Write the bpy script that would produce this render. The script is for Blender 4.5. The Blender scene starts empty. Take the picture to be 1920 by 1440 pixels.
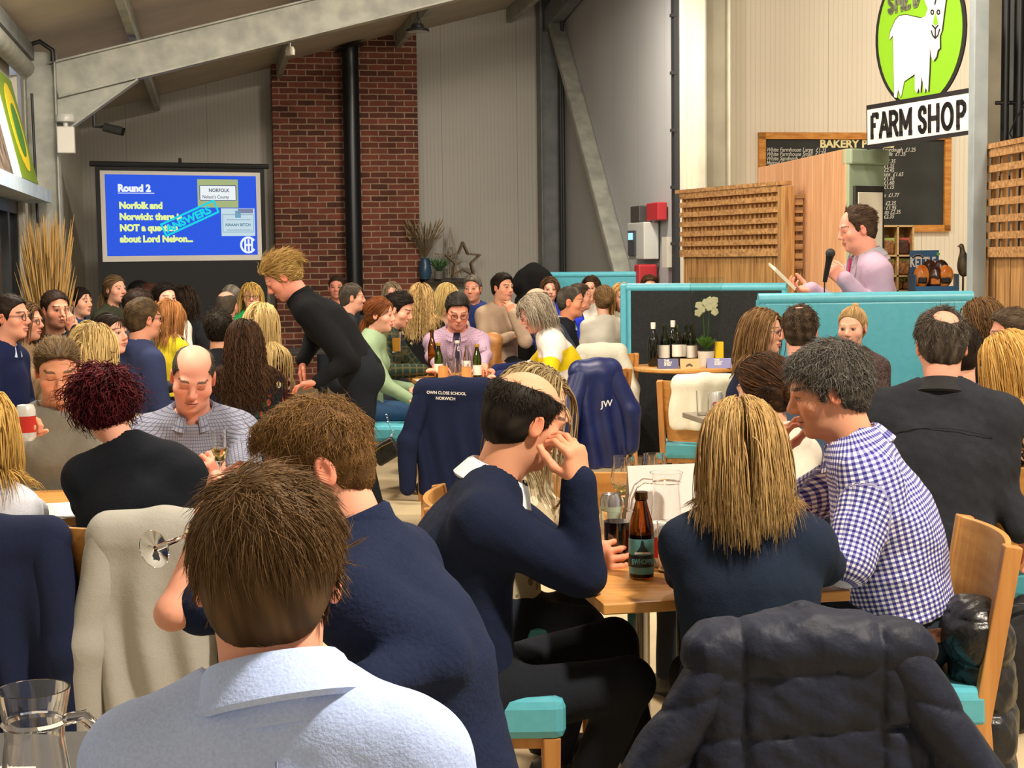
import bpy, bmesh, math, random
import numpy as np
from mathutils import Vector, Matrix
from mathutils.geometry import tessellate_polygon
random.seed(7); np.random.seed(7)
SC = bpy.context.scene
COL = SC.collection
def C(h, a=1.0):
    h = h.lstrip('#'); r = [int(h[i:i+2], 16)/255 for i in (0, 2, 4)]
    return tuple((c/12.92 if c <= .04045 else ((c+.055)/1.055)**2.4) for c in r) + (a,)
# ---------------------------------------------------------------- camera
FPX = 2884.0; CAMZ = 1.58
PITCH = math.atan(236/FPX); ROLL = 0.0125
FW = Vector((0, math.cos(PITCH), -math.sin(PITCH))); R0 = Vector((1, 0, 0)); U0 = Vector((0, math.sin(PITCH), math.cos(PITCH)))
RT = R0*math.cos(ROLL) - U0*math.sin(ROLL); UP = U0*math.cos(ROLL) + R0*math.sin(ROLL)
cam = bpy.data.cameras.new('camera'); cam.sensor_width = 36; cam.lens = FPX/1920*36; cam.clip_end = 200; cam.clip_start = .05
camo = bpy.data.objects.new('camera', cam); COL.objects.link(camo)
camo.matrix_world = Matrix(((RT.x, UP.x, -FW.x, 0), (RT.y, UP.y, -FW.y, 0), (RT.z, UP.z, -FW.z, CAMZ), (0, 0, 0, 1)))
SC.camera = camo
def ray(px, py): return FW + RT*((px-960)/FPX) + UP*((720-py)/FPX)
def P(px, py, Y):
    d = ray(px, py); t = Y/d.y; return Vector((d.x*t, Y, CAMZ+d.z*t))
def PZ(px, py, z):
    d = ray(px, py); t = (z-CAMZ)/d.z; return Vector((d.x*t, d.y*t, z))
# ---------------------------------------------------------------- world, lamps, exposure
SC.view_settings.view_transform = 'Standard'; SC.view_settings.look = 'None'
SC.view_settings.exposure = 0.0; SC.view_settings.gamma = 1.0; SC.view_settings.use_curve_mapping = False
w = bpy.data.worlds.new('world'); SC.world = w; w.use_nodes = True
bg = w.node_tree.nodes['Background']; bg.inputs[0].default_value = (1.0, .86, .68, 1); bg.inputs[1].default_value = .8
def area(name, loc, size, power, col, tgt=None, shape='DISK'):
    l = bpy.data.lights.new(name, 'AREA'); l.shape = shape; l.size = size; l.energy = power; l.color = col
    o = bpy.data.objects.new(name, l); COL.objects.link(o); o.location = loc
    d = (Vector(tgt)-Vector(loc)) if tgt else Vector((0, 0, -1))
    o.rotation_euler = d.to_track_quat('-Z', 'Y').to_euler(); return o
WARM = (1.0, .88, .73)
area('high_bay_and_fill_light', (1.7, 2.3, 4.05), .35, 300, WARM, (.4, 2.4, .6))
area('high_bay_and_fill_light', (3.6, 5.0, 4.65), .6, 180, WARM, (3.0, 9.6, 1.0))
area('high_bay_and_fill_light', (-.9, 9.6, 3.75), .5, 85, WARM, (2.3, 12.0, 1.4))  # unseen fill, added to brighten the pine cabinet and trellis
area('blue_ceiling_fill', (-4.0, 10.6, 2.5), .5, 95, (.42, .58, 1.0), (-3.0, 11.6, 4.2))  # added cool fill without a fitting, for the blue glow on roof and purlins
area('high_bay_and_fill_light', (-1.7, 5.6, 3.35), .5, 115, WARM, (-1.4, 6.4, .6))
area('high_bay_and_fill_light', (1.4, 9.0, 4.3), .6, 135, WARM, (.6, 10.4, .6))
area('high_bay_and_fill_light', (4.4, 11.4, 5.2), .7, 195, (1.0, .88, .72), (4.0, 14.5, 1.6))
area('high_bay_and_fill_light', (-2.4, 10.0, 3.4), .5, 105, WARM, (-2.4, 10.6, .6))
area('high_bay_and_fill_light', (.6, 14.2, 4.35), .6, 170, WARM, (.3, 14.8, .6))
def fill_point(loc, power):
    l = bpy.data.lights.new('ceiling_fill_light', 'POINT'); l.energy = power; l.color = WARM; l.shadow_soft_size = .15; o = bpy.data.objects.new('ceiling_fill_light', l); COL.objects.link(o); o.location = loc
fill_point((-2.6, 9.0, 2.75), 50); fill_point((1.0, 6.4, 3.6), 45)  # unseen point fills, added to wash the ceiling with warm light
# ---------------------------------------------------------------- materials
def nt(name):
    m = bpy.data.materials.new(name); m.use_nodes = True; t = m.node_tree
    return m, t, t.nodes['Principled BSDF']
def N(t, ty, **kw):
    n = t.nodes.new(ty)
    for k, v in kw.items():
        if k in n.inputs: n.inputs[k].default_value = v
        else: setattr(n, k, v)
    return n
def L(t, a, b): t.links.new(a, b)
MATS = {}
def flat(key, col, rough=.6, metal=0., spec=.5, emit=None, es=1., coat=0.):
    if key in MATS: return MATS[key]
    m, t, b = nt(key)
    b.inputs['Base Color'].default_value = C(col) if isinstance(col, str) else col
    b.inputs['Roughness'].default_value = rough; b.inputs['Metallic'].default_value = metal
    b.inputs['Specular IOR Level'].default_value = spec; b.inputs['Coat Weight'].default_value = coat
    if emit: b.inputs['Emission Color'].default_value = C(emit); b.inputs['Emission Strength'].default_value = es
    MATS[key] = m; return m
def noisy(key, c1, c2, scale=8, rough=.7, bump=.1, detail=4, metal=0., coord='Object', stretch=(1, 1, 1), bscale=None, spec=.4):
    if key in MATS: return MATS[key]
    m, t, b = nt(key); tc = N(t, 'ShaderNodeTexCoord'); mp = N(t, 'ShaderNodeMapping'); mp.inputs['Scale'].default_value = stretch
    L(t, tc.outputs[coord], mp.inputs[0]); n = N(t, 'ShaderNodeTexNoise', Scale=scale, Detail=detail); L(t, mp.outputs[0], n.inputs['Vector'])
    r = N(t, 'ShaderNodeValToRGB'); r.color_ramp.elements[0].color = C(c1); r.color_ramp.elements[1].color = C(c2)
    r.color_ramp.elements[0].position = .35; r.color_ramp.elements[1].position = .65
    L(t, n.outputs['Fac'], r.inputs[0]); L(t, r.outputs[0], b.inputs['Base Color'])
    b.inputs['Roughness'].default_value = rough; b.inputs['Metallic'].default_value = metal; b.inputs['Specular IOR Level'].default_value = spec
    if bump:
        n2 = n
        if bscale: n2 = N(t, 'ShaderNodeTexNoise', Scale=bscale, Detail=3); L(t, mp.outputs[0], n2.inputs['Vector'])
        bp = N(t, 'ShaderNodeBump', Strength=bump, Distance=.01); L(t, n2.outputs['Fac'], bp.inputs['Height']); L(t, bp.outputs[0], b.inputs['Normal'])
    MATS[key] = m; return m
def wood(key, c1, c2, axis='z', scale=3., rough=.55, knots=False):
    if key in MATS: return MATS[key]
    st = {'z': (14, 14, .8), 'x': (.8, 14, 14), 'y': (14, .8, 14)}[axis]
    return noisy(key, c1, c2, scale=scale, rough=rough, bump=.08, detail=6, stretch=st)
def cloth(key, col, col2=None, rough=.95, weave=260, bump=.25, fold=True, sheen=.0):
    if key in MATS: return MATS[key]
    m, t, b = nt(key); tc = N(t, 'ShaderNodeTexCoord')
    n = N(t, 'ShaderNodeTexNoise', Scale=weave, Detail=2); L(t, tc.outputs['Object'], n.inputs['Vector'])
    n2 = N(t, 'ShaderNodeTexNoise', Scale=9, Detail=3); L(t, tc.outputs['Object'], n2.inputs['Vector'])
    mx = N(t, 'ShaderNodeMix', data_type='RGBA'); L(t, n.outputs['Fac'], mx.inputs[0])
    ca = C(col); cb = C(col2) if col2 else tuple(min(1, c*1.5+.002) for c in ca[:3])+(1,)
    mx.inputs[6].default_value = ca; mx.inputs[7].default_value = cb; L(t, mx.outputs[2], b.inputs['Base Color'])
    b.inputs['Roughness'].default_value = rough; b.inputs['Specular IOR Level'].default_value = .2; b.inputs['Sheen Weight'].default_value = sheen
    bp = N(t, 'ShaderNodeBump', Strength=bump, Distance=.004); L(t, n.outputs['Fac'], bp.inputs['Height'])
    bp2 = N(t, 'ShaderNodeBump', Strength=.35 if fold else .0, Distance=.02); L(t, n2.outputs['Fac'], bp2.inputs['Height']); L(t, bp.outputs[0], bp2.inputs['Normal'])
    L(t, bp2.outputs[0], b.inputs['Normal']); MATS[key] = m; return m
def patmat(key, base, cols, kind, scale):
    """cloth with a repeated print read from the garment's own 'pat' coordinates (metres round and along the limb)"""
    if key in MATS: return MATS[key]
    m, t, b = nt(key); at = N(t, 'ShaderNodeAttribute', attribute_name='pat'); sp = N(t, 'ShaderNodeSeparateXYZ'); L(t, at.outputs['Vector'], sp.inputs[0])
    def M(op, a, bb=None):
        n = N(t, 'ShaderNodeMath', operation=op)
        for i, v in ((0, a), (1, bb)):
            if v is None: continue
            if isinstance(v, (int, float)): n.inputs[i].default_value = v
            else: L(t, v, n.inputs[i])
        return n.outputs[0]
    def mix(f, c1, c2):
        mx = N(t, 'ShaderNodeMix', data_type='RGBA'); L(t, f, mx.inputs[0])
        for i, c in ((6, c1), (7, c2)):
            if isinstance(c, str): mx.inputs[i].default_value = C(c)
            else: L(t, c, mx.inputs[i])
        return mx.outputs[2]
    if kind == 'gingham':
        a = M('GREATER_THAN', M('FRACT', M('MULTIPLY', sp.outputs[0], 1/scale)), .5); c = M('GREATER_THAN', M('FRACT', M('MULTIPLY', sp.outputs[1], 1/scale)), .5)
        f = M('MULTIPLY', M('ADD', a, c), .5)
        out = mix(M('GREATER_THAN', f, .75), mix(M('GREATER_THAN', f, .25), base, cols[0]), cols[1])
    elif kind == 'grid':
        a = M('LESS_THAN', M('FRACT', M('MULTIPLY', sp.outputs[0], 1/scale)), .22); c = M('LESS_THAN', M('FRACT', M('MULTIPLY', sp.outputs[1], 1/scale)), .22)
        out = mix(M('MAXIMUM', a, c), base, cols[0])
    elif kind == 'vor':
        tc = N(t, 'ShaderNodeTexCoord'); v = N(t, 'ShaderNodeTexVoronoi', Scale=1/scale); L(t, tc.outputs['Object'], v.inputs['Vector'])
        out = base
        for i, c in enumerate(cols):
            lo, hi = i/len(cols), (i+1)/len(cols)
            s2 = N(t, 'ShaderNodeSeparateColor'); L(t, v.outputs['Color'], s2.inputs[0])
            f = M('MULTIPLY', M('MULTIPLY', M('GREATER_THAN', s2.outputs[0], lo), M('LESS_THAN', s2.outputs[0], hi)), M('LESS_THAN', v.outputs['Distance'], .42))
            out = mix(f, out, c)
    elif kind == 'leopard':
        tc = N(t, 'ShaderNodeTexCoord'); v = N(t, 'ShaderNodeTexVoronoi', Scale=1/scale); n = N(t, 'ShaderNodeTexNoise', Scale=60.); L(t, tc.outputs['Object'], n.inputs['Vector'])
        ad = N(t, 'ShaderNodeVectorMath', operation='MULTIPLY_ADD'); L(t, n.outputs['Color'], ad.inputs[0]); ad.inputs[1].default_value = (.014,)*3; L(t, tc.outputs['Object'], ad.inputs[2]); L(t, ad.outputs[0], v.inputs['Vector'])
        d = v.outputs['Distance']
        out = mix(M('MULTIPLY', M('GREATER_THAN', d, .26), M('LESS_THAN', d, .5)), mix(M('LESS_THAN', d, .26), base, cols[0]), cols[1])
    elif kind == 'bands':
        out = base
        for (z0, z1, c) in cols: out = mix(M('MULTIPLY', M('GREATER_THAN', sp.outputs[1], z0), M('LESS_THAN', sp.outputs[1], z1)), out, c)
    L(t, out, b.inputs['Base Color']); b.inputs['Roughness'].default_value = .9; b.inputs['Specular IOR Level'].default_value = .2
    tc2 = N(t, 'ShaderNodeTexCoord'); n2 = N(t, 'ShaderNodeTexNoise', Scale=9., Detail=3.); L(t, tc2.outputs['Object'], n2.inputs['Vector'])
    bp2 = N(t, 'ShaderNodeBump', Strength=.35, Distance=.02); L(t, n2.outputs['Fac'], bp2.inputs['Height']); L(t, bp2.outputs[0], b.inputs['Normal'])
    MATS[key] = m; return m
def attrmat(key, rough, spec=.4, sss=0., bumpscale=0, bump=.1):
    if key in MATS: return MATS[key]
    m, t, b = nt(key); at = N(t, 'ShaderNodeAttribute', attribute_name='tone'); L(t, at.outputs['Color'], b.inputs['Base Color'])
    b.inputs['Roughness'].default_value = rough; b.inputs['Specular IOR Level'].default_value = spec
    if sss: b.inputs['Subsurface Weight'].default_value = sss; b.inputs['Subsurface Radius'].default_value = (1, .35, .2); b.inputs['Subsurface Scale'].default_value = .004
    if bumpscale:
        tc = N(t, 'ShaderNodeTexCoord'); n = N(t, 'ShaderNodeTexNoise', Scale=bumpscale, Detail=2); L(t, tc.outputs['Object'], n.inputs['Vector'])
        bp = N(t, 'ShaderNodeBump', Strength=bump, Distance=.002); L(t, n.outputs['Fac'], bp.inputs['Height']); L(t, bp.outputs[0], b.inputs['Normal'])
    MATS[key] = m; return m
def glassmat(key, col='#ffffff', rough=0., ior=1.45, trans=1.):
    if key in MATS: return MATS[key]
    m, t, b = nt(key); b.inputs['Base Color'].default_value = C(col); b.inputs['Roughness'].default_value = rough
    b.inputs['IOR'].default_value = ior; b.inputs['Transmission Weight'].default_value = trans; MATS[key] = m; return m
# ---------------------------------------------------------------- mesh builder
def mesh_from(name, V, F, cols=None, pat=None, smooth=True):
    V = np.asarray(V, dtype=np.float32).reshape(-1, 3)
    me = bpy.data.meshes.new(name)
    if isinstance(F, np.ndarray): F = [F]
    fl = []
    for f in F:
        if isinstance(f, np.ndarray):
            if len(f): fl.append((f.shape[1], f.astype(np.int32)))
        else: fl.append((len(f), np.asarray([f], dtype=np.int32)))
    nl = sum(n*len(f) for n, f in fl); nf = sum(len(f) for n, f in fl)
    me.vertices.add(len(V)); me.vertices.foreach_set('co', V.ravel())
    me.loops.add(nl); me.polygons.add(nf)
    if nf:
        me.loops.foreach_set('vertex_index', np.concatenate([f.ravel() for n, f in fl]))
        tot = np.concatenate([np.full(len(f), n, dtype=np.int32) for n, f in fl]); st = np.concatenate([[0], np.cumsum(tot)[:-1]]).astype(np.int32)
        me.polygons.foreach_set('loop_start', st); me.polygons.foreach_set('loop_total', tot)
        me.polygons.foreach_set('use_smooth', np.full(nf, smooth, dtype=bool))
    if cols is not None:
        a = me.attributes.new('tone', 'FLOAT_COLOR', 'POINT'); c4 = np.ones((len(V), 4), dtype=np.float32); c4[:, :3] = cols; a.data.foreach_set('color', c4.ravel())
    if pat is not None:
        a = me.attributes.new('pat', 'FLOAT_VECTOR', 'POINT'); p3 = np.zeros((len(V), 3), dtype=np.float32); p3[:, :pat.shape[1]] = pat; a.data.foreach_set('vector', p3.ravel())
    me.update(calc_edges=True); return me
def link(name, me, mat=None, parent=None, bevel=0., sub=0, weld=False):
    o = bpy.data.objects.new(name, me); COL.objects.link(o)
    if mat is not None:
        for m in (mat if isinstance(mat, (list, tuple)) else [mat]): me.materials.append(m)
    if parent is not None:
        o.parent = parent
        off = parent.location.copy() if parent.parent is None else Vector((0, 0, 0))
        o.matrix_parent_inverse = Matrix.Translation(-off)
    if bevel:
        md = o.modifiers.new('bevel', 'BEVEL'); md.width = bevel; md.segments = 2; md.limit_method = 'ANGLE'; md.angle_limit = math.radians(40)
    if sub:
        md = o.modifiers.new('sub', 'SUBSURF'); md.levels = sub; md.render_levels = sub
    return o
def tag(o, label=None, cat=None, group=None, kind=None):
    if label: o['label'] = label
    if cat: o['category'] = cat
    if group: o['group'] = group
    if kind: o['kind'] = kind
    return o
def thing(name, label, cat, loc=(0, 0, 0), group=None):
    o = bpy.data.objects.new(name, None); COL.objects.link(o); o.location = loc; o.empty_display_size = .1
    return tag(o, label, cat, group)
def dup(root, loc, label, rz=None, group=None):
    r = root.copy(); COL.objects.link(r); r.location = loc; r['label'] = label
    if rz is not None: r.rotation_euler = (0, 0, rz)
    if group: r['group'] = group
    for ch in list(root.children):
        c = ch.copy(); COL.objects.link(c); c.parent = r
        for g in ch.children:
            d = g.copy(); COL.objects.link(d); d.parent = c
    return r
def basis(d, hint=(0, 0, 1)):
    d = Vector(d).normalized(); h = Vector(hint)
    if abs(d.dot(h)) > .98: h = Vector((0, 1, 0))
    u = h.cross(d).normalized(); v = d.cross(u).normalized(); return u, v, d
class MB:
    def __init__(s): s.V = []; s.F = []
    def _add(s, vs, fs):
        b = len(s.V); s.V += [tuple(v) for v in vs]; s.F += [tuple(b+i for i in f) for f in fs]; return s
    def box(s, c, size, M=None, rz=0):
        c = Vector(c); R = M if M is not None else Matrix.Rotation(rz, 3, 'Z'); h = Vector(size)/2
        vs = [c + R @ Vector((x*h.x, y*h.y, z*h.z)) for x in (-1, 1) for y in (-1, 1) for z in (-1, 1)]
        return s._add(vs, [(0, 1, 3, 2), (4, 6, 7, 5), (0, 4, 5, 1), (2, 3, 7, 6), (0, 2, 6, 4), (1, 5, 7, 3)])
    def beam(s, a, b, wdt, hgt, up=(0, 0, 1)):
        a = Vector(a); b = Vector(b); d = (b-a).normalized(); u = Vector(up); r = d.cross(u).normalized(); u = r.cross(d)
        return s.box((a+b)/2, (wdt, (b-a).length, hgt), Matrix((r, d, u)).transposed())
    def tube(s, path, rad, n=10, caps=True):
        path = [Vector(p) for p in path]; m = len(path); rads = rad if isinstance(rad, (list, tuple)) else [rad]*m
        d0 = (path[1]-path[0]).normalized(); u, v, _ = basis(d0); vs = []
        for i, p in enumerate(path):
            d = (path[min(i+1, m-1)]-path[max(i-1, 0)]).normalized(); u = (u - d*u.dot(d)).normalized(); v = d.cross(u)
            vs += [p + (u*math.cos(2*math.pi*k/n) + v*math.sin(2*math.pi*k/n))*rads[i] for k in range(n)]
        fs = [(i*n+k, i*n+(k+1) % n, (i+1)*n+(k+1) % n, (i+1)*n+k) for i in range(m-1) for k in range(n)]
        if caps: fs += [tuple(reversed(range(n))), tuple((m-1)*n+k for k in range(n))]
        return s._add(vs, fs)
    def lathe(s, prof, o=(0, 0, 0), n=24, ax=(0, 0, 1), closed=False):
        o = Vector(o); u, v, d = basis(ax, (1, 0, 0) if abs(Vector(ax).normalized().x) < .9 else (0, 1, 0)); vs = []
        for r, h in prof:
            vs += [o + d*h + (u*math.cos(2*math.pi*k/n) + v*math.sin(2*math.pi*k/n))*max(r, 1e-5) for k in range(n)]
        m = len(prof); rng = m if closed else m-1
        return s._add(vs, [(i*n+k, i*n+(k+1) % n, ((i+1) % m)*n+(k+1) % n, ((i+1) % m)*n+k) for i in range(rng) for k in range(n)])
    def prism(s, poly, O, X, Y, th):
        """flat outline (x, y) pairs on the plane O + x X + y Y, thickened by th along X x Y"""
        O = Vector(O); X = Vector(X); Y = Vector(Y); Z = X.cross(Y).normalized()*th; n = len(poly)
        vs = [O + X*p[0] + Y*p[1] + Z for p in poly] + [O + X*p[0] + Y*p[1] for p in poly]
        tri = tessellate_polygon([[Vector((p[0], p[1], 0)) for p in poly]]); fs = []
        for a, b, c in tri:
            ar = (poly[b][0]-poly[a][0])*(poly[c][1]-poly[a][1]) - (poly[b][1]-poly[a][1])*(poly[c][0]-poly[a][0])
            t = (a, b, c) if ar > 0 else (a, c, b)
            fs += [t, tuple(n+i for i in reversed(t))]
        area_ = sum(poly[i][0]*poly[(i+1) % n][1]-poly[(i+1) % n][0]*poly[i][1] for i in range(n))
        for i in range(n):
            j = (i+1) % n; fs.append((i, n+i, n+j, j) if area_ > 0 else (j, n+j, n+i, i))
        return s._add(vs, fs)
    def stroke(s, pts, wd, O, X, Y, th, close=False):
        pts = [Vector((p[0], p[1])) for p in pts]
        if close: pts = pts + [pts[0]]
        for a, b in zip(pts[:-1], pts[1:]):
            d = (b-a)
            if d.length < 1e-6: continue
            d.normalize(); nrm = Vector((-d.y, d.x))*wd/2
            s.prism([tuple(a-nrm), tuple(b-nrm), tuple(b+nrm), tuple(a+nrm)], O, X, Y, th)
        for p in pts[1:-1]:
            s.prism([(p.x+wd/2*math.cos(k*math.pi/4), p.y+wd/2*math.sin(k*math.pi/4)) for k in range(8)], O, X, Y, th)
        return s
    def sphere(s, c, r, n=16, m=10, R=None):
        c = Vector(c); r = Vector(r) if not isinstance(r, (int, float)) else Vector((r, r, r)); vs = []
        for i in range(m+1):
            t = math.pi*i/m
            for k in range(n):
                v = Vector((r.x*math.sin(t)*math.cos(2*math.pi*k/n), r.y*math.sin(t)*math.sin(2*math.pi*k/n), r.z*math.cos(t)))
                vs.append(c + (R @ v if R is not None else v))
        return s._add(vs, [(i*n+k, (i+1)*n+k, (i+1)*n+(k+1) % n, i*n+(k+1) % n) for i in range(m) for k in range(n)])
    def build(s, name, mat, parent=None, bevel=0., smooth=False, sub=0):
        me = bpy.data.meshes.new(name); me.from_pydata(s.V, [], s.F); me.update()
        if smooth:
            me.polygons.foreach_set('use_smooth', np.full(len(me.polygons), True, dtype=bool))
            try: me.set_sharp_from_angle(angle=math.radians(50))
            except Exception: pass
        return link(name, me, mat, parent, bevel, sub)
def text(name, body, size, mat, O, X, Y, parent, sx=1., bold=0., th=.001, align='LEFT', shear=0., spacing=1., line=1.):
    cu = bpy.data.curves.new(name, 'FONT'); cu.body = body; cu.size = size; cu.extrude = th/2; cu.offset = bold; cu.align_x = align; cu.shear = shear
    cu.space_character = spacing; cu.space_line = line; cu.resolution_u = 3
    o = bpy.data.objects.new(name, cu); me = bpy.data.meshes.new_from_object(o); bpy.data.objects.remove(o); bpy.data.curves.remove(cu)
    X = Vector(X).normalized(); Y = Vector(Y).normalized(); Z = X.cross(Y); O = Vector(O)
    me.transform(Matrix(((X.x*sx, Y.x, Z.x, O.x), (X.y*sx, Y.y, Z.y, O.y), (X.z*sx, Y.z, Z.z, O.z), (0, 0, 0, 1))))
    me.materials.clear(); return link(name, me, mat, parent)
# ---------------------------------------------------------------- signed distance modelling (organic shapes)
def arr(v): return np.array(v, dtype=np.float64)
class SDF:
    def __init__(s): s.ops = []; s.lo = arr([1e9]*3); s.hi = arr([-1e9]*3)
    def _b(s, lo, hi, add):
        if add: s.lo = np.minimum(s.lo, lo); s.hi = np.maximum(s.hi, hi)
    def cap(s, a, b, ra, rb=None, k=.02, sub=False):
        a = arr(a); b = arr(b); rb = ra if rb is None else rb; R = max(ra, rb)
        lo = np.minimum(a, b)-R; hi = np.maximum(a, b)+R; s._b(lo, hi, not sub); ba = b-a; L2 = max(ba@ba, 1e-9)
        def f(p):
            t = np.clip(((p-a)@ba)/L2, 0, 1); q = p-a-t[..., None]*ba
            return np.sqrt((q*q).sum(-1)) - (ra+(rb-ra)*t)
        s.ops.append((f, lo, hi, k, sub)); return s
    def econe(s, a, b, u, ra, rb, k=.03, sub=False):
        """limb of elliptical section: radii (along u, across) at each end"""
        a = arr(a); b = arr(b); d = b-a; Ln = np.linalg.norm(d); d = d/Ln; u = arr(u); u = u-d*(u@d); u /= np.linalg.norm(u); v = np.cross(d, u)
        R = max(max(ra), max(rb)); lo = np.minimum(a, b)-R; hi = np.maximum(a, b)+R; s._b(lo, hi, not sub); ra = arr(ra); rb = arr(rb)
        def f(p):
            q = p-a; h = q@d; t = np.clip(h/Ln, 0, 1); ru = ra[0]+(rb[0]-ra[0])*t; rv = ra[1]+(rb[1]-ra[1])*t; m = np.minimum(ru, rv)
            e = (h-t*Ln)/m; return (np.sqrt(((q@u)/ru)**2+((q@v)/rv)**2+e*e)-1)*m
        s.ops.append((f, lo, hi, k, sub)); return s
    def ell(s, c, r, R=None, k=.02, sub=False):
        c = arr(c); r = arr(r); R = np.eye(3) if R is None else arr(R); m = r.max()
        lo = c-m; hi = c+m; s._b(lo, hi, not sub)
        def f(p):
            q = (p-c)@R; k0 = np.sqrt(((q/r)**2).sum(-1)); k1 = np.sqrt(((q/(r*r))**2).sum(-1))
            return k0*(k0-1)/np.maximum(k1, 1e-9)
        s.ops.append((f, lo, hi, k, sub)); return s
    def rbox(s, c, h, R=None, r=.01, k=.01, sub=False):
        c = arr(c); h = arr(h); R = np.eye(3) if R is None else arr(R); m = np.linalg.norm(h); lo = c-m; hi = c+m
        ext = np.abs(R)@h; s._b(c-ext, c+ext, not sub)
        def f(p):
            q = np.abs((p-c)@R)-(h-r); return np.sqrt((np.maximum(q, 0)**2).sum(-1))+np.minimum(q.max(-1), 0)-r
        s.ops.append((f, lo, hi, k, sub)); return s
    def val(s, p):
        D = np.full(p.shape[:-1], 1.0)
        for f, lo, hi, k, sub in s.ops: D = comb(D, f(p), k, sub)
        return D
    def mesh(s, h, post=None, maxcells=2600000):
        lo = s.lo-3*h-.012; n = np.ceil((s.hi+3*h+.012-lo)/h).astype(int)+1
        while n.prod() > maxcells: h *= 1.15; n = np.ceil((s.hi+3*h+.012-lo)/h).astype(int)+1
        ax = [lo[i]+h*np.arange(n[i]) for i in range(3)]; D = np.full(n, .3, dtype=np.float64)
        for f, l, u, k, sub in s.ops:
            mg = k+3*h+.012; i0 = np.maximum(np.floor((l-mg-lo)/h).astype(int), 0); i1 = np.minimum(np.ceil((u+mg-lo)/h).astype(int)+1, n)
            if (i1 <= i0).any(): continue
            sl = tuple(slice(a, b) for a, b in zip(i0, i1))
            G = np.stack(np.meshgrid(*[ax[i][i0[i]:i1[i]] for i in range(3)], indexing='ij'), -1)
            D[sl] = comb(D[sl], f(G), k, sub)
        if post is not None:
            near = np.abs(D) < .06; idx = np.nonzero(near); pts = np.stack([ax[i][idx[i]] for i in range(3)], -1); D[idx] = post(pts, D[idx])
        return nets(D, lo, h)
def comb(D, d, k, sub):
    if sub: d = -d; q = np.maximum(k-np.abs(D-d), 0)/k; return np.maximum(D, d)+q*q*k*.25
    q = np.maximum(k-np.abs(D-d), 0)/k; return np.minimum(D, d)-q*q*k*.25
CORN = [(i, j, k) for i in (0, 1) for j in (0, 1) for k in (0, 1)]
EDG = [(a, b) for a in CORN for b in CORN if sum(b)-sum(a) == 1 and all(y >= x for x, y in zip(a, b))]
def nets(D, org, h):
    S = D < 0; n = np.array(D.shape); cnt = np.zeros(n-1, dtype=np.int8)
    for c in CORN: cnt += S[c[0]:n[0]-1+c[0], c[1]:n[1]-1+c[1], c[2]:n[2]-1+c[2]]
    mixed = (cnt > 0) & (cnt < 8); ci = np.argwhere(mixed); idx = np.full(n-1, -1, dtype=np.int64); idx[mixed] = np.arange(len(ci))
    acc = np.zeros((len(ci), 3)); w_ = np.zeros(len(ci))
    cv = {c: D[ci[:, 0]+c[0], ci[:, 1]+c[1], ci[:, 2]+c[2]] for c in CORN}
    for a, b in EDG:
        va, vb = cv[a], cv[b]; m = (va < 0) != (vb < 0); t = va[m]/(va[m]-vb[m]); acc[m] += arr(a)+t[:, None]*(arr(b)-arr(a)); w_[m] += 1
    V = (ci+acc/np.maximum(w_, 1)[:, None])*h+org; Q = []
    for ax in range(3):
        o1, o2 = [(1, 2), (2, 0), (0, 1)][ax]
        sl0 = [slice(None)]*3; sl1 = [slice(None)]*3; sl0[ax] = slice(0, -1); sl1[ax] = slice(1, None)
        ch = S[tuple(sl0)] != S[tuple(sl1)]; e = np.argwhere(ch); e = e[(e[:, o1] > 0) & (e[:, o2] > 0) & (e[:, o1] < n[o1]-1) & (e[:, o2] < n[o2]-1)]
        if not len(e): continue
        def at(d1, d2):
            q = e.copy(); q[:, o1] += d1; q[:, o2] += d2; return idx[q[:, 0], q[:, 1], q[:, 2]]
        q = np.stack([at(-1, -1), at(0, -1), at(0, 0), at(-1, 0)], 1); ins = S[e[:, 0], e[:, 1], e[:, 2]]
        q[~ins] = q[~ins][:, ::-1]; Q.append(q)
    Q = np.concatenate(Q) if Q else np.zeros((0, 4), int); Q = Q[(Q >= 0).all(1)]
    return V, Q
def smoothV(V, Q, it=1, f=.5):
    for _ in range(it):
        A = np.zeros_like(V); c = np.zeros(len(V))
        for i in range(4):
            j = (i+1) % 4
            np.add.at(A, Q[:, i], V[Q[:, j]]); np.add.at(A, Q[:, j], V[Q[:, i]]); np.add.at(c, Q[:, i], 1); np.add.at(c, Q[:, j], 1)
        V = V+(A/np.maximum(c, 1)[:, None]-V)*f
    return V
def wob(p, s, seed=0):
    r = np.random.RandomState(seed); o = np.zeros(p.shape[:-1])
    for i in range(5):
        d = r.randn(3); d /= np.linalg.norm(d); o += np.sin((p@d)*s*(.7+.5*i)+r.rand()*6.28)/(1+.5*i)
    return o/2.5
def vnormals(V, Q):
    a = V[Q[:, 2]]-V[Q[:, 0]]; b = V[Q[:, 3]]-V[Q[:, 1]]; fn = np.cross(a, b); Nn = np.zeros_like(V)
    for i in range(4): np.add.at(Nn, Q[:, i], fn)
    return Nn/np.maximum(np.linalg.norm(Nn, axis=1), 1e-12)[:, None]
def merge(parts):
    """[(V, Q, cols)] -> one mesh's arrays"""
    V = []; Q = []; Cc = []; b = 0
    for v, q, c in parts:
        V.append(v); Q.append(q+b); Cc.append(np.broadcast_to(c, (len(v), 3))); b += len(v)
    return np.concatenate(V), np.concatenate(Q), np.concatenate(Cc)
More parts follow.
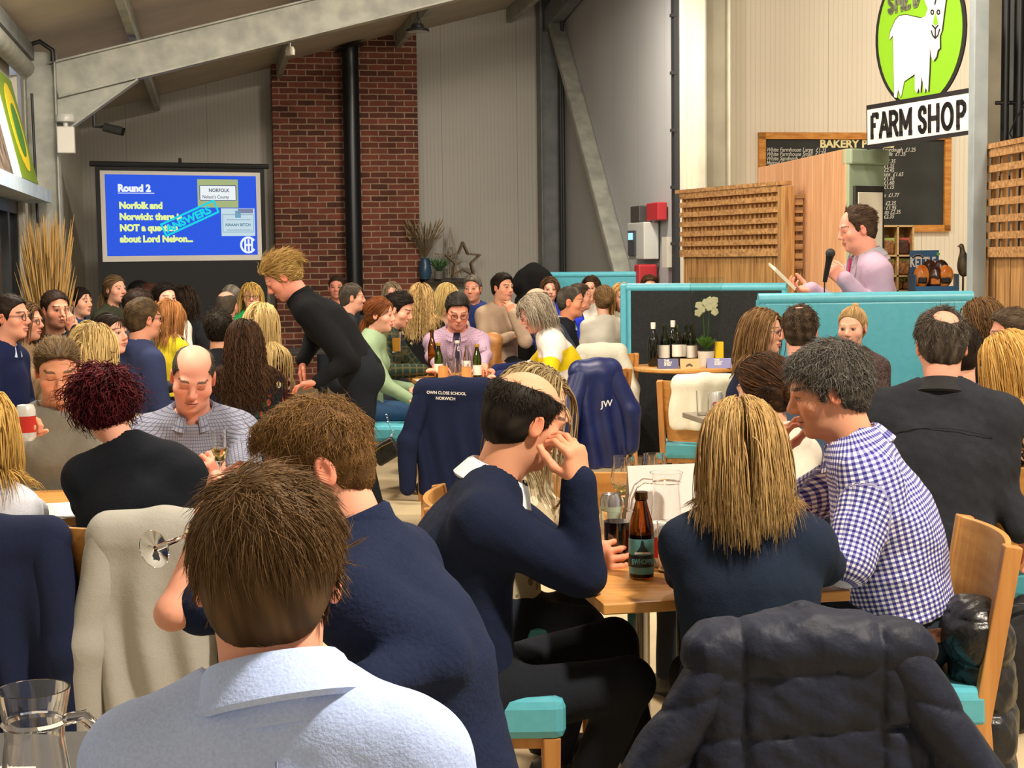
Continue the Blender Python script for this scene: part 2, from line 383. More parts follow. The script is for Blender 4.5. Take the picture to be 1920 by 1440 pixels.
# ================================================================ people
SKIN = attrmat('skin', .55, .25, sss=.12, bumpscale=500, bump=.06)
HAIRM = attrmat('hair_strands', .6, .12)
Z3 = arr([0, 0, 1.]); FLOORZ = 0.
def nrm(v): v = arr(v); return v/max(np.linalg.norm(v), 1e-9)
def lin(h): return arr(C(h)[:3])
def headR(yaw, pitch=0, roll=0):
    a, p, r = map(math.radians, (yaw, pitch, roll)); F = arr([math.sin(a), -math.cos(a), 0]); Rt = -arr([math.cos(a), math.sin(a), 0])
    F2 = F*math.cos(p)-Z3*math.sin(p); U2 = Z3*math.cos(p)+F*math.sin(p); U3 = U2*math.cos(r)+Rt*math.sin(r); R3 = Rt*math.cos(r)-U2*math.sin(r)
    return np.stack([R3, F2, U3], 1)
def head_sdf(sex, nbl, fat=0., smile=0.):
    f = sex == 'f'; S = SDF()
    S.ell((0, -.012, .035), (.075, .096, .082)); S.ell((0, .024, -.030), (.060+fat*.4, .062, .084), k=.03)
    S.ell((0, .034, -.078), ((.040 if f else .047)+fat*.7, .045, .033+fat*.2), k=.03); S.ell((0, .066, -.099), (.015 if f else .019, .017, .013), k=.022)
    for sx in (-1, 1):
        S.ell((sx*(.043+fat*.5), .052, -.026), (.022, .022, .020), k=.03)
        S.ell((sx*.033, .098, .002), (.017, .014, .011), k=.014, sub=True)
        S.ell((sx*.0315, .0715, .001), (.0135, .0135, .0125), k=.003)
        if smile: S.ell((sx*.034, .07, -.05), (.014, .015, .012), k=.02)
    S.cap((-.036, .079, .021), (.036, .079, .021), .009 if f else .0125, k=.016); S.cap((0, .082, .016), (0, .104, -.026), .0075, .0125, k=.012)
    for sx in (-1, 1): S.ell((sx*.0105, .094, -.033), (.0085, .011, .0085), k=.008)
    S.ell((0, .0885, -.0585), (.022, .010, .0058), k=.008); S.ell((0, .0870, -.0700), (.019, .0105, .0066), k=.006)
    S.cap((-.024, .094, -.0640), (.024, .094, -.0640), .0021, k=.003, sub=True)
    for sx in (-1, 1):
        a = math.radians(14)*sx; Re = np.array([[math.cos(a), math.sin(a), 0], [-math.sin(a), math.cos(a), 0], [0, 0, 1]])
        S.ell((sx*.0775, -.012, -.004), (.008, .019, .031), R=Re, k=.008); S.ell((sx*.085, -.008, -.004), (.005, .011, .019), R=Re, k=.004, sub=True)
    nr = (.046 if f else .056)+fat*.5
    S.econe((0, -.022, -.055), tuple(nbl), (1, 0, 0), (nr, nr*1.02), (nr*1.12, nr*1.08), k=.035)
    return S
def head_cols(p, o):
    x, y, z = np.abs(p[:, 0]), p[:, 1], p[:, 2]; sk = lin(o['skin']); c = np.repeat(sk[None], len(p), 0)
    def mixin(m, col): nonlocal c; c = c*(1-m[:, None])+arr(col)*m[:, None]
    red = sk*arr([1.02, .66, .60]); g = lambda d: np.exp(-d)
    mixin(.45*g(((x-.044)/.02)**2+((z+.03)/.02)**2)*(y > 0), red); mixin(.5*g((x/.016)**2+((y-.11)/.015)**2+((z+.03)/.016)**2), red)
    mixin(.6*((x > .0745) & (y < .02) & (np.abs(z) < .05)), red)
    st = o.get('stubble', 0)
    if st: mixin(st*np.clip((-.035-z)/.02, 0, 1)*np.clip((y+.0)/.02, 0, 1)*(1-g((x/.02)**2+((z+.064)/.01)**2)), lin(o['brow'])*.8+sk*.2)
    lip = ((x/.0235)**2+((z+.0640)/.0125)**2 < 1) & (y > .072); mixin(lip*.75, lin(o['lips']))
    mixin(((x < .025) & (np.abs(z+.0640) < .0019) & (y > .07))*.85, sk*.12)
    bz = .0285-((x-.034)/.03)**2*.008; mixin((np.abs(x-.034) < .020)*(np.abs(z-bz) < (.0030 if o['sex'] == 'f' else .0042))*(y > .045)*.85, lin(o['brow']))
    if o.get('eyes', 1):
        e = ((x-.0315)/.0132)**2+((z-.001)/.0052)**2 < 1; mixin((e & (y > .06))*1., arr([.34, .31, .29])); mixin((((x-.0315)/.0068)**2+((z-.001)/.0068)**2 < 1)*(y > .06)*1., arr([.03, .02, .015]))
        up = (((x-.0315)/.0150)**2+((z-.003)/.0078)**2 < 1) & ~e & (z > .002); mixin((up & (y > .06))*.8, sk*.1)
    else:
        mixin((np.abs(z+.0055-((x-.0315)/.014)**2*.003) < .0017)*(np.abs(x-.0315) < .0145)*(y > .055)*.9, sk*.12); mixin(.25*g(((x-.0315)/.016)**2+((z-.002)/.009)**2)*(y > .05), red*.7)
    return np.clip(c, 0, 1)
HL_M = ([-.13, -.085, -.05, -.024, -.018, .004, .010, .020, .03, .045, .068, .078, .13], [-.078, -.078, -.06, -.045, .016, .022, -.018, -.020, .012, .040, .062, .074, .085])
HL_F = ([-.13, -.085, -.05, -.03, .004, .016, .03, .05, .068, .078, .13], [-.085, -.085, -.075, -.06, -.03, -.03, .012, .044, .064, .074, .085])
def strands(paths, rad, cols, sides=3):
    """paths (n, m, 3) -> tapering locks as one mesh's arrays"""
    n, m, _ = paths.shape; T = np.gradient(paths, axis=1); T /= np.maximum(np.linalg.norm(T, axis=2, keepdims=True), 1e-9)
    ref = np.random.RandomState(3).randn(n, 1, 3); U = np.cross(T, np.broadcast_to(ref, T.shape)); U /= np.maximum(np.linalg.norm(U, axis=2, keepdims=True), 1e-9); W = np.cross(T, U)
    prof = np.interp(np.linspace(0, 1, m), [0, .15, .6, 1], [.55, 1, .85, .12])
    r = (rad if np.ndim(rad) else np.full(n, rad))[:, None]*prof[None]
    vs = [paths+(U*math.cos(2*math.pi*k/sides)+W*math.sin(2*math.pi*k/sides))*r[..., None] for k in range(sides)]
    V = np.stack(vs, 2).reshape(-1, 3); i = np.arange(n)[:, None, None]*m*sides; j = np.arange(m-1)[None, :, None]*sides; k = np.arange(sides)[None, None, :]; k2 = (k+1) % sides
    Q = np.stack([i+j+k, i+j+k2, i+j+sides+k2, i+j+sides+k], -1).reshape(-1, 4)
    return V, Q, np.repeat(cols, m*sides, 0)
def hair_build(o, c, R, s, S, collide, parent, seed):
    h = o['hair']; st = h['style']
    if st == 'none': return
    rs = np.random.RandomState(seed); f = o['sex'] == 'f'; vox = float(np.clip(1.7/S, .0035, .009)); t = h.get('t', .008)
    X = SDF(); X.ell((0, -.013, .037), (.077+t, .098+t, .084+t)); X.ell((0, -.045, -.020), (.062+t*.7, .056+t*.8, .066), k=.03)
    if h.get('top'): X.ell((0, .012, .072), (.066, .082, .042+h['top']), k=.03)
    if h.get('vol'): X.ell((0, -.03, .02), (.078+h['vol'], .085+h['vol'], .085+h['vol']*.6), k=.03)
    for e in h.get('bald', []): X.ell(e[0], e[1], k=.012, sub=True)
    hl = HL_F if f or st in ('long', 'bob', 'slick') else HL_M; dz = h.get('line', 0. if f else .007)
    def line(p): return np.interp(p[..., 1], hl[0], hl[1])+np.where(p[..., 1] > .03, dz, 0)
    amp = h.get('rough', .003)
    def post(p, D):
        D = np.maximum(D, (line(p)-p[..., 2])*.75)
        return D+amp*wob(p*arr([1, .45, 1]), 95, seed)
    V, Q = X.mesh(vox, post)
    col = lin(h['col']); col2 = lin(h.get('col2', h['col']))
    def tones(n): k = rs.rand(n, 1); return np.clip((col*(1-k)+col2*k)*(.78+.44*rs.rand(n, 1)), 0, 1)
    hn = wob(V*arr([1.6, .5, 1.]), 120, seed)
    base = np.clip((col*.8+(col2-col)*.35*np.clip(hn[:, None]+.3, 0, 1))*(.9+.2*hn[:, None]), 0, 1)
    parts = [(V, Q, base)]; loc = lambda p: p@R.T*s+c
    Nv = vnormals(V, Q); cnt = int(h.get('n', 1100)*float(np.clip(S/480, .22, 1.5))); ok = np.nonzero(V[:, 2] > line(V)+.002)[0]
    inner = np.zeros(len(V), bool)
    for e in h.get('bald', []): inner |= ((((V-arr(e[0]))/(arr(e[1])*1.03))**2).sum(1) < 1)
    ok = ok[~inner[ok]]
    if len(ok) == 0: ok = np.arange(len(V))
    rad = h.get('r', .0017)
    gl = R.T@arr([0, 0, -1.])
    if st in ('short', 'curly'):
        i = rs.choice(ok, cnt); p = V[i]; nn = Nv[i]; fl = h.get('flow', 'crown')
        if fl == 'crown': d = p-arr(h.get('crown', (0.01, -.07, .10))); d = d+rs.randn(cnt, 3)*.05*np.exp(-((np.linalg.norm(d, axis=1, keepdims=True))/.05)**2)
        elif fl == 'back': d = np.tile(arr([0, -1, -.1]), (cnt, 1))
        elif fl == 'side': d = np.tile(arr([h.get('part', 1), -.35, 0]), (cnt, 1))
        elif fl == 'up': d = np.tile(arr([.3, .5, 1.]), (cnt, 1))
        elif fl == 'fringe': d = p-arr([0, -.05, .10]); d[:, 2] -= .1
        d = d+rs.randn(cnt, 3)*.035*h.get('mess', 1); d -= nn*(d*nn).sum(1, keepdims=True); d /= np.maximum(np.linalg.norm(d, axis=1, keepdims=True), 1e-6)
        d = d+nn*h.get('lift', .12); ln = h.get('len', .032)*(.6+.8*rs.rand(cnt, 1))*np.clip((p[:, 2:3]+.05)/.10, .3, 1); m = h.get('m', 5); pts = [p-nn*.002]
        for k in range(m-1):
            d = d-nn*h.get('bend', .05)+rs.randn(cnt, 3)*.10*h.get('mess', 1); d /= np.linalg.norm(d, axis=1, keepdims=True); pts.append(pts[-1]+d*ln/(m-1))
        paths = np.stack(pts, 1)
        if h.get('curl'):
            ph = rs.rand(cnt, 1)*6.28+np.arange(m)[None]*1.9; a = h['curl']*np.linspace(.2, 1, m)[None]
            paths = paths+np.stack([np.cos(ph)*a, np.sin(ph*1.1)*a, np.sin(ph)*a], -1)
        parts.append(strands(paths, rad, tones(cnt)))
    elif st == 'slick':
        tie = arr(h.get('tie', (0, -.115, .03))); ctr = arr([0, -.013, .037]); i = rs.choice(ok, cnt); a = V[i]-ctr; b = np.tile(tie-ctr, (cnt, 1)); m = 8; pts = []
        la = np.linalg.norm(a, axis=1, keepdims=True); lb = np.linalg.norm(b, axis=1, keepdims=True)
        for k in np.linspace(0, 1, m):
            v = a/la*(1-k)+b/lb*k; v /= np.linalg.norm(v, axis=1, keepdims=True); e = 1/np.sqrt(((v/arr([.080+t, .101+t, .087+t]))**2).sum(1, keepdims=True)); pts.append(ctr+v*(la*(1-k)**2+np.maximum(e, 0)*(1-(1-k)**2)))
        parts.append(strands(np.stack(pts, 1)+rs.randn(cnt, 1, 3)*.0012, rad, tones(cnt)))
        if h.get('bun'):
            rb = h['bun']; B = SDF(); B.ell(tie+nrm(tie-ctr)*rb*.55, (rb, rb*.85, rb*.9)); Vb, Qb = B.mesh(vox, lambda p, D: D+.004*wob(p, 110, seed)); parts.append((Vb, Qb, tones(len(Vb))*.8))
            nb_ = cnt//3; th = rs.rand(nb_, 1)*6.28+np.linspace(0, 4, 9)[None]; ti = rs.rand(nb_, 1)*3.14; q = np.stack([np.cos(th), np.sin(th)*np.cos(ti), np.sin(th)*np.sin(ti)], -1)*rb*.98
            parts.append(strands(tie+nrm(tie-ctr)*rb*.55+q, rad*1.3, tones(nb_)))
        if h.get('tail'):
            nb_ = cnt//3; p = tie+rs.randn(nb_, 3)*.012; d = np.tile(nrm(tie-ctr), (nb_, 1)); pts = [p]; ln = h['tail']
            for k in range(12):
                d = d*.7+gl*.45+rs.randn(nb_, 3)*.06; d /= np.linalg.norm(d, axis=1, keepdims=True); pts.append(pts[-1]+d*ln/12)
            w_ = np.stack(pts, 1); parts.append(strands(w_, rad*1.9, tones(nb_)))
    elif st in ('long', 'bob'):
        px = h.get('part', .01); ln = h.get('len', .36); m = max(9, int(ln/.022)); z0 = h.get('z0', -.01)
        ok2 = ok[V[ok, 2] > z0]; i = rs.choice(ok2, cnt); p = V[i]+Nv[i]*.001; sg = np.where(p[:, :1] > px, 1., -1.)
        d = np.concatenate([sg*(.35+.5*(p[:, 2:3] > .05))*h.get('lat', .6), -np.full((cnt, 1), h.get('sweep', .55)), np.full((cnt, 1), -.1)], 1)
        if h.get('fringe'):
            fr = (p[:, 1] > .03) & (np.abs(p[:, 0]) < .055); d[fr] = arr([0.15, 1., -.3])
        nn = Nv[i]; d -= nn*(d*nn).sum(1, keepdims=True); d /= np.linalg.norm(d, axis=1, keepdims=True); pts = [p]; lens = ln*(.72+.34*rs.rand(cnt, 1))
        if h.get('fringe'): lens[fr] = .085
        for k in range(m-1):
            d = d*.62+gl*.42+arr([0, -1, 0])*h.get('back', .05)+rs.randn(cnt, 3)*h.get('jit', .045); d /= np.linalg.norm(d, axis=1, keepdims=True); q = pts[-1]+d*lens/(m-1)
            for _ in range(2):
                w_ = loc(q); dd = collide(w_, R, c, s); e = .003
                g = np.stack([collide(w_+arr(v)*e, R, c, s)-dd for v in ((1, 0, 0), (0, 1, 0), (0, 0, 1))], -1); g /= np.maximum(np.linalg.norm(g, axis=1, keepdims=True), 1e-9)
                mg = h.get('mg', .010)*(.5+rs.rand(cnt)); push = np.clip(mg-dd, 0, .03)[:, None]*g; q = q+(push@R)/s
            d = q-pts[-1]; d /= np.maximum(np.linalg.norm(d, axis=1, keepdims=True), 1e-6); pts.append(q)
        paths = np.stack(pts, 1)
        if h.get('curl'):
            ph = rs.rand(cnt, 1)*6.28+np.linspace(0, ln/h.get('wave', .07)*6.28, m)[None]; a = h['curl']*np.linspace(0.1, 1, m)[None]
            paths = paths+np.stack([np.cos(ph)*a, np.sin(ph)*a, np.zeros_like(a+ph)], -1)
        parts.append(strands(paths, h.get('r', .0042)*(.7+.6*rs.rand(cnt)), tones(cnt)))
    Vh, Qh, Ch = merge(parts); link('hair', mesh_from('hair', loc(Vh), Qh, Ch), HAIRM, parent)
HANDS = {}
POSE = {'relax': ((18, 28, 18), (.72, .62, .28), (.35, .9, .25)), 'grip': ((48, 62, 38), (.62, .55, .62), (.1, .8, .65)), 'flat': ((4, 6, 4), (.7, .7, .1), (.4, .9, .1)),
        'pinch': ((46, 48, 26), (.45, .62, .72), (.1, .85, .6)), 'fist': ((72, 92, 60), (.5, .6, .62), (-.35, .75, .6)), 'hold': ((30, 42, 30), (.62, .5, .65), (.2, .8, .65))}
def hand_local(pose, vox):
    key = (pose, round(vox, 4))
    if key in HANDS: return HANDS[key]
    cu, t1, t2 = POSE[pose]; H = SDF(); H.econe((0, -.026, 0), (0, .012, 0), (1, 0, 0), (.025, .019), (.028, .020))
    H.econe((0, .012, 0), (0, .080, .001), (1, 0, 0), (.027, .016), (.040, .0135), k=.018); H.ell((.022, .034, .007), (.018, .032, .015), k=.014); H.ell((-.028, .035, .005), (.013, .034, .013), k=.012)
    for i, (x, y, ln, r) in enumerate(((.030, .084, .072, .0088), (.010, .088, .080, .0090), (-.010, .085, .075, .0086), (-.0285, .077, .060, .0076))):
        p = arr([x, y-.012, 0]); a = 0.; sp = (.10, .03, -.04, -.12)[i]; ex = (1., 1., 1.06, 1.12)[i]
        if pose == 'pinch' and i > 1: ex = .8
        for sgm, (fr, ad) in enumerate(zip((.5, .30, .24), cu)):
            a += math.radians(ad*ex); d = arr([sp*math.cos(a), math.cos(a), math.sin(a)]); q = p+d*(ln*fr+(.012 if sgm == 0 else 0)); H.cap(p, q, r*(1-.09*sgm), r*(.93-.09*sgm), k=.010 if sgm == 0 else .004); p = q
    p = arr([.022, .018, .008])
    for d, ln, r, r2 in ((nrm(t1), .046, .013, .0112), (nrm(t2), .034, .0112, .0098), (nrm(arr(t2)*.9+arr([-.12, .1, .05])), .026, .0098, .0078)): q = p+d*ln; H.cap(p, q, r, r2, k=.008); p = q
    HANDS[key] = H.mesh(vox); return HANDS[key]
def glasses(c, R, s, col, parent):
    m = flat('frame'+col, col, .3); T = lambda p: Vector(R@(arr(p)*s)+c); b = MB()
    for sx in (-1, 1):
        b.tube([T((sx*.033+.0225*math.cos(a), .101-.006*abs(math.cos(a)), .0+.0185*math.sin(a))) for a in np.linspace(0, 2*math.pi, 17)], .0022*s, 6, False)
        b.tube([T((sx*.056, .096, .006)), T((sx*.079, .03, .008)), T((sx*.081, -.012, .004)), T((sx*.080, -.022, -.012))], .0019*s, 6)
    b.tube([T((-.0105, .104, .003)), T((0, .107, .007)), T((.0105, .104, .003))], .002*s, 6); b.build('glasses', m, parent, smooth=True)
def ik(Sj, W, lu, ll, hint):
    d = W-Sj; D = np.linalg.norm(d); D2 = min(max(D, abs(lu-ll)+.02), (lu+ll)*.995); d = d/max(D, 1e-6); a = (lu*lu-ll*ll+D2*D2)/(2*D2); h = math.sqrt(max(lu*lu-a*a, 0)); n = arr(hint)-d*(arr(hint)@d)
    return Sj+d*a+nrm(n)*h, Sj+d*D2
NPERS = [0]
def person(label, top, Y, yaw=0, sex='m', s=1., hy=None, hp=0, hr=0, lean=8, sl=0, skin='#d9a184', lips=None, brow=None, eyes=1, stubble=0, fat=0., smile=0,
           hair=None, shirt=None, sleeve=1., neck='crew', collar=None, tie=None, al='lap', ar='lap', legs='sit', pants='#1c2028', shoe='#15120f', belly=0., specs=None, hw=None, nb_d=None, wide=1., lgm=None, cut=0., jacket=None, pel_d=None):
    seed = NPERS[0]; NPERS[0] += 1; S = FPX/Y; f = sex == 'f'; s = s*(.96 if f else 1.)
    hy = yaw if hy is None else hy; R = headR(hy, hp, hr); B = headR(yaw); Rt, F = B[:, 0], B[:, 1]; th = math.radians(lean)
    Pt = arr(P(top[0], top[1], Y)); hair = hair or dict(style='short', col='#3a2a1c'); ht = hair.get('t', .008)+hair.get('top', 0)*.6
    c = Pt-Z3*(.117*s+ht*s); u1 = nrm(Z3*math.cos(th)+F*math.sin(th)+Rt*math.sin(math.radians(sl))); u2 = nrm(Z3*math.cos(th*.6)+F*math.sin(th*.6)+Rt*math.sin(math.radians(sl*.5)))
    hb = c+R@arr([0, -.02, -.06])*s; nb = hb+s*(-.100*nrm(Z3*.6+u1*.4)-.022*F)
    if nb_d is not None: nb = nb+Rt*nb_d[0]+F*nb_d[1]+Z3*nb_d[2]
    W_ = wide; hw = (hw or (.148 if f else .172))*s; mid = nb-u1*.27*s; pel = mid-u2*.25*s
    if pel_d is not None: pel = pel+Rt*pel_d[0]+F*pel_d[1]+Z3*pel_d[2]
    stand = legs == 'stand'
    root = thing('person', label, 'person', (float(pel[0]), float(pel[1]), 0.))
    lu, ll = .285*s, .25*s; arms = {}
    for sd, spec in ((-1, al), (1, ar)):
        Sj = nb-u1*.080*s+Rt*hw*sd
        if isinstance(spec, str):
            spec = {'lap': dict(w=pel+F*.30+Rt*.09*sd+Z3*.14, h=-Z3*.6+Rt*sd*.45-F*.6), 'table': dict(w=nb-Z3*.33*s+F*.36+Rt*.07*sd, h=-Z3*.9+Rt*sd*.6), 'down': dict(w=Sj-Z3*.5+F*.08, h=-F),
                    'fold': dict(w=nb-u1*.27+F*.23-Rt*.06*sd, h=-Z3+Rt*sd*.8, d=-Rt*sd)}[spec]
        Wt = arr(spec['w']); l1, l2 = lu*spec.get('ls', 1), ll*spec.get('ls', 1)
        if 'e' in spec: E = arr(spec['e'])
        else: E, Wt = ik(Sj, Wt, l1, l2, spec.get('h', -Z3))
        arms[sd] = (Sj, E, Wt, spec)
    def torso(o_, armr=1., sl_=None):
        T = SDF(); w = W_*s
        T.econe(nb-u1*.06*s, nb-u1*.19*s, Rt, ((.142 if f else .158)*w+o_, .082*s+o_), ((.140 if f else .168)*w+o_, .108*s+o_)); T.econe(nb-u1*.19*s, mid, Rt, ((.138 if f else .166)*w+o_, .108*s+o_), ((.122 if f else .152)*w+o_, (.092+belly*.5)*s+o_), k=.05)
        T.econe(mid, pel, Rt, ((.122 if f else .152)*w+o_, (.092+belly*.5)*s+o_), ((.168 if f else .170)*w+o_, .120*s+o_), k=.05)
        if belly: T.ell(mid-u2*.07+F*(.04+belly*.5), (.14*w, .10*s, .15*s), R=np.stack([Rt, F, u2], 1), k=.07)
        if f:
            for sx in (-1, 1): T.ell(nb-u1*.185*s+F*.075*s+Rt*.068*s*sx, (.062*s, .055*s, .06*s), k=.04)
        for sd, (Sj, E, Wt, spec) in arms.items():
            T.cap(nb+u1*.008*s, Sj-u1*.004*s, .046*s+o_, .050*s+o_, k=.05); rm = (.82 if f else 1.)*s*armr
            sv = spec.get('sv', sl_) if sl_ is not None else 1.
            T.cap(Sj, E+(Sj-E)*max(0, -sv), .056*rm+o_, .046*rm+o_, k=.045)
            if sv > 0: We = E+(Wt-E)*sv; T.cap(E, We, .044*rm+o_, (.044-.013*sv)*rm+o_, k=.02)
        return T
    sk = lin(skin); o = dict(sex=sex, skin=skin, lips=lips or ('#b5605a' if f else '#b8756a'), brow=brow or hair['col'], eyes=eyes, stubble=stubble, hair=hair)
    # one continuous body: head and neck, trunk and limbs, hands
    nbl = (R.T@(nb-u1*.03-c))/s; vh = float(np.clip(1.5/S, .0030, .0080)); Hd = head_sdf(sex, nbl, fat, smile); V, Q = Hd.mesh(vh); V = smoothV(V, Q, 1, .35); parts = [(V@R.T*s+c, Q, head_cols(V, o))]
    vb = .022 if sleeve >= .95 or S < 300 else float(np.clip(4/S, .008, .014)); Tb = torso(-.012, .9); hipc = pel-u2*.02
    if stand: kn = [pel+Rt*.09*sd-Z3*.46*s+F*(lgm[sd][0] if lgm else 0.) for sd in (-1, 1)]; an = [arr([k_[0], k_[1], .09])+F*(lgm[sd][1] if lgm else -.03) for k_, sd in zip(kn, (-1, 1))]
    else:
        kn = [pel+Rt*(.10 if f else .14)*sd+F*.44*s-Z3*.01 for sd in (-1, 1)]; an = [arr([k_[0], k_[1], .09])+F*(.02)+Rt*.01*sd for k_, sd in zip(kn, (-1, 1))]
        if lgm: kn = [arr(lgm[0]), arr(lgm[1])]; an = [arr(lgm[2]), arr(lgm[3])]
    hips = [pel+Rt*.085*s*sd-u2*.02 for sd in (-1, 1)]
    for i in (0, 1): Tb.cap(hips[i], kn[i], .07, .05, k=.03); Tb.cap(kn[i], an[i], .05, .035, k=.02)
    V, Q = Tb.mesh(vb); parts.append((V, Q, sk))
    vhand = float(np.clip(1.7/S, .0032, .0075))
    for sd, (Sj, E, Wt, spec) in arms.items():
        d = nrm(spec.get('d', Wt-E)); pz = arr(spec.get('p', -Z3)); pz = nrm(pz-d*(pz@d)); xx = np.cross(d, pz); Vh, Qh = hand_local(spec.get('pose', 'relax'), vhand); k_ = (.88 if f else 1.)*s
        Vh2 = Vh*arr([sd, 1, 1])*k_; Qh2 = Qh if sd > 0 else Qh[:, ::-1]; hc = np.clip(sk*arr([1.02, .93, .9])*np.where(Vh[:, 1:2] > .1, arr([1.03, .9, .86]), 1.), 0, 1); parts.append((Vh2@np.stack([xx, d, pz], 1).T+Wt, Qh2, hc))
    Vb, Qb, Cb = merge(parts); link('body', mesh_from('body', Vb, Qb, Cb), SKIN, root)
    # garment
    g = shirt or dict(m=cloth('plain_navy', '#10182c')); vc = float(np.clip(2.6/S, .0075, .017)); G = torso(g.get('o', .006), g.get('armr', 1.), sleeve)
    nr = (.049 if f else .060)+fat*.5; un = nrm(hb-nb); nbt = nb+un*((.012-(.018 if collar == 'shirt' else 0))*s-cut); ncut = nrm(un+F*(.9 if neck == 'v' else .45)); wr = g.get('wr', .004)
    def post(p, D):
        q0 = p-nb; ax0 = q0@un; rad = np.linalg.norm(q0-ax0[..., None]*un, axis=-1); D = np.maximum(D, np.minimum((p-nbt)@ncut, np.minimum((nr+(.030 if neck == 'v' else .013))*s-rad, .16-ax0)))
        if g.get('open'):  # jacket front standing open
            q = p-nb; D = np.maximum(D, np.minimum(np.minimum(g['open']*np.clip(-(q@u1)/.35+.25, .35, 1.2)-np.abs(q@Rt), q@F-.02), .0+(-(q@u1))+.03)*.8)
        D = np.maximum(D, (pel+u2*g.get('hem', -.06)-p)@u2*.9)
        return D-wr*wob(p*arr([1, 1, .75]), 26, seed)-wr*.35*wob(p, 75, seed+50)
    V, Q = G.mesh(vc, post); V = smoothV(V, Q, 1, .3)
    bones = [(nb, pel, .16, 0), *[(a[0], a[1], .05, 1) for a in arms.values()], *[(a[1], a[2], .04, 2) for a in arms.values()]]; best = np.full(len(V), 1e9); pat = np.zeros((len(V), 3))
    for a, b, rr, ty in bones:
        ba = b-a; Ln = np.linalg.norm(ba); ba /= Ln; q = V-a; h_ = q@ba; pp = q-ba*np.clip(h_, 0, Ln)[:, None]; dist = np.linalg.norm(pp, axis=1)/rr; m = dist < best; best[m] = dist[m]
        e1 = nrm(F-ba*(F@ba)) if ty == 0 else nrm(Z3-ba*(Z3@ba)+1e-4); e2 = np.cross(ba, e1); ang = np.arctan2(q@e2, -(q@e1)); pat[m] = np.stack([ang*(.15 if ty == 0 else .052), h_+(.285 if ty == 2 else 0), np.full(len(V), ty)], 1)[m]
    link(g.get('name', 'sweater'), mesh_from('garment', V, Q, None, pat), g['m'], root)
    # collar, tie, lower garments
    def ring(name, prof, mat, a0=0., n=26, ctr=None):
        cx = nb if ctr is None else ctr; ex = nr*.10; e1 = nrm(F-un*(F@un)); e2 = np.cross(un, e1); mb = MB(); m = len(prof); k = 0; angs = np.linspace(a0, 2*math.pi-a0, n)
        vs = [Vector(cx+un*hh*s+(e1*math.cos(a)*1.04+e2*math.sin(a))*(r+ex)*s-un*.022*s*max(math.cos(a), 0)) for a in angs for r, hh in prof]
        fs = [(i*m+j, (i+1)*m+j, (i+1)*m+(j+1) % m, i*m+(j+1) % m) for i in range(n-1) for j in range(m)]
        if a0: fs += [tuple(range(m)), tuple((n-1)*m+j for j in reversed(range(m)))]
        mb._add(vs, fs); ob = mb.build(name, mat, root, smooth=True); at_ = ob.data.attributes.new('pat', 'FLOAT_VECTOR', 'POINT'); at_.data.foreach_set('vector', np.array([(a*.075, j*.017, 0) for a in angs for j in range(m)], dtype=np.float32).ravel()); return ob
    nr = (.049 if f else .060)+fat*.5
    cw = g.get('cw', 0.); go = max(0., g.get('o', .006)-.006)*.45
    if collar == 'shirt': ring('collar', [(nr+.004, -.04), (nr+.003, .032+go), (nr+.008, .039+go), (nr+.017, .030+go), (nr+.036+go+cw, -.012+go+cw*.3), (nr+.030+go+cw, -.018+go+cw*.3), (nr+.014, .012+go), (nr+.012, -.04)], g.get('cm', g['m']), .30)
    elif collar == 'turtle': ring('collar', [(nr+.001, -.02), (nr+.001, .05), (nr+.006, .058), (nr+.013, .050), (nr+.014, .015), (nr+.018, -.02)], g['m'])
    elif collar == 'crew': ring('collar', [(nr+.004, -.03), (nr+.006, .010), (nr+.012, .014), (nr+.018, .006), (nr+.024, -.03)], g.get('cm', g['m']))
    if jacket: ring('jacket_collar', [(nr+.018, -.045), (nr+.017, .012), (nr+.023, .018), (nr+.048, -.034), (nr+.040, -.042)], g['m'], .62)
    def patch(name, rows, mat, off=.003):
        V = []; nc = 5
        for dn, l0, l1 in rows:
            for k in range(nc):
                p = nb+Rt*(l0+(l1-l0)*k/(nc-1))*s-u1*dn*s+F*.34; n_ = 0
                while G.val(p[None])[0] > off and n_ < 300: p = p-F*.002; n_ += 1
                V.append(p)
        V = np.array(V); m = len(rows); q = np.array([[i*nc+k, i*nc+k+1, (i+1)*nc+k+1, (i+1)*nc+k] for i in range(m-1) for k in range(nc-1)]); V2 = V-F*.008; q2 = q[:, ::-1]+len(V)
        bd = [i*nc for i in range(m)]+[(m-1)*nc+k for k in range(1, nc)]+[i*nc+nc-1 for i in range(m-2, -1, -1)]+list(range(nc-2, 0, -1)); sq = np.array([[bd[i], bd[(i+1) % len(bd)], bd[(i+1) % len(bd)]+len(V), bd[i]+len(V)] for i in range(len(bd))])
        link(name, mesh_from(name, np.concatenate([V, V2]), np.concatenate([q[:, ::-1], q2[:, ::-1], sq])), mat, root)
    if jacket:
        patch('shirt_front', [(.00, -.055, .055), (.08, -.045, .045), (.16, -.03, .03), (.26, -.006, .006)], g.get('cm', g['m']), .004)
        for sd in (-1, 1): patch('lapel', [(-.01, sd*.060, sd*.085), (.06, sd*.050, sd*.095), (.12, sd*.036, sd*.088), (.20, sd*.018, sd*.055), (.28, sd*.004, sd*.02)], g['m'], .009)
    if tie: patch('tie', [(.005, -.022, .022), (.035, -.018, .018), (.045, -.014, .014), (.16, -.024, .024), (.30, -.034, .034), (.34, -.006, .006)], flat('tie'+tie, tie, .5), .008)
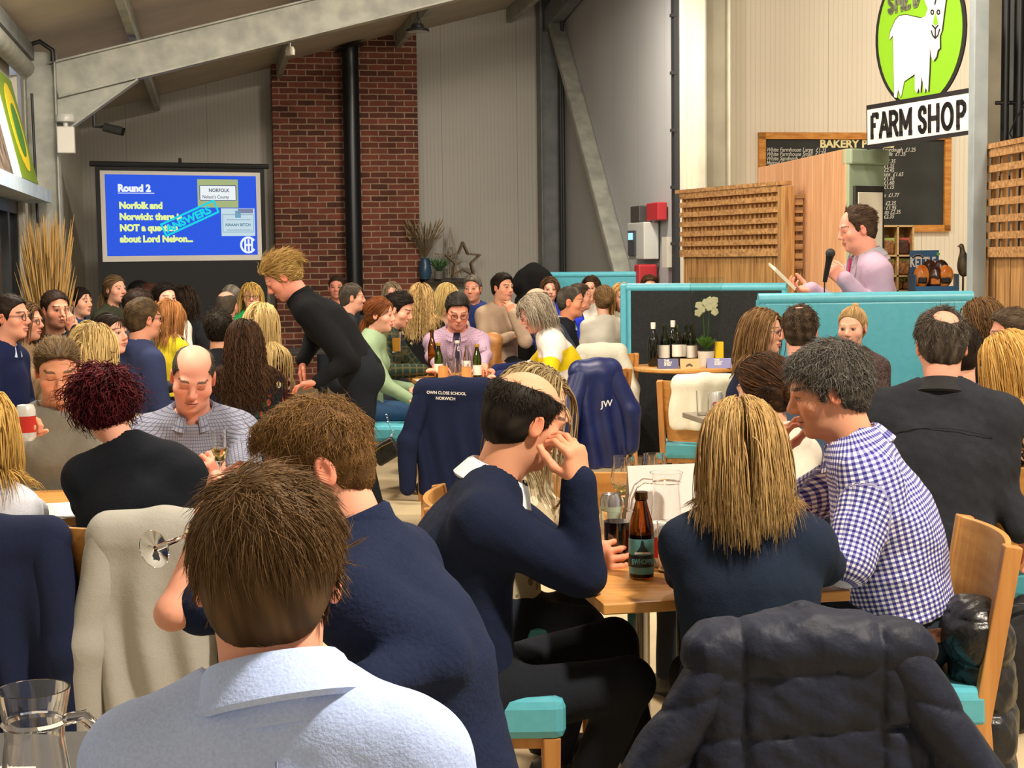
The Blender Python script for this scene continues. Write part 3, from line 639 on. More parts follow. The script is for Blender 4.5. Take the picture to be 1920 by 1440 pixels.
    if legs != 'none':
        Gp = SDF(); Gp.econe(pel+u2*.05, pel-u2*.03, Rt, (.168*s*W_, .122*s), (.172*s*W_, .128*s))
        for i in (0, 1): Gp.cap(hips[i], kn[i], (.088 if not f else .082)*s, .064*s, k=.045); Gp.cap(kn[i], an[i]-Z3*.0, .063*s, .047*s, k=.02)
        vp = float(np.clip(4/S, .011, .024)); V, Q = Gp.mesh(vp, lambda p, D: D-.004*wob(p, 24, seed+9)); pm = pants if not isinstance(pants, str) else cloth('trouser'+pants, pants); link('trousers', mesh_from('trousers', V, Q), pm, root)
        for i in (0, 1):
            fd = arr([F[0], F[1], 0]); Sh = SDF(); Sh.econe(arr([an[i][0], an[i][1], .045])-fd*.05, arr([an[i][0], an[i][1], .040])+fd*.15, Rt, (.040, .045), (.040, .030)); Sh.cap(an[i], an[i]-Z3*.03, .045, .045, k=.02)
            V, Q = Sh.mesh(.016); V[:, 2] = np.maximum(V[:, 2], .002); link('shoe', mesh_from('shoe', V, Q), flat('shoe'+shoe, shoe, .4), root)
    def collide(wp, R_, c_, s_):
        q = (wp-c_)@R_/s_; k0 = np.sqrt(((q-arr([0, -.013, .037]))/arr([.079, .100, .086]))**2@np.ones(3)); d1 = (k0-1)*.085; k1 = np.sqrt(((q-arr([0, .02, -.03]))/arr([.062, .064, .085]))**2@np.ones(3)); d1 = np.minimum(d1, (k1-1)*.07)
        return np.minimum(d1*s_, G.val(wp))
    hair_build(o, c, R, s, S, collide, root, seed)
    if specs: glasses(c, R, s, specs, root)
    return dict(root=root, c=c, R=R, nb=nb, pel=pel, arms=arms, F=F, Rt=Rt, u1=u1, s=s, un=un, G=G)
# ================================================================ the hall
A11 = math.radians(11); E1 = Vector((math.cos(A11), math.sin(A11), 0)); E2 = Vector((-math.sin(A11), math.cos(A11), 0)); UZ = Vector((0, 0, 1))
def wp(o, a, b, z): v = o+E1*a+E2*b; return Vector((v.x, v.y, z))
BL = Vector((-5.34, 19.37, 0))            # back corner by the left wall
BR = BL+E1*6.06                           # back corner at the steel stanchion
JC = BR-E2*5.5                            # where the return wall meets the lit shop wall
def panel_wall(key, c1, rib, joint, axis, rough=.55):
    """profiled metal cladding: fine vertical ribs, a joint every metre"""
    if key in MATS: return MATS[key]
    m, t, b = nt(key); tc = N(t, 'ShaderNodeTexCoord'); vm = N(t, 'ShaderNodeVectorMath', operation='DOT_PRODUCT'); L(t, tc.outputs['Object'], vm.inputs[0]); vm.inputs[1].default_value = axis
    def M(op, a, bb=None):
        n = N(t, 'ShaderNodeMath', operation=op)
        for i, v in ((0, a), (1, bb)):
            if v is None: continue
            if isinstance(v, (int, float)): n.inputs[i].default_value = v
            else: L(t, v, n.inputs[i])
        return n.outputs[0]
    u = vm.outputs['Value']; fr = M('FRACT', M('MULTIPLY', u, 1/rib)); g = M('LESS_THAN', fr, .16); jf = M('LESS_THAN', M('FRACT', M('MULTIPLY', u, 1/joint)), .008)
    mx = N(t, 'ShaderNodeMix', data_type='RGBA'); L(t, M('MAXIMUM', M('MULTIPLY', g, .22), M('MULTIPLY', jf, .7)), mx.inputs[0]); mx.inputs[6].default_value = C(c1); mx.inputs[7].default_value = tuple(c*.45 for c in C(c1)[:3])+(1,)
    n = N(t, 'ShaderNodeTexNoise', Scale=.7, Detail=4.); L(t, tc.outputs['Object'], n.inputs['Vector']); m2 = N(t, 'ShaderNodeMix', data_type='RGBA', blend_type='MULTIPLY'); m2.inputs[0].default_value = .25; L(t, mx.outputs[2], m2.inputs[6]); L(t, n.outputs['Fac'], m2.inputs[7])
    L(t, m2.outputs[2], b.inputs['Base Color']); b.inputs['Roughness'].default_value = rough
    bp = N(t, 'ShaderNodeBump', Strength=.5, Distance=.004, invert=True); L(t, g, bp.inputs['Height']); L(t, bp.outputs[0], b.inputs['Normal']); MATS[key] = m; return m
STEEL = noisy('galvanised_steel', '#8b8d86', '#a5a69c', scale=6, rough=.55, bump=.04, metal=.25, bscale=40)
STEELD = noisy('painted_steel', '#6d7173', '#7d8182', scale=5, rough=.6, bump=.03)
ROOFM = noisy('roof_sheet', '#b3a99a', '#c0b6a6', scale=2, rough=.7, bump=.0)
FLOORM = noisy('floor_screed', '#bfae8c', '#d0be9a', scale=1.6, rough=.42, bump=.03, detail=8, bscale=30)
def struct(o, **k): o['kind'] = 'structure'; return o
b = MB(); b.box((0, 10.5, -.06), (26, 30, .12)); struct(b.build('floor', FLOORM))
# walls
def wall(name, a, c, z0, z1, mat, th=.12, out=1):
    a = Vector((a.x, a.y, 0)); c = Vector((c.x, c.y, 0)); d = (c-a).normalized(); n = Vector((-d.y, d.x, 0))*th*out
    b = MB(); b._add([a+UZ*z0, c+UZ*z0, c+UZ*z1, a+UZ*z1, a+n+UZ*z0, c+n+UZ*z0, c+n+UZ*z1, a+n+UZ*z1], [(0, 1, 2, 3), (5, 4, 7, 6), (4, 0, 3, 7), (1, 5, 6, 2), (3, 2, 6, 7), (4, 5, 1, 0)]); return struct(b.build(name, mat))
WALLB = panel_wall('cladding_back', '#b9b6ae', .05, 1.0, tuple(E1)); WALLR = panel_wall('cladding_return', '#b3b5b8', .05, 1.0, tuple(E2)); WALLS = panel_wall('cladding_shop', '#efe6d2', .05, 1.0, tuple(E1)); WALLL = panel_wall('cladding_side', '#c8c4b8', .05, 1.0, tuple(E2))
wall('wall_back', BL, BR, 0, 7.2, WALLB)
wall('wall_return', JC, BR, 0, 7.2, WALLR, out=-1)
wall('wall_shop', JC-E2*.12, JC-E2*.12+E1*9, 0, 7.6, WALLS, out=1)
LN = BL-E2*25
wall('wall_left', LN, BL-E2*6.95, 2.1, 4.2, WALLL, out=1)
wall('wall_left', BL-E2*6.2, BL, 0, 4.2, WALLL, out=1)
# roof: pitched from the left eaves upward
SL = math.tan(math.radians(14.5)); EAVE = 3.42
def roofz(p): return EAVE+max(0, (Vector((p.x, p.y, 0))-BL).dot(E1))*SL
b = MB(); n_ = []
for (a_, c_) in ((-.2, .3), (13.5, .3), (13.5, -26), (-.2, -26)):
    for dz in (0, .1): p = wp(BL, a_, c_, EAVE+a_*SL+dz); n_.append(p)
b._add(n_, [(0, 2, 4, 6), (1, 7, 5, 3), (0, 1, 3, 2), (2, 3, 5, 4), (4, 5, 7, 6), (6, 7, 1, 0)]); struct(b.build('ceiling', ROOFM))
# purlins under the roof
for i, a_ in enumerate((.95, 2.45, 3.95, 5.45, 7.0)):
    b = MB(); p = wp(BL, a_, -.05, EAVE+a_*SL-.10); q = wp(BL, a_, -18, EAVE+a_*SL-.10); b.beam(p, q, .065, .18); struct(b.build('trim_1' if i == 0 else 'trim_%d' % (i+1), STEEL))
# portal frame by the left wall: stanchion, haunch, rafter
PF = BL-E2*6.55
def ibeam(b, a, c, dep, wd, up, tf=.014, tw=.012):
    a = Vector(a); c = Vector(c); d = (c-a).normalized(); r = d.cross(Vector(up)).normalized(); u = r.cross(d)
    for sg in (1, -1): b.beam(a+u*sg*(dep/2-tf/2), c+u*sg*(dep/2-tf/2), wd, tf, u)
    b.beam(a, c, tw, dep-tf*2, u); return b
b = MB(); ibeam(b, wp(PF, .20, 0, 0), wp(PF, .20, 0, 3.34), .26, .20, E1); struct(b.build('column_left', STEEL, bevel=.004))
b = MB(); r0 = wp(PF, .31, 0, 3.10); r1 = wp(PF, 8.4, 0, 3.10+8.09*SL); ibeam(b, r0, r1, .30, .16, UZ)
b.prism([(0, -.15), (0, -.46), (.66, .66*SL-.15)], wp(PF, .33, 0, 3.10)-E2*.006, E1, UZ, -.012)
b.beam(wp(PF, .33, 0, 2.64), wp(PF, .99, 0, 3.10+.66*SL-.155), .16, .014); struct(b.build('beam_rafter', STEEL))
# eaves rail and head rail of the glazing on the left wall
b = MB(); b.tube([wp(BL, .10, -16, 3.18), wp(BL, .10, -6.75, 3.18)], .075, 14); struct(b.build('trim_6', STEEL, smooth=True))
b = MB(); b.beam(wp(BL, .06, -16, 3.32), wp(BL, .06, -6.6, 3.32), .2, .12); struct(b.build('trim_7', STEELD))
b = MB(); b.box(wp(BL, .14, -10.4, 2.13), (.26, 7.3, .10), rz=A11); struct(b.build('trim_8', noisy('pale_steel', '#9db2c2', '#b4c5d0', 4, .45, .02)))
b = MB(); b.beam(wp(BL, .03, -6.93, 0), wp(BL, .03, -6.93, 3.1), .05, .05, E1)
b.box(wp(BL, .03, -7.02, 1.05), (.10, .16, 2.06), rz=A11); struct(b.build('trim_9', flat('door_lining', '#b9b5a8', .6)))
# glazed doors in the left wall
wn = struct(thing('door_1', None, None, wp(BL, 0, -8.6, 0)))
GLN = glassmat('night_glass', '#b9c4c6', .02); FRM = flat('dark_frame', '#1a1d20', .4)
b = MB()
for y_ in (-7.14, -7.72, -8.3, -9.6, -10.9, -12.2): b.box(wp(BL, .0, y_, 1.04), (.09, .10, 2.06), rz=A11)
b.box(wp(BL, .0, -9.7, 2.03), (.09, 5.2, .10), rz=A11); b.box(wp(BL, .0, -9.7, .06), (.09, 5.2, .12), rz=A11); struct(b.build('door_frame', FRM, wn))
for i, (y0, y1) in enumerate(((-7.14, -7.72), (-7.72, -8.3), (-8.3, -9.6), (-9.6, -10.9), (-10.9, -12.2))):
    b = MB(); b.box(wp(BL, 0, (y0+y1)/2, 1.04), (.012, y0-y1, 1.96), rz=A11); struct(b.build('glass_pane', GLN, wn))
b = MB(); b.box(wp(BL, -.9, -9.8, 1.2), (.05, 8, 2.4), rz=A11); struct(b.build('wall_night', flat('night_dark', '#0b0e12', .8)))
# brick chimney breast with flue
def brickmat():
    m, t, bs = nt('brick'); tc = N(t, 'ShaderNodeTexCoord'); dx = N(t, 'ShaderNodeVectorMath', operation='DOT_PRODUCT'); dx.inputs[1].default_value = tuple(E1); L(t, tc.outputs['Object'], dx.inputs[0])
    sp = N(t, 'ShaderNodeSeparateXYZ'); L(t, tc.outputs['Object'], sp.inputs[0]); cb = N(t, 'ShaderNodeCombineXYZ'); nz = N(t, 'ShaderNodeTexNoise', Scale=9., Detail=3.); L(t, tc.outputs['Object'], nz.inputs['Vector'])
    a1 = N(t, 'ShaderNodeMath', operation='MULTIPLY_ADD'); L(t, nz.outputs['Fac'], a1.inputs[0]); a1.inputs[1].default_value = .014; L(t, sp.outputs[2], a1.inputs[2]); L(t, dx.outputs['Value'], cb.inputs[0]); L(t, a1.outputs[0], cb.inputs[1])
    br = N(t, 'ShaderNodeTexBrick', Scale=1.); L(t, cb.outputs[0], br.inputs['Vector']); br.inputs['Brick Width'].default_value = .225; br.inputs['Row Height'].default_value = .075; br.inputs['Mortar Size'].default_value = .0085; br.inputs['Mortar Smooth'].default_value = .3; br.inputs['Bias'].default_value = -.1
    br.inputs['Color1'].default_value = C('#7c4434'); br.inputs['Color2'].default_value = C('#46281f'); br.inputs['Mortar'].default_value = C('#a08872'); n2 = N(t, 'ShaderNodeTexNoise', Scale=5., Detail=6.); L(t, tc.outputs['Object'], n2.inputs['Vector'])
    mx = N(t, 'ShaderNodeMix', data_type='RGBA', blend_type='OVERLAY'); mx.inputs[0].default_value = .5; L(t, br.outputs['Color'], mx.inputs[6]); L(t, n2.outputs['Fac'], mx.inputs[7]); L(t, mx.outputs[2], bs.inputs['Base Color']); bs.inputs['Roughness'].default_value = .9
    bp = N(t, 'ShaderNodeBump', Strength=.6, Distance=.01, invert=True); L(t, br.outputs['Fac'], bp.inputs['Height']); L(t, bp.outputs[0], bs.inputs['Normal']); return m
CH = BL+E1*2.36-E2*.35
b = MB(); z0, z1 = EAVE+2.36*SL+.06, EAVE+4.18*SL+.06
b._add([CH, CH+E1*1.83, CH+E1*1.83+UZ*z1, CH+UZ*z0, CH+E2*.35, CH+E1*1.83+E2*.35, CH+E1*1.83+E2*.35+UZ*z1, CH+E2*.35+UZ*z0], [(0, 1, 2, 3), (5, 4, 7, 6), (4, 0, 3, 7), (1, 5, 6, 2), (3, 2, 6, 7)])
struct(b.build('wall_chimney', brickmat()))
fl = thing('stove_flue', 'black stove flue pipe rising against the brick chimney breast', 'flue', wp(CH, .95, -.16, 0))
b = MB(); b.tube([wp(CH, .97, -.16, .9), wp(CH, .97, -.16, EAVE+3.3*SL-.03)], .105, 20); b.build('pipe', flat('flue_black', '#10161c', .35), fl, smooth=True)
b = MB(); b.lathe([(.105, 0), (.20, .0), (.19, .02), (.105, .03)], wp(CH, .97, -.16, EAVE+3.28*SL-.05), 20, ax=(E1*-SL+UZ)); b.build('roof_collar', flat('flue_black', '#10161c', .35), fl, smooth=True)
b = MB(); b.box(wp(CH, .97, -.3, .45), (.6, .45, .9), rz=A11); b.build('stove', flat('stove_black', '#15171a', .5), fl, bevel=.02)
# alcove shelf and dark hearth right of the chimney
b = MB(); b.box(wp(CH, 2.2, .12, 1.30), (.66, .36, .05), rz=A11); o = b.build('mantel_shelf', wood('dark_oak', '#2a2521', '#3a332c', 'x'), bevel=.006); tag(o, 'dark mantel shelf carrying a blue vase and wicker stars', 'shelf')
# return wall: stanchion, brace, eaves beam, pipes
b = MB(); ibeam(b, wp(BR, -.13, -.22, 0), wp(BR, -.13, -.22, 6.0), .26, .24, E1); struct(b.build('column_back', STEELD))
b = MB(); b.beam(wp(BR, -.10, -.5, 4.62), wp(BR, -.10, -4.55, .55), .10, .20, E1); struct(b.build('beam_brace', STEEL, bevel=.02))
b = MB(); b.beam(wp(BR, -.12, -.1, 4.62), wp(BR, -.12, -5.4, 4.62+.6), .16, .26); struct(b.build('beam_eaves', STEELD))
b = MB(); b.tube([wp(BR, -.06, -.62, 0), wp(BR, -.06, -.62, 4.6)], .03, 8); b.tube([wp(BR, -.06, -.74, 0), wp(BR, -.06, -.74, 4.6)], .022, 8); struct(b.build('trim_10', flat('conduit_dark', '#24282c', .5), smooth=True))
b = MB(); b.beam(wp(JC, -.02, .03, 0), wp(JC, -.02, .03, 7.4), .10, .07, E1)
for k in range(12): b.box(wp(JC, -.06, .0, .6+.55*k), (.05, .05, .03), rz=A11)
struct(b.build('trim_11', flat('trim_dark', '#22262b', .5)))
b = MB(); ibeam(b, wp(JC, .26, -.26, 0), wp(JC, .26, -.26, 7.4), .26, .30, E1); struct(b.build('column_shop', noisy('cream_steel', '#b9b4a2', '#cbc6b4', 3, .6, .03)))
# door control cabinet on the return wall
cb = thing('control_cabinet', 'grey door control cabinet with lit display on the return wall', 'control box', wp(JC, -.1, .9, 1.2))
b = MB(); b.box(wp(JC, -.10, .95, 1.74), (.16, .62, .38), rz=A11); b.build('housing', flat('cab_grey', '#b9bcb8', .5), cb, bevel=.01)
b = MB(); b.box(wp(JC, -.19, 1.05, 1.72), (.02, .26, .26), rz=A11); b.build('keypad', flat('cab_dark', '#3a4048', .4), cb)
b = MB(); b.box(wp(JC, -.205, 1.06, 1.79), (.01, .14, .07), rz=A11); b.build('display', flat('disp', '#88c8e8', .3, emit='#88d0ff', es=1.2), cb)
b = MB(); b.box(wp(JC, -.10, 1.05, 2.02), (.12, .34, .17), rz=A11); o = b.build('alarm_sounder', flat('snd', '#3b3a38', .5), bevel=.01); tag(o, 'small dark sounder box above the door control cabinet', 'alarm')
b = MB(); b.box(wp(JC, -.07, .55, 2.03), (.10, .40, .18), rz=A11); o = b.build('fire_call_point', flat('redbox', '#a8242c', .5), bevel=.01); tag(o, 'red and white alarm box beside the dark corner trim', 'alarm')
b = MB(); b.box(wp(JC, -.14, .72, 1.32), (.2, .18, .36), rz=A11); o = b.build('red_cabinet', flat('redbox', '#a8242c', .5), bevel=.02); tag(o, 'narrow red box hung under the door control cabinet', 'alarm')
b = MB(); b.box(wp(JC, -.06, .22, 1.62), (.06, .16, .30), rz=A11); o = b.build('switch_plate', flat('switchp', '#c9c6ba', .5)); tag(o, 'pale isolator switch by the dark corner trim', 'switch')
# high bay lamp, spot lamp, camera, emergency light
hb_ = thing('high_bay_lamp', 'black round high bay lamp hanging under the roof', 'lamp', P(783, 60, 17.2)); p = P(783, 57, 17.2)
b = MB(); b.lathe([(.001, .07), (.06, .07), (.07, .05), (.07, .03), (.125, .012), (.13, -.012), (.12, -.016)], p, 24); b.build('lamp_body', flat('lampblk', '#1d2023', .5), hb_, smooth=True)
b = MB(); b.lathe([(.001, -.013), (.118, -.013), (.118, -.018), (.001, -.018)], p, 24); b.build('diffuser', flat('lampdif', '#a8acac', .3), hb_)
b = MB(); b.tube([p+UZ*.07, p+UZ*.16, p+UZ*.5], .008, 6); b.tube([p+UZ*.06+E1*.05, p+UZ*.16, p+UZ*.06-E1*.05], .006, 6); b.build('hanger', flat('lampblk', '#1d2023', .5), hb_)
sp_ = thing('spot_lamp', 'small white spotlight hung under the rafter before the brick', 'lamp', P(544, 95, 14.2)); p = P(544, 96, 14.2)
b = MB(); b.lathe([(.030, .04), (.045, .01), (.042, -.035), (.001, -.038)], p, 16); b.build('lamp_head', flat('white_lamp', '#cfcabb', .4), sp_, smooth=True)
b = MB(); b.tube([p+UZ*.03, p+UZ*.22], .008, 6); b.build('bracket', flat('white_lamp', '#cfcabb', .4), sp_)
cm = thing('security_camera', 'black and grey security camera on the wall beside the screen', 'camera', P(215, 240, 17.5)); p = P(218, 243, 17.5)
b = MB(); b.tube([p-E1*.14+UZ*.03, p+E1*.06-UZ*.02], .05, 12); b.build('camera_body', flat('camw', '#5b5d60', .4), cm, smooth=True)
b = MB(); b.tube([p+E1*.06-UZ*.02, p+E1*.09-UZ*.03], .045, 12); b.build('lens', flat('lampblk', '#1d2023', .5), cm)
b = MB(); b.tube([p-E1*.14+UZ*.03, p-E1*.24+UZ*.03, p-E1*.24+UZ*.25], .02, 8); b.build('mount', flat('camw', '#5b5d60', .4), cm)
em = thing('emergency_light', 'white twin-head emergency light fixed to the left stanchion', 'lamp', wp(PF, .32, -.16, 2.4)); p = wp(PF, .40, -.15, 2.60)
b = MB(); b.box(p, (.14, .10, .22), rz=A11); b.build('battery_box', flat('em_white', '#cdccc4', .4), em, bevel=.01)
b = MB(); b.lathe([(.02, -.02), (.02, .03), (.075, .04), (.08, .07), (.07, .10), (.001, .10)], p+UZ*.11, 18); b.build('lamp_head', flat('em_head', '#b9bbb8', .3), em, smooth=True)
# cable on the left stanchion
b = MB(); b.tube([wp(PF, .05, -.16, 3.20), wp(PF, .10, -.17, 3.36), wp(PF, .22, -.17, 3.40), wp(PF, .32, -.17, 3.33), wp(PF, .32, -.16, 3.24)], .02, 8); b.tube([wp(PF, .14, -.15, 2.98), wp(PF, .15, -.15, 1.9), wp(PF, .16, -.15, .9)], .012, 8); o = b.build('cable', flat('cable_black', '#16181a', .5), smooth=True); tag(o, 'black cable looping over the top of the left stanchion and down it', 'cable')
# picture panels leaning on the head rail
GRN, YEL = flat('pic_green', '#6d8a1c', .5), flat('pic_yellow', '#d8c21c', .5)
pc = thing('picture_panel', 'green square panel with a yellow oval badge leaning on the rail', 'picture', wp(BL, .2, -8.0, 2.18)); u_ = (E2*.72+E1*.28).normalized(); O = wp(BL, .26, -7.65, 2.19); lean_ = (UZ+E1*-.22).normalized(); Xv = -E2
Xv = (-E2).normalized()
b = MB(); b.prism([(0, 0), (1.02, 0), (1.02, .80), (0, .80)], O, Xv, lean_, .05); b.build('panel', flat('pic_edge', '#d9d6cc', .6), pc)
b = MB(); b.prism([(.0, .0), (1.02, .0), (1.02, .80), (.0, .80)], O+E1*.001, Xv, lean_, -.004); b.build('face', GRN, pc)
b = MB(); b.prism([(.5+.33*math.cos(t), .40+.33*math.sin(t)) for t in np.linspace(0, 6.28, 28)[:-1]], O+E1*.006, Xv, lean_, -.004); b.build('badge', YEL, pc)
b = MB(); b.prism([(.5+.2*math.cos(t), .38+.2*math.sin(t)) for t in np.linspace(0, 6.28, 24)[:-1]], O+E1*.011, Xv, lean_, -.004); b.build('badge_center', flat('pic_g2', '#3d7a2a', .5), pc)
pc2 = thing('picture_panel', 'dark patterned panel leaning behind the green badge panel', 'picture', wp(BL, .2, -9.4, 2.18)); O = wp(BL, .24, -8.95, 2.19)
b = MB(); b.prism([(0, 0), (.9, 0), (.9, .75), (0, .75)], O, Xv, lean_, .04); b.build('panel', noisy('pic_dark', '#3a322c', '#77685c', 12, .6, 0), pc2)
# ---------------------------------------------------------------- projector screen with its slide
SA = math.radians(27); SX = Vector((math.cos(SA), math.sin(SA), 0)); SN = Vector((math.sin(SA), -math.cos(SA), 0))
YS = 16.6; s0 = P(184, 500, YS); scr = thing('projector_screen', 'projector screen on a stand showing a blue quiz slide', 'screen', (s0.x+1, s0.y+.5, 0))
# width so that the far edge lands at x=498
def onscr(px, py):
    d = ray(px, py); o = Vector((s0.x, s0.y, 0)); cz = Vector((0, 0, CAMZ)); t = (o-cz).dot(SN)/d.dot(SN); q = cz+d*t; return (q-o).dot(SX), q.z
W1, _ = onscr(497, 400); _, ZT = onscr(184, 309); _, ZB = onscr(190, 491); SO = Vector((s0.x, s0.y, 0))
def slide(name, poly, mat, lay, par=scr, th=.001): bb = MB(); bb.prism(poly, SO+SN*(.002+lay*.0018), SX, UZ, th); return bb.build(name, mat, par)
SB = flat('screen_black', '#0b0c0f', .7); SW = noisy('screen_white', '#d0cfca', '#d8d7d2', 2, .8, 0)
slide('screen_border', [(0, .35), (W1, .35), (W1, ZT), (0, ZT)], SB, 0, th=.004)
slide('screen_cloth', [(.05, ZB), (W1-.05, ZB), (W1-.05, ZT-.06), (.05, ZT-.06)], SW, 2)
b = MB(); b.tube([SO+SX*-.05+UZ*(ZT+.01), SO+SX*(W1+.05)+UZ*(ZT+.01)], .03, 10); b.build('top_case', SB, scr)
b = MB(); b.tube([SO+SX*W1/2-SN*.05+UZ*.05, SO+SX*W1/2-SN*.05+UZ*(ZT+.09)], .018, 8)
for a_ in (0, 2.1, 4.2): b.tube([SO+SX*W1/2-SN*.05+UZ*.5, SO+SX*(W1/2+.45*math.cos(a_))-SN*(.05+.45*math.sin(a_))+UZ*.01], .014, 8)
b.build('stand', SB, scr)
def emis(key, col, st=1.): return flat(key, '#000000', .8, emit=col, es=st, spec=.0)
BLU = emis('slide_blue', '#3763f2', .85); Z1 = ZT-.10; Z0 = ZB+.06; X0, X1_ = .10, W1-.10
def R_(x0, x1, y0, y1): f = lambda x, y: (X0+(X1_-X0)*x, Z1-(Z1-Z0)*y); return [f(x0, y1), f(x1, y1), f(x1, y0), f(x0, y0)]
SLD = slide('slide', R_(0, 1, 0, 1), BLU, 3)
def slide(name, poly, mat, lay, par=None, th=.001): bb = MB(); bb.prism(poly, SO+SN*(.002+lay*.0018), SX, UZ, th); return bb.build(name, mat, par or SLD)
def stext(name, bd, x, y, size, mat, lay=5, sx=1., bold=.002, rot=0, par=None):
    c_, s_ = math.cos(rot), math.sin(rot); hgt = Z1-Z0
    return text(name, bd, size*hgt, mat, SO+SN*(.002+lay*.0018)+SX*(X0+(X1_-X0)*x)+UZ*(Z1-hgt*y), SX*c_+UZ*s_, UZ*c_-SX*s_, par or SLD, sx, bold)
TW, TY, TC = emis('slide_white', '#eef4ff', 1.0), emis('slide_yellow', '#e6f59a', 1.0), emis('slide_cyan', '#20d8e8', 1.0)
stext('slide_title', 'Round 2', .08, .205, .118, TW, bold=.006); slide('title_underline', R_(.08, .315, .222, .232), TW, 5)
for i, ln in enumerate(('Norfolk and', 'Norwich; there is', 'NOT a question', 'about Lord Nelson...')): stext('slide_line', ln, .085, .415+.138*i, .112, TY, bold=.006, sx=.97)
PALE = emis('slide_pale', '#cfe6f2', .9); PALE2 = emis('slide_pale2', '#a9d4ea', .9)
slide('sign_photo', R_(.60, .875, .045, .40), noisy('ph1', '#b7cf7a', '#d8b070', 20, .8, 0) if False else emis('ph1', '#b9c98c', .8), 4)
slide('sign_plate', R_(.612, .862, .12, .315), emis('plate_w', '#f2f8fb', .95), 5); bb = MB(); bb.stroke(R_(.615, .859, .125, .31), .008, SO+SN*.0128, SX, UZ, .001, True); bb.build('plate_border', emis('plate_b', '#27408a', .8), SLD)
stext('sign_text', 'NORFOLK', .675, .205, .064, emis('ptxt', '#4a5a72', .7), 6, bold=.001, sx=.9); stext('sign_text', "Nelson's County", .632, .285, .056, emis('ptxt', '#4a5a72', .7), 6, bold=.0005, sx=.9)
slide('memorial_photo', R_(.755, .985, .41, .76), PALE, 4); slide('memorial_top', R_(.87, .975, .415, .47), emis('ph2', '#8f93b8', .8), 5); slide('memorial_crest', R_(.85, .89, .44, .53), emis('ph3', '#7fb6d6', .8), 5)
bb = MB(); bb.stroke(R_(.765, .975, .49, .71), .006, SO+SN*.0128, SX, UZ, .001, True); bb.build('memorial_border', emis('ph4', '#8ab4cc', .8), SLD)
stext('memorial_text', 'NAAAH BITCH', .782, .635, .05, emis('ptx2', '#4f7f92', .8), 6, bold=.0008)
for y_ in (.55, .68): slide('memorial_rule', R_(.79, .96, y_, y_+.008), emis('ph4', '#8ab4cc', .8), 6)
hgt = Z1-Z0; an_ = math.radians(24); sa, ca = math.sin(an_), math.cos(an_); O2 = SO+SN*.0165+SX*(X0+(X1_-X0)*.385)+UZ*(Z1-hgt*.755); Xr, Yr = SX*ca+UZ*sa, UZ*ca-SX*sa
bb = MB(); LW = (X1_-X0)*.385; bb.stroke([(0, 0), (LW, 0), (LW, .155*hgt), (0, .155*hgt)], .022, O2, Xr, Yr, .001, True); bb.build('stamp_border', TC, SLD)
text('stamp_text', 'ANSWERS', .13*hgt, TC, O2+Xr*.03+Yr*.03*hgt, Xr, Yr, SLD, 1.06, .005)
# round monogram at the lower corner of the slide
cx, cz = X0+(X1_-X0)*.935, Z1-hgt*.875; rr = .095*hgt; O3 = SO+SN*.0128
bb = MB(); bb.stroke([(cx+rr*math.cos(t), cz+rr*math.sin(t)) for t in np.linspace(.6, 5.7, 26)], .024, O3, SX, UZ, .001)
for k in (-.42, 0.05, .52): bb.stroke([(cx+rr*k, cz-rr*.8), (cx+rr*k, cz+rr*.8)], .022, O3, SX, UZ, .001)
bb.stroke([(cx-rr*.42, cz), (cx+rr*.52, cz)], .022, O3, SX, UZ, .001); bb.build('monogram', TW, SLD)
# ---------------------------------------------------------------- booths: turquoise upholstered screens
TURQ = noisy('turquoise_vinyl', '#4f9fb0', '#54a5b6', 30, .38, .05, bscale=220, spec=.5); TURQ2 = TURQ; FELT = noisy('black_felt', '#17191a', '#202223', 60, .9, .15); SLATW = wood('rough_timber', '#6e4f33', '#9a744c', 'x')
def booth(label, a, b_, h, faces, sidew=None, base=.0):
    """a padded screen from floor point a to b_: padded rim, face panels, timber foot"""
    a = Vector(a); b_ = Vector(b_); d = (b_-a).normalized(); n = Vector((d.y, -d.x, 0)); Ln = (b_-a).length
    t = thing('booth_screen', label, 'partition', ((a+b_)/2).to_tuple()[:2]+(0,))
    q = MB(); r = .032; q.tube([a+UZ*base+UZ*.0, a+UZ*(h-r)], r*1.0, 12); q.tube([a+UZ*(h-r)-d*.02, b_+UZ*(h-r)+d*.02], r*1.15, 14); q.tube([b_+UZ*base, b_+UZ*(h-r)], r, 12); q.build('padded_rim', TURQ, t, smooth=True)
    for sg, mt in zip((1, -1), faces):
        q = MB(); q.box((a+b_)/2+UZ*((h+base)/2-.02)+n*sg*.016, (Ln-.02, .03, h-base-.06), Matrix((d, n, UZ)).transposed()); q.build('face_panel', mt, t, bevel=.008)
    if sidew:
        q = MB(); e = sidew; q.box(a+UZ*(h/2+base/2+.0)-n*e/2+UZ*0, (.05, e, h-base), Matrix((d, n, UZ)).transposed()); q.build('end_pad', TURQ, t, bevel=.02)
    return t
M0 = P(1184, 852, 12.15); M0.z = 0; M1 = P(1470, 852, 11.62); M1.z = 0; md = (M1-M0).normalized()
t = booth('tall black-faced booth screen with turquoise rim behind the round table', M0, M1, 1.366, (FELT, TURQ))
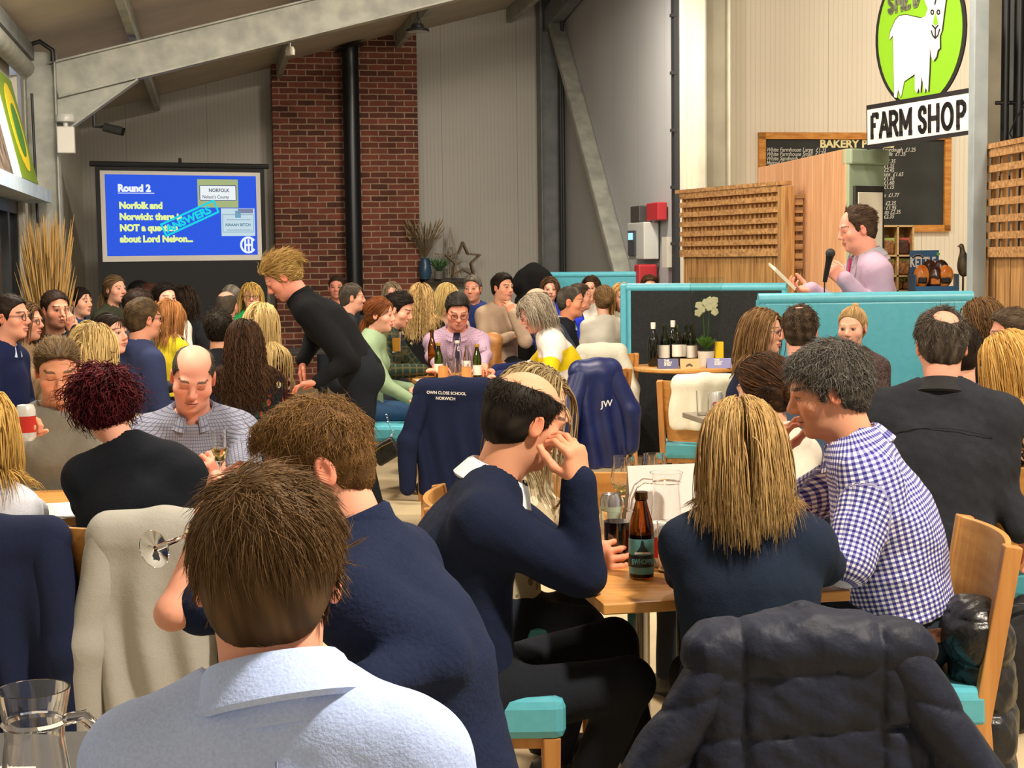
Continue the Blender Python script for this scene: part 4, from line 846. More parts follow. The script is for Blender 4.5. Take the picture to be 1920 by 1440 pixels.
# its turquoise side wing and timber plinth, seen to the left of the black face
w0 = M0+Vector((-.05, .02, 0)); w1 = P(1173, 755, 12.8); w1.z = 0
q = MB(); q.beam(Vector((w0.x, w0.y, .87)), Vector((w1.x, w1.y, .87)), .06, .99); q.build('side_wing', TURQ, t, bevel=.012)
q = MB(); [q.beam(Vector((w0.x, w0.y, z)), Vector((w1.x, w1.y, z)), .06, .085) for z in (.06, .16, .26, .34)]; q.build('timber_plinth', SLATW, t)
N0 = P(1428, 900, 8.36); N0.z = 0; N1 = P(1812, 900, 8.36); N1.z = 0
booth('wide turquoise booth screen in front of the man with the microphone', N0, N1, 1.369, (TURQ, TURQ))
F0 = P(1028, 600, 16.2); F0.z = 0; F1 = P(1208, 600, 15.8); F1.z = 0
booth('far turquoise booth screen under the steel brace', F0, F1, 1.425, (TURQ, TURQ))
# ---------------------------------------------------------------- trellis screens
TIM = wood('trellis_timber', '#86603a', '#c09258', 'z'); TIMX = wood('trellis_timber_x', '#8a643e', '#c2945e', 'x')
def trellis(label, a, b_, z0, z1, nx, nz, zboard, par=None, post=True, lw=.028):
    a = Vector((a.x, a.y, 0)); b_ = Vector((b_.x, b_.y, 0)); d = (b_-a).normalized(); n = Vector((d.y, -d.x, 0)); Ln = (b_-a).length; Mx = Matrix((d, n, UZ)).transposed()
    t = thing('trellis_screen', label, 'trellis', ((a+b_)/2).to_tuple()[:2]+(0,))
    q = MB()
    for i in range(nx+1): q.box(a+d*Ln*i/nx+UZ*(z0+z1)/2, (lw, .035, z1-z0), Mx)
    q.build('upright_slats', TIM, t); q = MB()
    for i in range(nz+1): q.box((a+b_)/2+UZ*(z0+(z1-z0)*i/nz)+n*.034, (Ln, .032, .042 if 0 < i < nz else .06), Mx)
    q.build('cross_slats', TIMX, t); q = MB()
    k = max(3, int(Ln/.11))
    for i in range(k): q.box(a+d*Ln*(i+.5)/k+UZ*zboard/2+n*(.004*(i % 2)), (Ln/k-.006, .03, zboard), Mx)
    q.build('boarding', TIM, t); q = MB()
    q.box((a+b_)/2+UZ*(z1+.035)+n*.01, (Ln+.12, .10, .03), Mx); q.build('capping', TIMX, t)
    if post:
        q = MB(); q.box(b_+UZ*(z1+.01)/2+d*.04, (.09, .10, z1+.01), Mx); q.build('post', TIM, t, bevel=.006)
    return t
ta = P(1284, 480, 13.2); tb = P(1468, 480, 11.85)
trellis('timber trellis screen standing behind the black-faced booth', ta, tb, 1.60, 2.09, 24, 6, 1.58)
tc_ = P(1487, 480, 11.95); td = P(1503, 480, 11.95)
trellis('narrow shaded trellis strip between the trellis screen and pine cabinet', tc_, td, 1.50, 1.99, 2, 7, 1.48, post=False)
te = P(1846, 480, 9.4); tf = P(1960, 480, 8.5)
trellis('timber trellis screen beside the grey steel post at the shop end', te, tf, 1.58, 2.17, 6, 6, 1.55, post=False, lw=.03)
# steel post in front of the shop sign; concrete stanchion with conduits
b = MB(); p = P(1828, 700, 9.25); b.box((p.x, p.y, 3.6), (.087, .087, 7.2), rz=.1); struct(b.build('column_post', noisy('post_grey', '#8d979b', '#9ba5a8', 6, .5, .03), bevel=.005))
b = MB(); p = P(1885, 700, 12.1); b.box((p.x+.05, p.y+.15, 3.7), (.52, .3, 7.4), rz=A11); struct(b.build('column_concrete', noisy('concrete', '#8d8775', '#a39c88', 3, .8, .05)))
for k, (px, rr_, lab) in enumerate(((1884, .030, 'thick black conduit on the concrete column, nearer the post'), (1909, .036, 'thick black conduit on the concrete column, beside the frame edge'))):
    p = P(px, 200, 10.9); b = MB(); b.tube([(p.x, p.y, 1.4), (p.x, p.y, 5.6)], rr_, 10)
    for z in (2.1, 2.62, 3.4): b.tube([(p.x-.07, p.y-.01, z), (p.x+.07, p.y-.01, z)], .014, 8)
    o = b.build('conduit', flat('conduit_black', '#0f1113', .45), smooth=True); tag(o, lab, 'pipe')
b = MB(); b.tube([P(1920, 200, 10.8), P(1905, 222, 10.8), P(1893, 250, 10.8), P(1900, 262, 10.8), P(1912, 256, 10.8)], .006, 6); o = b.build('cable', flat('conduit_black', '#0f1113', .45)); tag(o, 'thin black cable looping between the two conduits', 'cable')
b = MB(); a = P(1842, 700, 11.9); q_ = P(2300, 700, 9.5); b.beam(Vector((a.x+.2, a.y+.4, 3.5)), Vector((q_.x, q_.y, 3.5)), .1, 7); struct(b.build('wall_right', noisy('grey_wall', '#5d6062', '#6a6d6e', 2, .8, 0)))
# ---------------------------------------------------------------- shop sign
GA = math.radians(22); GX = Vector((math.sin(GA)*1, -math.cos(GA), 0)); GX = Vector((math.cos(math.radians(68)), -math.sin(math.radians(68)), 0))
G0 = P(1632, 240, 10.9)
def onsign(px, py):
    n = Vector((GX.y, -GX.x, 0)); d = ray(px, py); cz = Vector((0, 0, CAMZ)); t_ = (G0-cz).dot(n)/d.dot(n); q = cz+d*t_; return (q-G0).dot(GX), q.z-G0.z
GN = Vector((GX.y, -GX.x, 0)); GN = GN if GN.y < 0 else -GN
sg = thing('shop_sign', 'hanging farm shop sign with a white goat on a green oval', 'sign', (G0.x, G0.y, G0.z-.1))
def sgp(pts): return [onsign(*p) for p in pts]
def splate(name, pts, mat, lay, th=.003, par=None):
    q = MB(); q.prism(sgp(pts) if isinstance(pts[0], tuple) else pts, G0+GN*(lay*.003), GX, UZ, th*(1 if GX.cross(UZ).dot(GN) > 0 else -1)); return q.build(name, mat, par or sg)
SBLK, SWHT, SGRN, SGRY = flat('sign_black', '#1d1a1c', .5), flat('sign_white', '#e6e0d8', .5), flat('sign_green', '#7fb61c', .5), flat('sign_grey', '#6a6d58', .5)
def Z6(x, y): return (1600+x/4.966, y/4.966)
ov = lambda grow: [(1728+ (84+grow)*math.cos(t)+ (2 if math.cos(t) > 0 else 0), 62+(140+grow)*math.sin(t)-.18*(84+grow)*math.cos(t)) for t in np.linspace(0, 2*math.pi, 48)[:-1]]
OVR = splate('oval_rim', ov(0), SBLK, 0, .012); splate('oval', ov(-6), SGRN, 4.2, par=OVR)
NBD = splate('name_board', [(1630, 198), (1838, 162.5), (1838, 250), (1631, 281)], SBLK, 4.4, .012); splate('name_face', [Z6(162, 1025), (1835, 173), (1835, 243), Z6(165, 1350)], SWHT, 8.6, par=NBD)
goat = [(362, 372), (372, 300), (420, 190), (455, 150), (520, 140), (600, 160), (660, 172), (700, 150), (722, 80), (690, 0), (690, -60), (890, -60), (885, 20), (870, 130), (850, 290), (830, 345), (832, 450), (812, 470), (800, 530), (775, 568), (755, 530), (742, 425), (735, 640), (722, 855), (700, 815), (690, 862), (664, 700), (650, 862), (636, 815), (620, 865), (602, 840), (600, 690), (500, 760), (470, 905), (445, 830), (430, 912), (408, 905), (398, 330)]
splate('goat_outline', [Z6(x, y) for x, y in [(x+(-7 if x < 600 else 7), y+(-7 if y < 400 else 5)) for x, y in goat]], SBLK, 6.2, par=OVR); splate('goat', [Z6(*p) for p in goat], SWHT, 7.4, par=OVR)
splate('goat_muzzle', [Z6(*p) for p in ((797, 120), (822, 215), (795, 240), (775, 215))], SGRN, 8.6, par=OVR)
def sstroke(name, pts, wd, mat, lay):
    q = MB(); q.stroke(sgp([Z6(*p) for p in pts]), wd, G0+GN*lay*.003, GX, UZ, .003*(1 if GX.cross(UZ).dot(GN) > 0 else -1)); return q.build(name, mat, OVR)
for pts in ([(765, 235), (795, 268), (822, 235)], [(795, 268), (795, 355)], [(757, 285), (770, 330), (795, 358), (820, 330), (836, 270)]): sstroke('goat_mouth', pts, .010, SBLK, 8.6)
for ex in (767, 824): sstroke('goat_eye', [(ex+13*math.cos(t), 115+20*math.sin(t)) for t in np.linspace(0, 6.28, 10)], .009, SBLK, 8.6)
sstroke('goat_brow', [(790, 45), (800, 0)], .012, SBLK, 8.6)
# slab letters drawn as strokes in a unit box: SHED above the goat, FARM SHOP on the board
GL = {'F': [[(0, 0), (0, 1)], [(0, 1), (.8, 1), (.8, .8)], [(0, .52), (.55, .52)], [(-.2, 0), (.25, 0)]], 'A': [[(0, 0), (.5, 1), (1, 0)], [(.2, .34), (.8, .34)], [(-.16, 0), (.2, 0)], [(.78, 0), (1.16, 0)], [(.25, 1), (.5, 1)]],
      'R': [[(0, 0), (0, 1), (.5, 1), (.8, .88), (.82, .65), (.55, .5), (0, .5)], [(.45, .5), (.85, 0), (1.05, 0)], [(-.2, 0), (.22, 0)], [(-.2, 1), (0, 1)]], 'M': [[(0, 0), (0, 1), (.5, .25), (1, 1), (1, 0)], [(-.18, 0), (.2, 0)], [(.8, 0), (1.2, 0)], [(-.18, 1), (0, 1)], [(1, 1), (1.18, 1)]],
      'S': [[(.86, .72), (.86, .9), (.65, 1), (.35, 1), (.08, .86), (.08, .66), (.3, .54), (.65, .46), (.9, .32), (.9, .14), (.65, 0), (.35, 0), (.08, .1), (.05, .28)]], 'H': [[(0, 0), (0, 1)], [(1, 0), (1, 1)], [(0, .5), (1, .5)], [(-.18, 0), (.2, 0)], [(.8, 0), (1.18, 0)], [(-.18, 1), (.2, 1)], [(.8, 1), (1.18, 1)]],
      'O': [[(.5+.5*math.cos(t), .5+.5*math.sin(t)) for t in np.linspace(0, 6.2832, 22)]], 'P': [[(0, 0), (0, 1), (.55, 1), (.88, .88), (.9, .66), (.6, .48), (0, .48)], [(-.2, 0), (.25, 0)], [(-.2, 1), (0, 1)]], 'E': [[(.8, .2), (.8, 0), (0, 0), (0, 1), (.8, 1), (.8, .8)], [(0, .5), (.5, .5)], [(-.15, 0), (0, 0)], [(-.15, 1), (0, 1)]], 'D': [[(0, 0), (0, 1), (.5, 1), (.9, .7), (.9, .3), (.5, 0), (0, 0)], [(-.15, 0), (0, 0)], [(-.15, 1), (0, 1)]]}
def letters(name, word, x0s, wds, y_bot, y_top, wd, mat, lay):
    q = MB()
    for ch, xa, wl in zip(word, x0s, wds):
        for ln in GL[ch]:
            pts = []
            for (u, v) in ln: x = xa+wl*u; pts.append(onsign(*Z6(x, y_bot(x)+(y_top(x)-y_bot(x))*v)))
            q.stroke(pts+[], wd, G0+GN*lay*.003, GX, UZ, .003*(1 if GX.cross(UZ).dot(GN) > 0 else -1))
    return q.build(name, mat, NBD if word[0] == 'F' else OVR)
letters('lettering', 'FARMSHOP', (208, 285, 380, 478, 648, 745, 866, 1010), (62, 75, 72, 88, 62, 78, 90, 70), lambda x: 1278-(x-190)*.112, lambda x: 1078-(x-190)*.148, .034, SBLK, 9.8)
letters('lettering', 'SHED', (352, 420, 505, 590), (40, 55, 48, 44), lambda x: 122-(x-350)*.27, lambda x: 10-(x-350)*.27-40, .030, SGRY, 6.2)
b = MB()
for px in (1690, 1780): p = G0+GX*onsign(px, 0)[0]; b.tube([(p.x, p.y, G0.z+onsign(px, -60)[1]), (p.x, p.y, 6.2)], .006, 6)
b.build('hanging_wire', STEELD, sg)
# ---------------------------------------------------------------- bakery price board on the shop wall
SWO = JC-E2*.12
def onw(px, py, off=.04):
    o = SWO-E2*off; d = ray(px, py); cz = Vector((0, 0, CAMZ)); t_ = (o-cz).dot(E2)/d.dot(E2); q = cz+d*t_; return (q-o).dot(E1), q.z
bx0, bz1 = onw(1423, 248); bx1, _ = onw(1783, 262); _, bz0 = onw(1780, 434)
pb = thing('price_board', 'pine-framed bakery price blackboard on the cream wall', 'blackboard', wp(SWO, (bx0+bx1)/2, -.04, bz0))
def onb(lay): return Vector((SWO.x, SWO.y, 0))-E2*(.01+lay*.004)
fw = .066
q = MB(); q.prism([(bx0+fw, bz0+fw), (bx1-fw, bz0+fw), (bx1-fw, bz1-fw), (bx0+fw, bz1-fw)], onb(1), E1, UZ, .01); q.build('board', noisy('chalkboard', '#2b2d2b', '#353734', 3, .8, 0), pb); PBB = bpy.data.objects[[o.name for o in pb.children if o.name.startswith('board')][0]]
q = MB(); q.box(wp(SWO, (bx0+bx1)/2, -.03, bz1-fw/2), (bx1-bx0, .05, fw), rz=A11); q.box(wp(SWO, (bx0+bx1)/2, -.03, bz0+fw/2), (bx1-bx0, .05, fw), rz=A11); q.box(wp(SWO, bx0+fw/2, -.03, (bz0+bz1)/2), (fw, .05, bz1-bz0-.01), rz=A11); q.box(wp(SWO, bx1-fw/2, -.03, (bz0+bz1)/2), (fw, .05, bz1-bz0-.01), rz=A11); q.build('frame', wood('orange_pine', '#b0702c', '#d09244', 'x'), pb)
CHK, CRM = flat('chalk', '#c9c7be', .9), flat('board_cream', '#e6dca6', .7)
def bt(bd, px, py, size, mat, bold=0., sx=1., shear=0.): x, z = onw(px, py); text('lettering', bd, size, mat, onb(4.5)+E1*x+UZ*z, E1, UZ, PBB, sx, bold, shear=shear)
bt('BAKERY PRICES', 1538, 276, .105, CRM, .004, 1.08)
for i, ln in enumerate(('White Farmhouse Large  £1.35', 'White Farmhouse Small  £1.50', 'White Sandwich  £1.95', 'Malted Grain Large  £2.10')): bt(ln, 1437, 284+8.2*i, .056, CHK, .0005, .88, .25)
for px, py, ln in ((1655, 284, 'Sourdough  £1.25'), (1657, 292, 'Rolls  £1.35'), (1655, 306, '  £1.35'), (1655, 315, ' £1.35'), (1655, 322.5, ' £2.45'), (1653, 330, 'Buns  £1.65'), (1655, 338, ' £1.10'), (1655, 346, ' £1.60'), (1655, 354, ' £1.15'), (1654, 369.5, 'es  £1.77'), (1655, 384.5, 's £2.35'), (1655, 393, 'e £1.95'), (1653, 401, 'cuts £2.35'), (1655, 409.5, ' £2.35')): bt(ln, px, py, .056, CHK, .0005, .88, .25)
# ---------------------------------------------------------------- pine cabinet with a sage end, framed mirror
PINE = noisy('knotty_pine', '#c8956c', '#dca97e', 3, .5, .05, 6, stretch=(9, 9, .7)); SAGE = flat('sage_paint', '#8f9f86', .5)
kb = thing('larder_cabinet', 'tall pine boarded cabinet with sage green end behind the speaker', 'cabinet', P(1585, 700, 11.4).to_tuple()[:2]+(0,))
k0 = P(1424, 480, 13.2); k1 = P(1588, 480, 10.95); k2 = P(1654, 480, 11.15); ktop = 1.58+(478-283)/FPX*10.95
def slab(name, a, c, z0, z1, th, mat, par, bevel=.004): q = MB(); a = Vector((a.x, a.y, (z0+z1)/2)); c = Vector((c.x, c.y, (z0+z1)/2)); q.beam(a, c, th, z1-z0); return q.build(name, mat, par, bevel)
nb_ = 9
for i in range(nb_): slab('side_board', k0.lerp(k1, i/nb_+.003), k0.lerp(k1, (i+1)/nb_-.003), 0, ktop-.0, .03, PINE, kb)
slab('end_panel', k1, k2, 0, ktop-.05, .035, SAGE, kb); slab('cornice', k1.lerp(k2, -.02), k2.lerp(k1, -.06), ktop-.11, ktop, .09, SAGE, kb, .012)
dk = (k2-k1).normalized(); nk = Vector((dk.y, -dk.x, 0))
mr = thing('framed_panel', 'dark framed pale panel on the sage end of the larder cabinet', 'picture', k1.lerp(k2, .5).to_tuple()[:2]+(1.2,)); fa, fb = k1.lerp(k2, .10)+nk*.03, k1.lerp(k2, .93)+nk*.03
slab('frame', fa, fb, .95, 2.06, .025, flat('frame_dark', '#2b2824', .5), mr); slab('pale_face', k1.lerp(k2, .17)+nk*.045, k1.lerp(k2, .86)+nk*.045, 1.0, 2.015, .01, flat('pale_face', '#cfc6b4', .35), mr)
# ---------------------------------------------------------------- snack rack, crisps display, rooster
sr = thing('snack_rack', 'light wood pigeonhole rack of snack packets behind the speaker', 'shelf', P(1680, 700, 12.2).to_tuple()[:2]+(0,)); r0 = P(1655, 480, 12.2); r1 = P(1712, 480, 12.2); PLY = wood('pale_ply', '#cfa870', '#e4c48c', 'x', 2)
rx = (r1-r0).normalized(); rz0, rz1 = 1.02, 1.58+(475-424)/FPX*12.2; rw = (r1-r0).length; ry = Vector((-rx.y, rx.x, 0)); MR = Matrix((rx, ry, UZ)).transposed()
for k in range(3): q = MB(); q.box(r0+rx*rw*k/2+ry*.13+UZ*((rz0+rz1)/2-r0.z), (.014, .26, rz1-rz0), MR); q.build('upright', PLY, sr)
lev = [rz1, rz1-.185*1.0, rz1-.37, rz1-.55][0:]; lev = [1.58+(475-y)/FPX*12.2 for y in (424, 479, 517, 545)]
for z in lev: q = MB(); q.box(r0+rx*rw/2+ry*.13+UZ*(z-r0.z), (rw, .26, .014), MR); q.build('shelf', PLY, sr)
q = MB(); q.box(r0+rx*rw/2+ry*.26+UZ*((rz0+rz1)/2-r0.z), (rw, .012, rz1-rz0), MR); q.build('back_panel', PLY, sr)
q = MB(); q.box(r0+rx*rw/2+ry*.13+UZ*(rz0/2-r0.z), (rw, .3, rz0), MR); q.build('base', PLY, sr)
def packet(loc, label, top, body_, sz=(.11, .05, .17), rz=0, grp='snack packets in the rack'):
    t_ = thing('snack_packet', label, 'packet', loc, grp); q = SDF(); q.rbox((0, 0, sz[2]*.45), (sz[0]/2, sz[1]/2, sz[2]*.45), r=.02); V, Q = q.mesh(.009, lambda p, D: D+.003*wob(p, 70, int(abs(loc[0])*1000) % 97)); o = link('bag', mesh_from('bag', V+arr(loc), Q), body_, t_)
    q = MB(); q.box((loc[0], loc[1]-.002, loc[2]+sz[2]*.80), (sz[0]*1.02, sz[1]*.75, sz[2]*.36)); q.build('header_card', top, t_, bevel=.006); t_.rotation_euler = (0, 0, rz); return t_
NUT = noisy('nuts', '#6a4026', '#a8743c', 60, .5, .1); NUTD = noisy('nuts_dark', '#3a221a', '#5a3524', 60, .5, .1); HG, HR = flat('card_green', '#9fb25a', .5), flat('card_red', '#c05a4c', .5)
for (k, l_, hd, bd, lab) in ((0, 1, HG, NUT, 'green-topped nut packet in the upper pigeonhole nearer the cabinet'), (1, 1, HR, NUTD, 'red-topped nut packet in the upper pigeonhole'), (1, 2, HG, NUT, 'green-topped nut packet in the middle pigeonhole'), (0, 2, HG, NUT, 'green-topped nut packet half hidden behind the speaker'), (0, 3, HG, NUT, 'green-topped packet in the bottom pigeonhole behind the shoulder')):
    p = r0+rx*rw*(k*.5+.25)+ry*.08; packet((p.x, p.y, lev[l_]+.008), lab, hd, bd, sz=(.10, .05, .135))
for k in range(2): p = r0+rx*rw*(.62+.25*k)+ry*.08; packet((p.x, p.y, lev[3]+.008), ('pale green packet in the bottom pigeonhole, inner one', 'pale green packet in the bottom pigeonhole, outer one')[k], HG, NUT, sz=(.055, .05, .10))
q = MB(); st0 = P(1790, 545, 11.8); q.box((st0.x-.02, st0.y, .48), (.62, .5, .96)); o = q.build('display_counter', PLY, bevel=.01); tag(o, 'low pale counter holding the crisps display', 'counter')
kd = thing('crisps_display', 'blue crisps display box with a printed header card', 'display', P(1745, 545, 11.7).to_tuple()[:2]+(.96,)); h0 = P(1713, 506, 11.75); h1 = P(1768, 506, 11.75)
KB = flat('display_blue', '#1e5482', .45); hz1 = 1.58+(474-469)/FPX*11.75; hz0 = hz1-.165*1.0
slab('header_card', h0+Vector((0, .12, 0)), h1+Vector((0, .12, 0)), .96, hz1, .012, KB, kd, 0)
ho = Vector((h0.x, h0.y+.108, 0)); text('lettering', 'KETTLE', .105, SWHT, ho+Vector((.0, 0, hz1-.125)), (1, 0, 0), UZ, kd, .56, .0035)
q = MB(); q.stroke([(.0+.10*t, hz1-.065+.028*math.sin(t*3.1)) for t in np.linspace(.0, 1., 9)], .016, ho+Vector((.01, -.001, 0)), Vector((1, 0, 0)), UZ, .001); q.build('steam_swirl', SWHT, kd)
q = MB(); q.prism([(.215+.014*math.cos(t), hz1-.03+.014*math.sin(t)) for t in np.linspace(0, 6, 12)], ho+Vector((0, -.001, 0)), Vector((1, 0, 0)), UZ, .001); q.build('round_mark', flat('mark_green', '#5aa03c', .5), kd)
tray0 = P(1717, 540, 11.6); tray1 = P(1797, 540, 11.6)
for a_, c_ in ((tray0, tray1), ): slab('tray_front', a_, c_, .96, 1.33, .012, KB, kd)
slab('tray_side', tray1, tray1+Vector((.03, .22, 0)), .96, 1.42, .012, KB, kd); slab('tray_side', tray0, tray0+Vector((0, .22, 0)), .96, 1.42, .012, KB, kd)
ORG = noisy('crisp_orange', '#d86a1c', '#f0a050', 14, .25, .3); BKP = noisy('crisp_dark', '#2a1c18', '#5a3020', 14, .25, .3)
for k, (px, py, mt) in enumerate(((1728, 518, ORG), (1752, 520, BKP), (1772, 518, ORG), (1744, 508, BKP), (1764, 508, BKP))):
    p = P(px, py, 11.75 if k < 3 else 11.86); t_ = thing('crisps_bag', ('orange crisps bag in the display box, nearest its header', 'dark crisps bag between the two orange bags', 'orange crisps bag at the outer end of the display box', 'dark crisps bag at the back under the header lettering', 'dark crisps bag at the back outer corner')[k], 'packet', (p.x, p.y, p.z-.1), 'crisps bags in the display')
    q = SDF(); q.ell((p.x, p.y, p.z), (.062, .035, .09)); V, Q = q.mesh(.009, lambda pp, D: D+.006*wob(pp, 60, k)); link('bag', mesh_from('bag', V, Q), mt, t_); q = MB(); q.box((p.x, p.y-.012, p.z-.03), (.07, .05, .05)); q.build('print_panel', (SBLK, ORG)[k % 2], t_, bevel=.01)
rs_ = thing('rooster_ornament', 'grey metal rooster ornament beside the crisps display', 'ornament', P(1802, 545, 11.7).to_tuple()[:2]+(.96,)); p = P(1806, 498, 11.72); MET = noisy('aged_metal', '#4a4438', '#6b6250', 30, .5, .2, metal=.5)
q = SDF(); q.ell((p.x, p.y, p.z), (.045, .04, .085)); q.cap((p.x, p.y, p.z+.06), (p.x-.012, p.y, p.z+.14), .028, .016, k=.03); q.ell((p.x-.016, p.y, p.z+.15), (.018, .014, .018), k=.01); q.cap((p.x-.03, p.y, p.z+.15), (p.x-.05, p.y, p.z+.145), .007, .002, k=.005); q.ell((p.x+.05, p.y, p.z-.02), (.02, .02, .07), k=.04); V, Q = q.mesh(.006); link('rooster', mesh_from('rooster', V, Q), MET, rs_)
q = MB(); q.tube([(p.x, p.y, .965), (p.x, p.y, p.z-.07)], .008, 8); q.lathe([(.001, .97), (.06, .97), (.06, .96), (.001, .96)], (p.x, p.y, 0), 16); q.build('stand', MET, rs_)
# ================================================================ furniture, coats and table things
BEECH = wood('beech', '#a87038', '#c08a4c', 'z', 2.2, .4); BEECHX = wood('beech_x', '#b07a3e', '#c8924f', 'x', 2.2, .36); CHROME = flat('brushed_steel', '#9a958c', .28, 1.); GLASS = glassmat('clear_glass', '#ffffff', .0); TURQS = noisy('turquoise_seat', '#52a4b4', '#58aaba', 30, .34, .05, bscale=260)
def table(label, corners, poles=(), th=.028, mat=None, z=.74):
    t = thing('table', label, 'table', (sum(c[0] for c in corners)/4, sum(c[1] for c in corners)/4, 0)); q = MB(); q.prism([(c[0], c[1]) for c in corners], (0, 0, z), (1, 0, 0), (0, 1, 0), -th); q.build('tabletop', mat or BEECHX, t, bevel=.004)
    for p in poles:
        q = MB(); q.tube([(p[0], p[1], .02), (p[0], p[1], z-th)], .034, 18); q.build('pole', CHROME, t, smooth=True); q = MB(); q.box((p[0], p[1], .012), (.44, .44, .02), rz=A11); q.build('base_plate', CHROME, t, bevel=.005)
    return t
def tb4(a, wx, dy): a = Vector((a.x, a.y, 0)); return [a, a+E1*wx, a+E1*wx+E2*dy, a+E2*dy]
TA = PZ(1131, 1133, .74); TF = table('beech table with a brown beer bottle and a pint of dark beer', tb4(TA, .64, 1.28), (wp(TA, .33, .36, 0), wp(TA, .33, .86, 0)))
T2A = PZ(-60, 978, .74); table('beech table with papers where the red-haired woman leans', tb4(T2A, 1.02, .66), (wp(T2A, .3, .33, 0), wp(T2A, .8, .33, 0)))
T3A = PZ(797, 724, .74); table('beech table crowded with bottles under the man in the lilac shirt', tb4(T3A, .86, 1.15), (wp(T3A, .42, .35, 0), wp(T3A, .42, .85, 0)))
T4B = PZ(1279, 773, .74); T4A = Vector((T4B.x, T4B.y, 0))-E2*1.0; table('table with a white can and tumbler by the white cardigan chair', tb4(T4A, .34, 1.0), (wp(T4A, .17, .5, 0),), mat=noisy('grey_oak', '#7d7263', '#94897a', 6, .3, .02))
T5 = PZ(1863, 868, .74); table('beech table under the leopard-print sleeve', [T5, PZ(2080, 985, .74), PZ(2120, 868, .74), PZ(1985, 830, .74)], (PZ(2010, 900, .74),))
table('dark table carrying the glass jug', [(-1.5, 1.25), (-.62, 1.25), (-.62, 2.72), (-1.5, 2.70)], ((-1.05, 2.1),), mat=noisy('dark_table', '#2a2724', '#35322e', 5, .6, .02))
T6 = PZ(430, 668, .74); table('dark table of bottles before the projector screen', tb4(PZ(380, 664, .74), 1.2, .7), (wp(PZ(380, 664, .74), .6, .35, 0),), mat=noisy('dark_table', '#2a2724', '#35322e', 5, .6, .02))
T7 = PZ(1095, 667, .74); table('table of water glasses beside the black-faced booth', tb4(Vector((T7.x, T7.y, 0)), .36, .9), (wp(T7, .18, .4, 0),))
# round table
RT0 = P(1286, 686, 11.45); rtz = RT0.z; rt = thing('round_table', 'round beech table of wine bottles and an orchid by the booth', 'table', (RT0.x, RT0.y, 0)); q = MB(); q.lathe([(.001, rtz), (.385, rtz), (.395, rtz-.008), (.395, rtz-.024), (.38, rtz-.032), (.001, rtz-.032)], (RT0.x, RT0.y, 0), 48); q.build('tabletop', BEECHX, rt, smooth=True)
q = MB(); q.tube([(RT0.x, RT0.y, .02), (RT0.x, RT0.y, rtz-.03)], .034, 18); q.build('pole', CHROME, rt, smooth=True); q = MB(); q.lathe([(.001, .025), (.2, .02), (.22, .005), (.22, 0), (.001, 0)], (RT0.x, RT0.y, 0), 32); q.build('base_disc', CHROME, rt, smooth=True)
# chairs: built once facing the camera, then copied
def make_chair(label):
    t = thing('dining_chair', label, 'chair'); q = MB(); q.box((0, 0, .447), (.47, .46, .105)); q.build('seat', TURQS, t, bevel=.025); q = MB(); q.box((0, 0, .39), (.43, .42, .04)); q.build('seat_frame', BEECH, t, bevel=.004)
    for sx in (-1, 1): q = MB(); q._add([(sx*.205+dx*k, -.195+dy*k, z) for z, k in ((0, .7), (.40, 1.)) for dx, dy in ((-.022, -.022), (.022, -.022), (.022, .022), (-.022, .022))], [(0, 1, 2, 3)[::-1], (4, 5, 6, 7), (0, 1, 5, 4), (1, 2, 6, 5), (2, 3, 7, 6), (3, 0, 4, 7)]); q.build('leg', BEECH, t, bevel=.004)
    for sx in (-1, 1): q = MB(); q.beam((sx*.215, .245, 0), (sx*.215, .205, .42), .034, .045, (0, 1, 0)); q.beam((sx*.215, .205, .41), (sx*.225, .275, .86), .034, .045, (0, 1, 0)); q.build('leg', BEECH, t, bevel=.004)
    q = MB(); n = 12; vs = []
    for z, off, wd in ((.50, .215, .19), (.86, .268, .235)):
        for th in (0, .016):
            for i in range(n+1): x = -wd+2*wd*i/n; vs.append((x, off+th-.045*(x/wd)**2+.028, z))
    m = n+1; fs = []
    for i in range(n): fs += [(i, i+1, 2*m+i+1, 2*m+i), (m+i+1, m+i, 3*m+i, 3*m+i+1), (2*m+i, 2*m+i+1, 3*m+i+1, 3*m+i), (i+1, i, m+i, m+i+1)]
    fs += [(0, 2*m, 3*m, m), (n, m+n, 3*m+n, 2*m+n)]; q._add(vs, fs); q.build('backrest', BEECHX, t, bevel=.003); return t
CH0 = make_chair('beech chair with turquoise seat under the bald man in navy'); c_ = P(890, 1300, 3.93); CH0.location = (c_.x, c_.y, 0); CH0.rotation_euler = (0, 0, math.radians(90))
GRPC = 'beech dining chairs with turquoise seats'; CH0['group'] = GRPC
def chair(label, px, Y, yaw): p = P(px, 1000, Y); return dup(CH0, (p.x, p.y, 0), label, math.radians(yaw), GRPC)
def chairw(label, p, yaw): return dup(CH0, (p[0], p[1], 0), label, math.radians(yaw), GRPC)
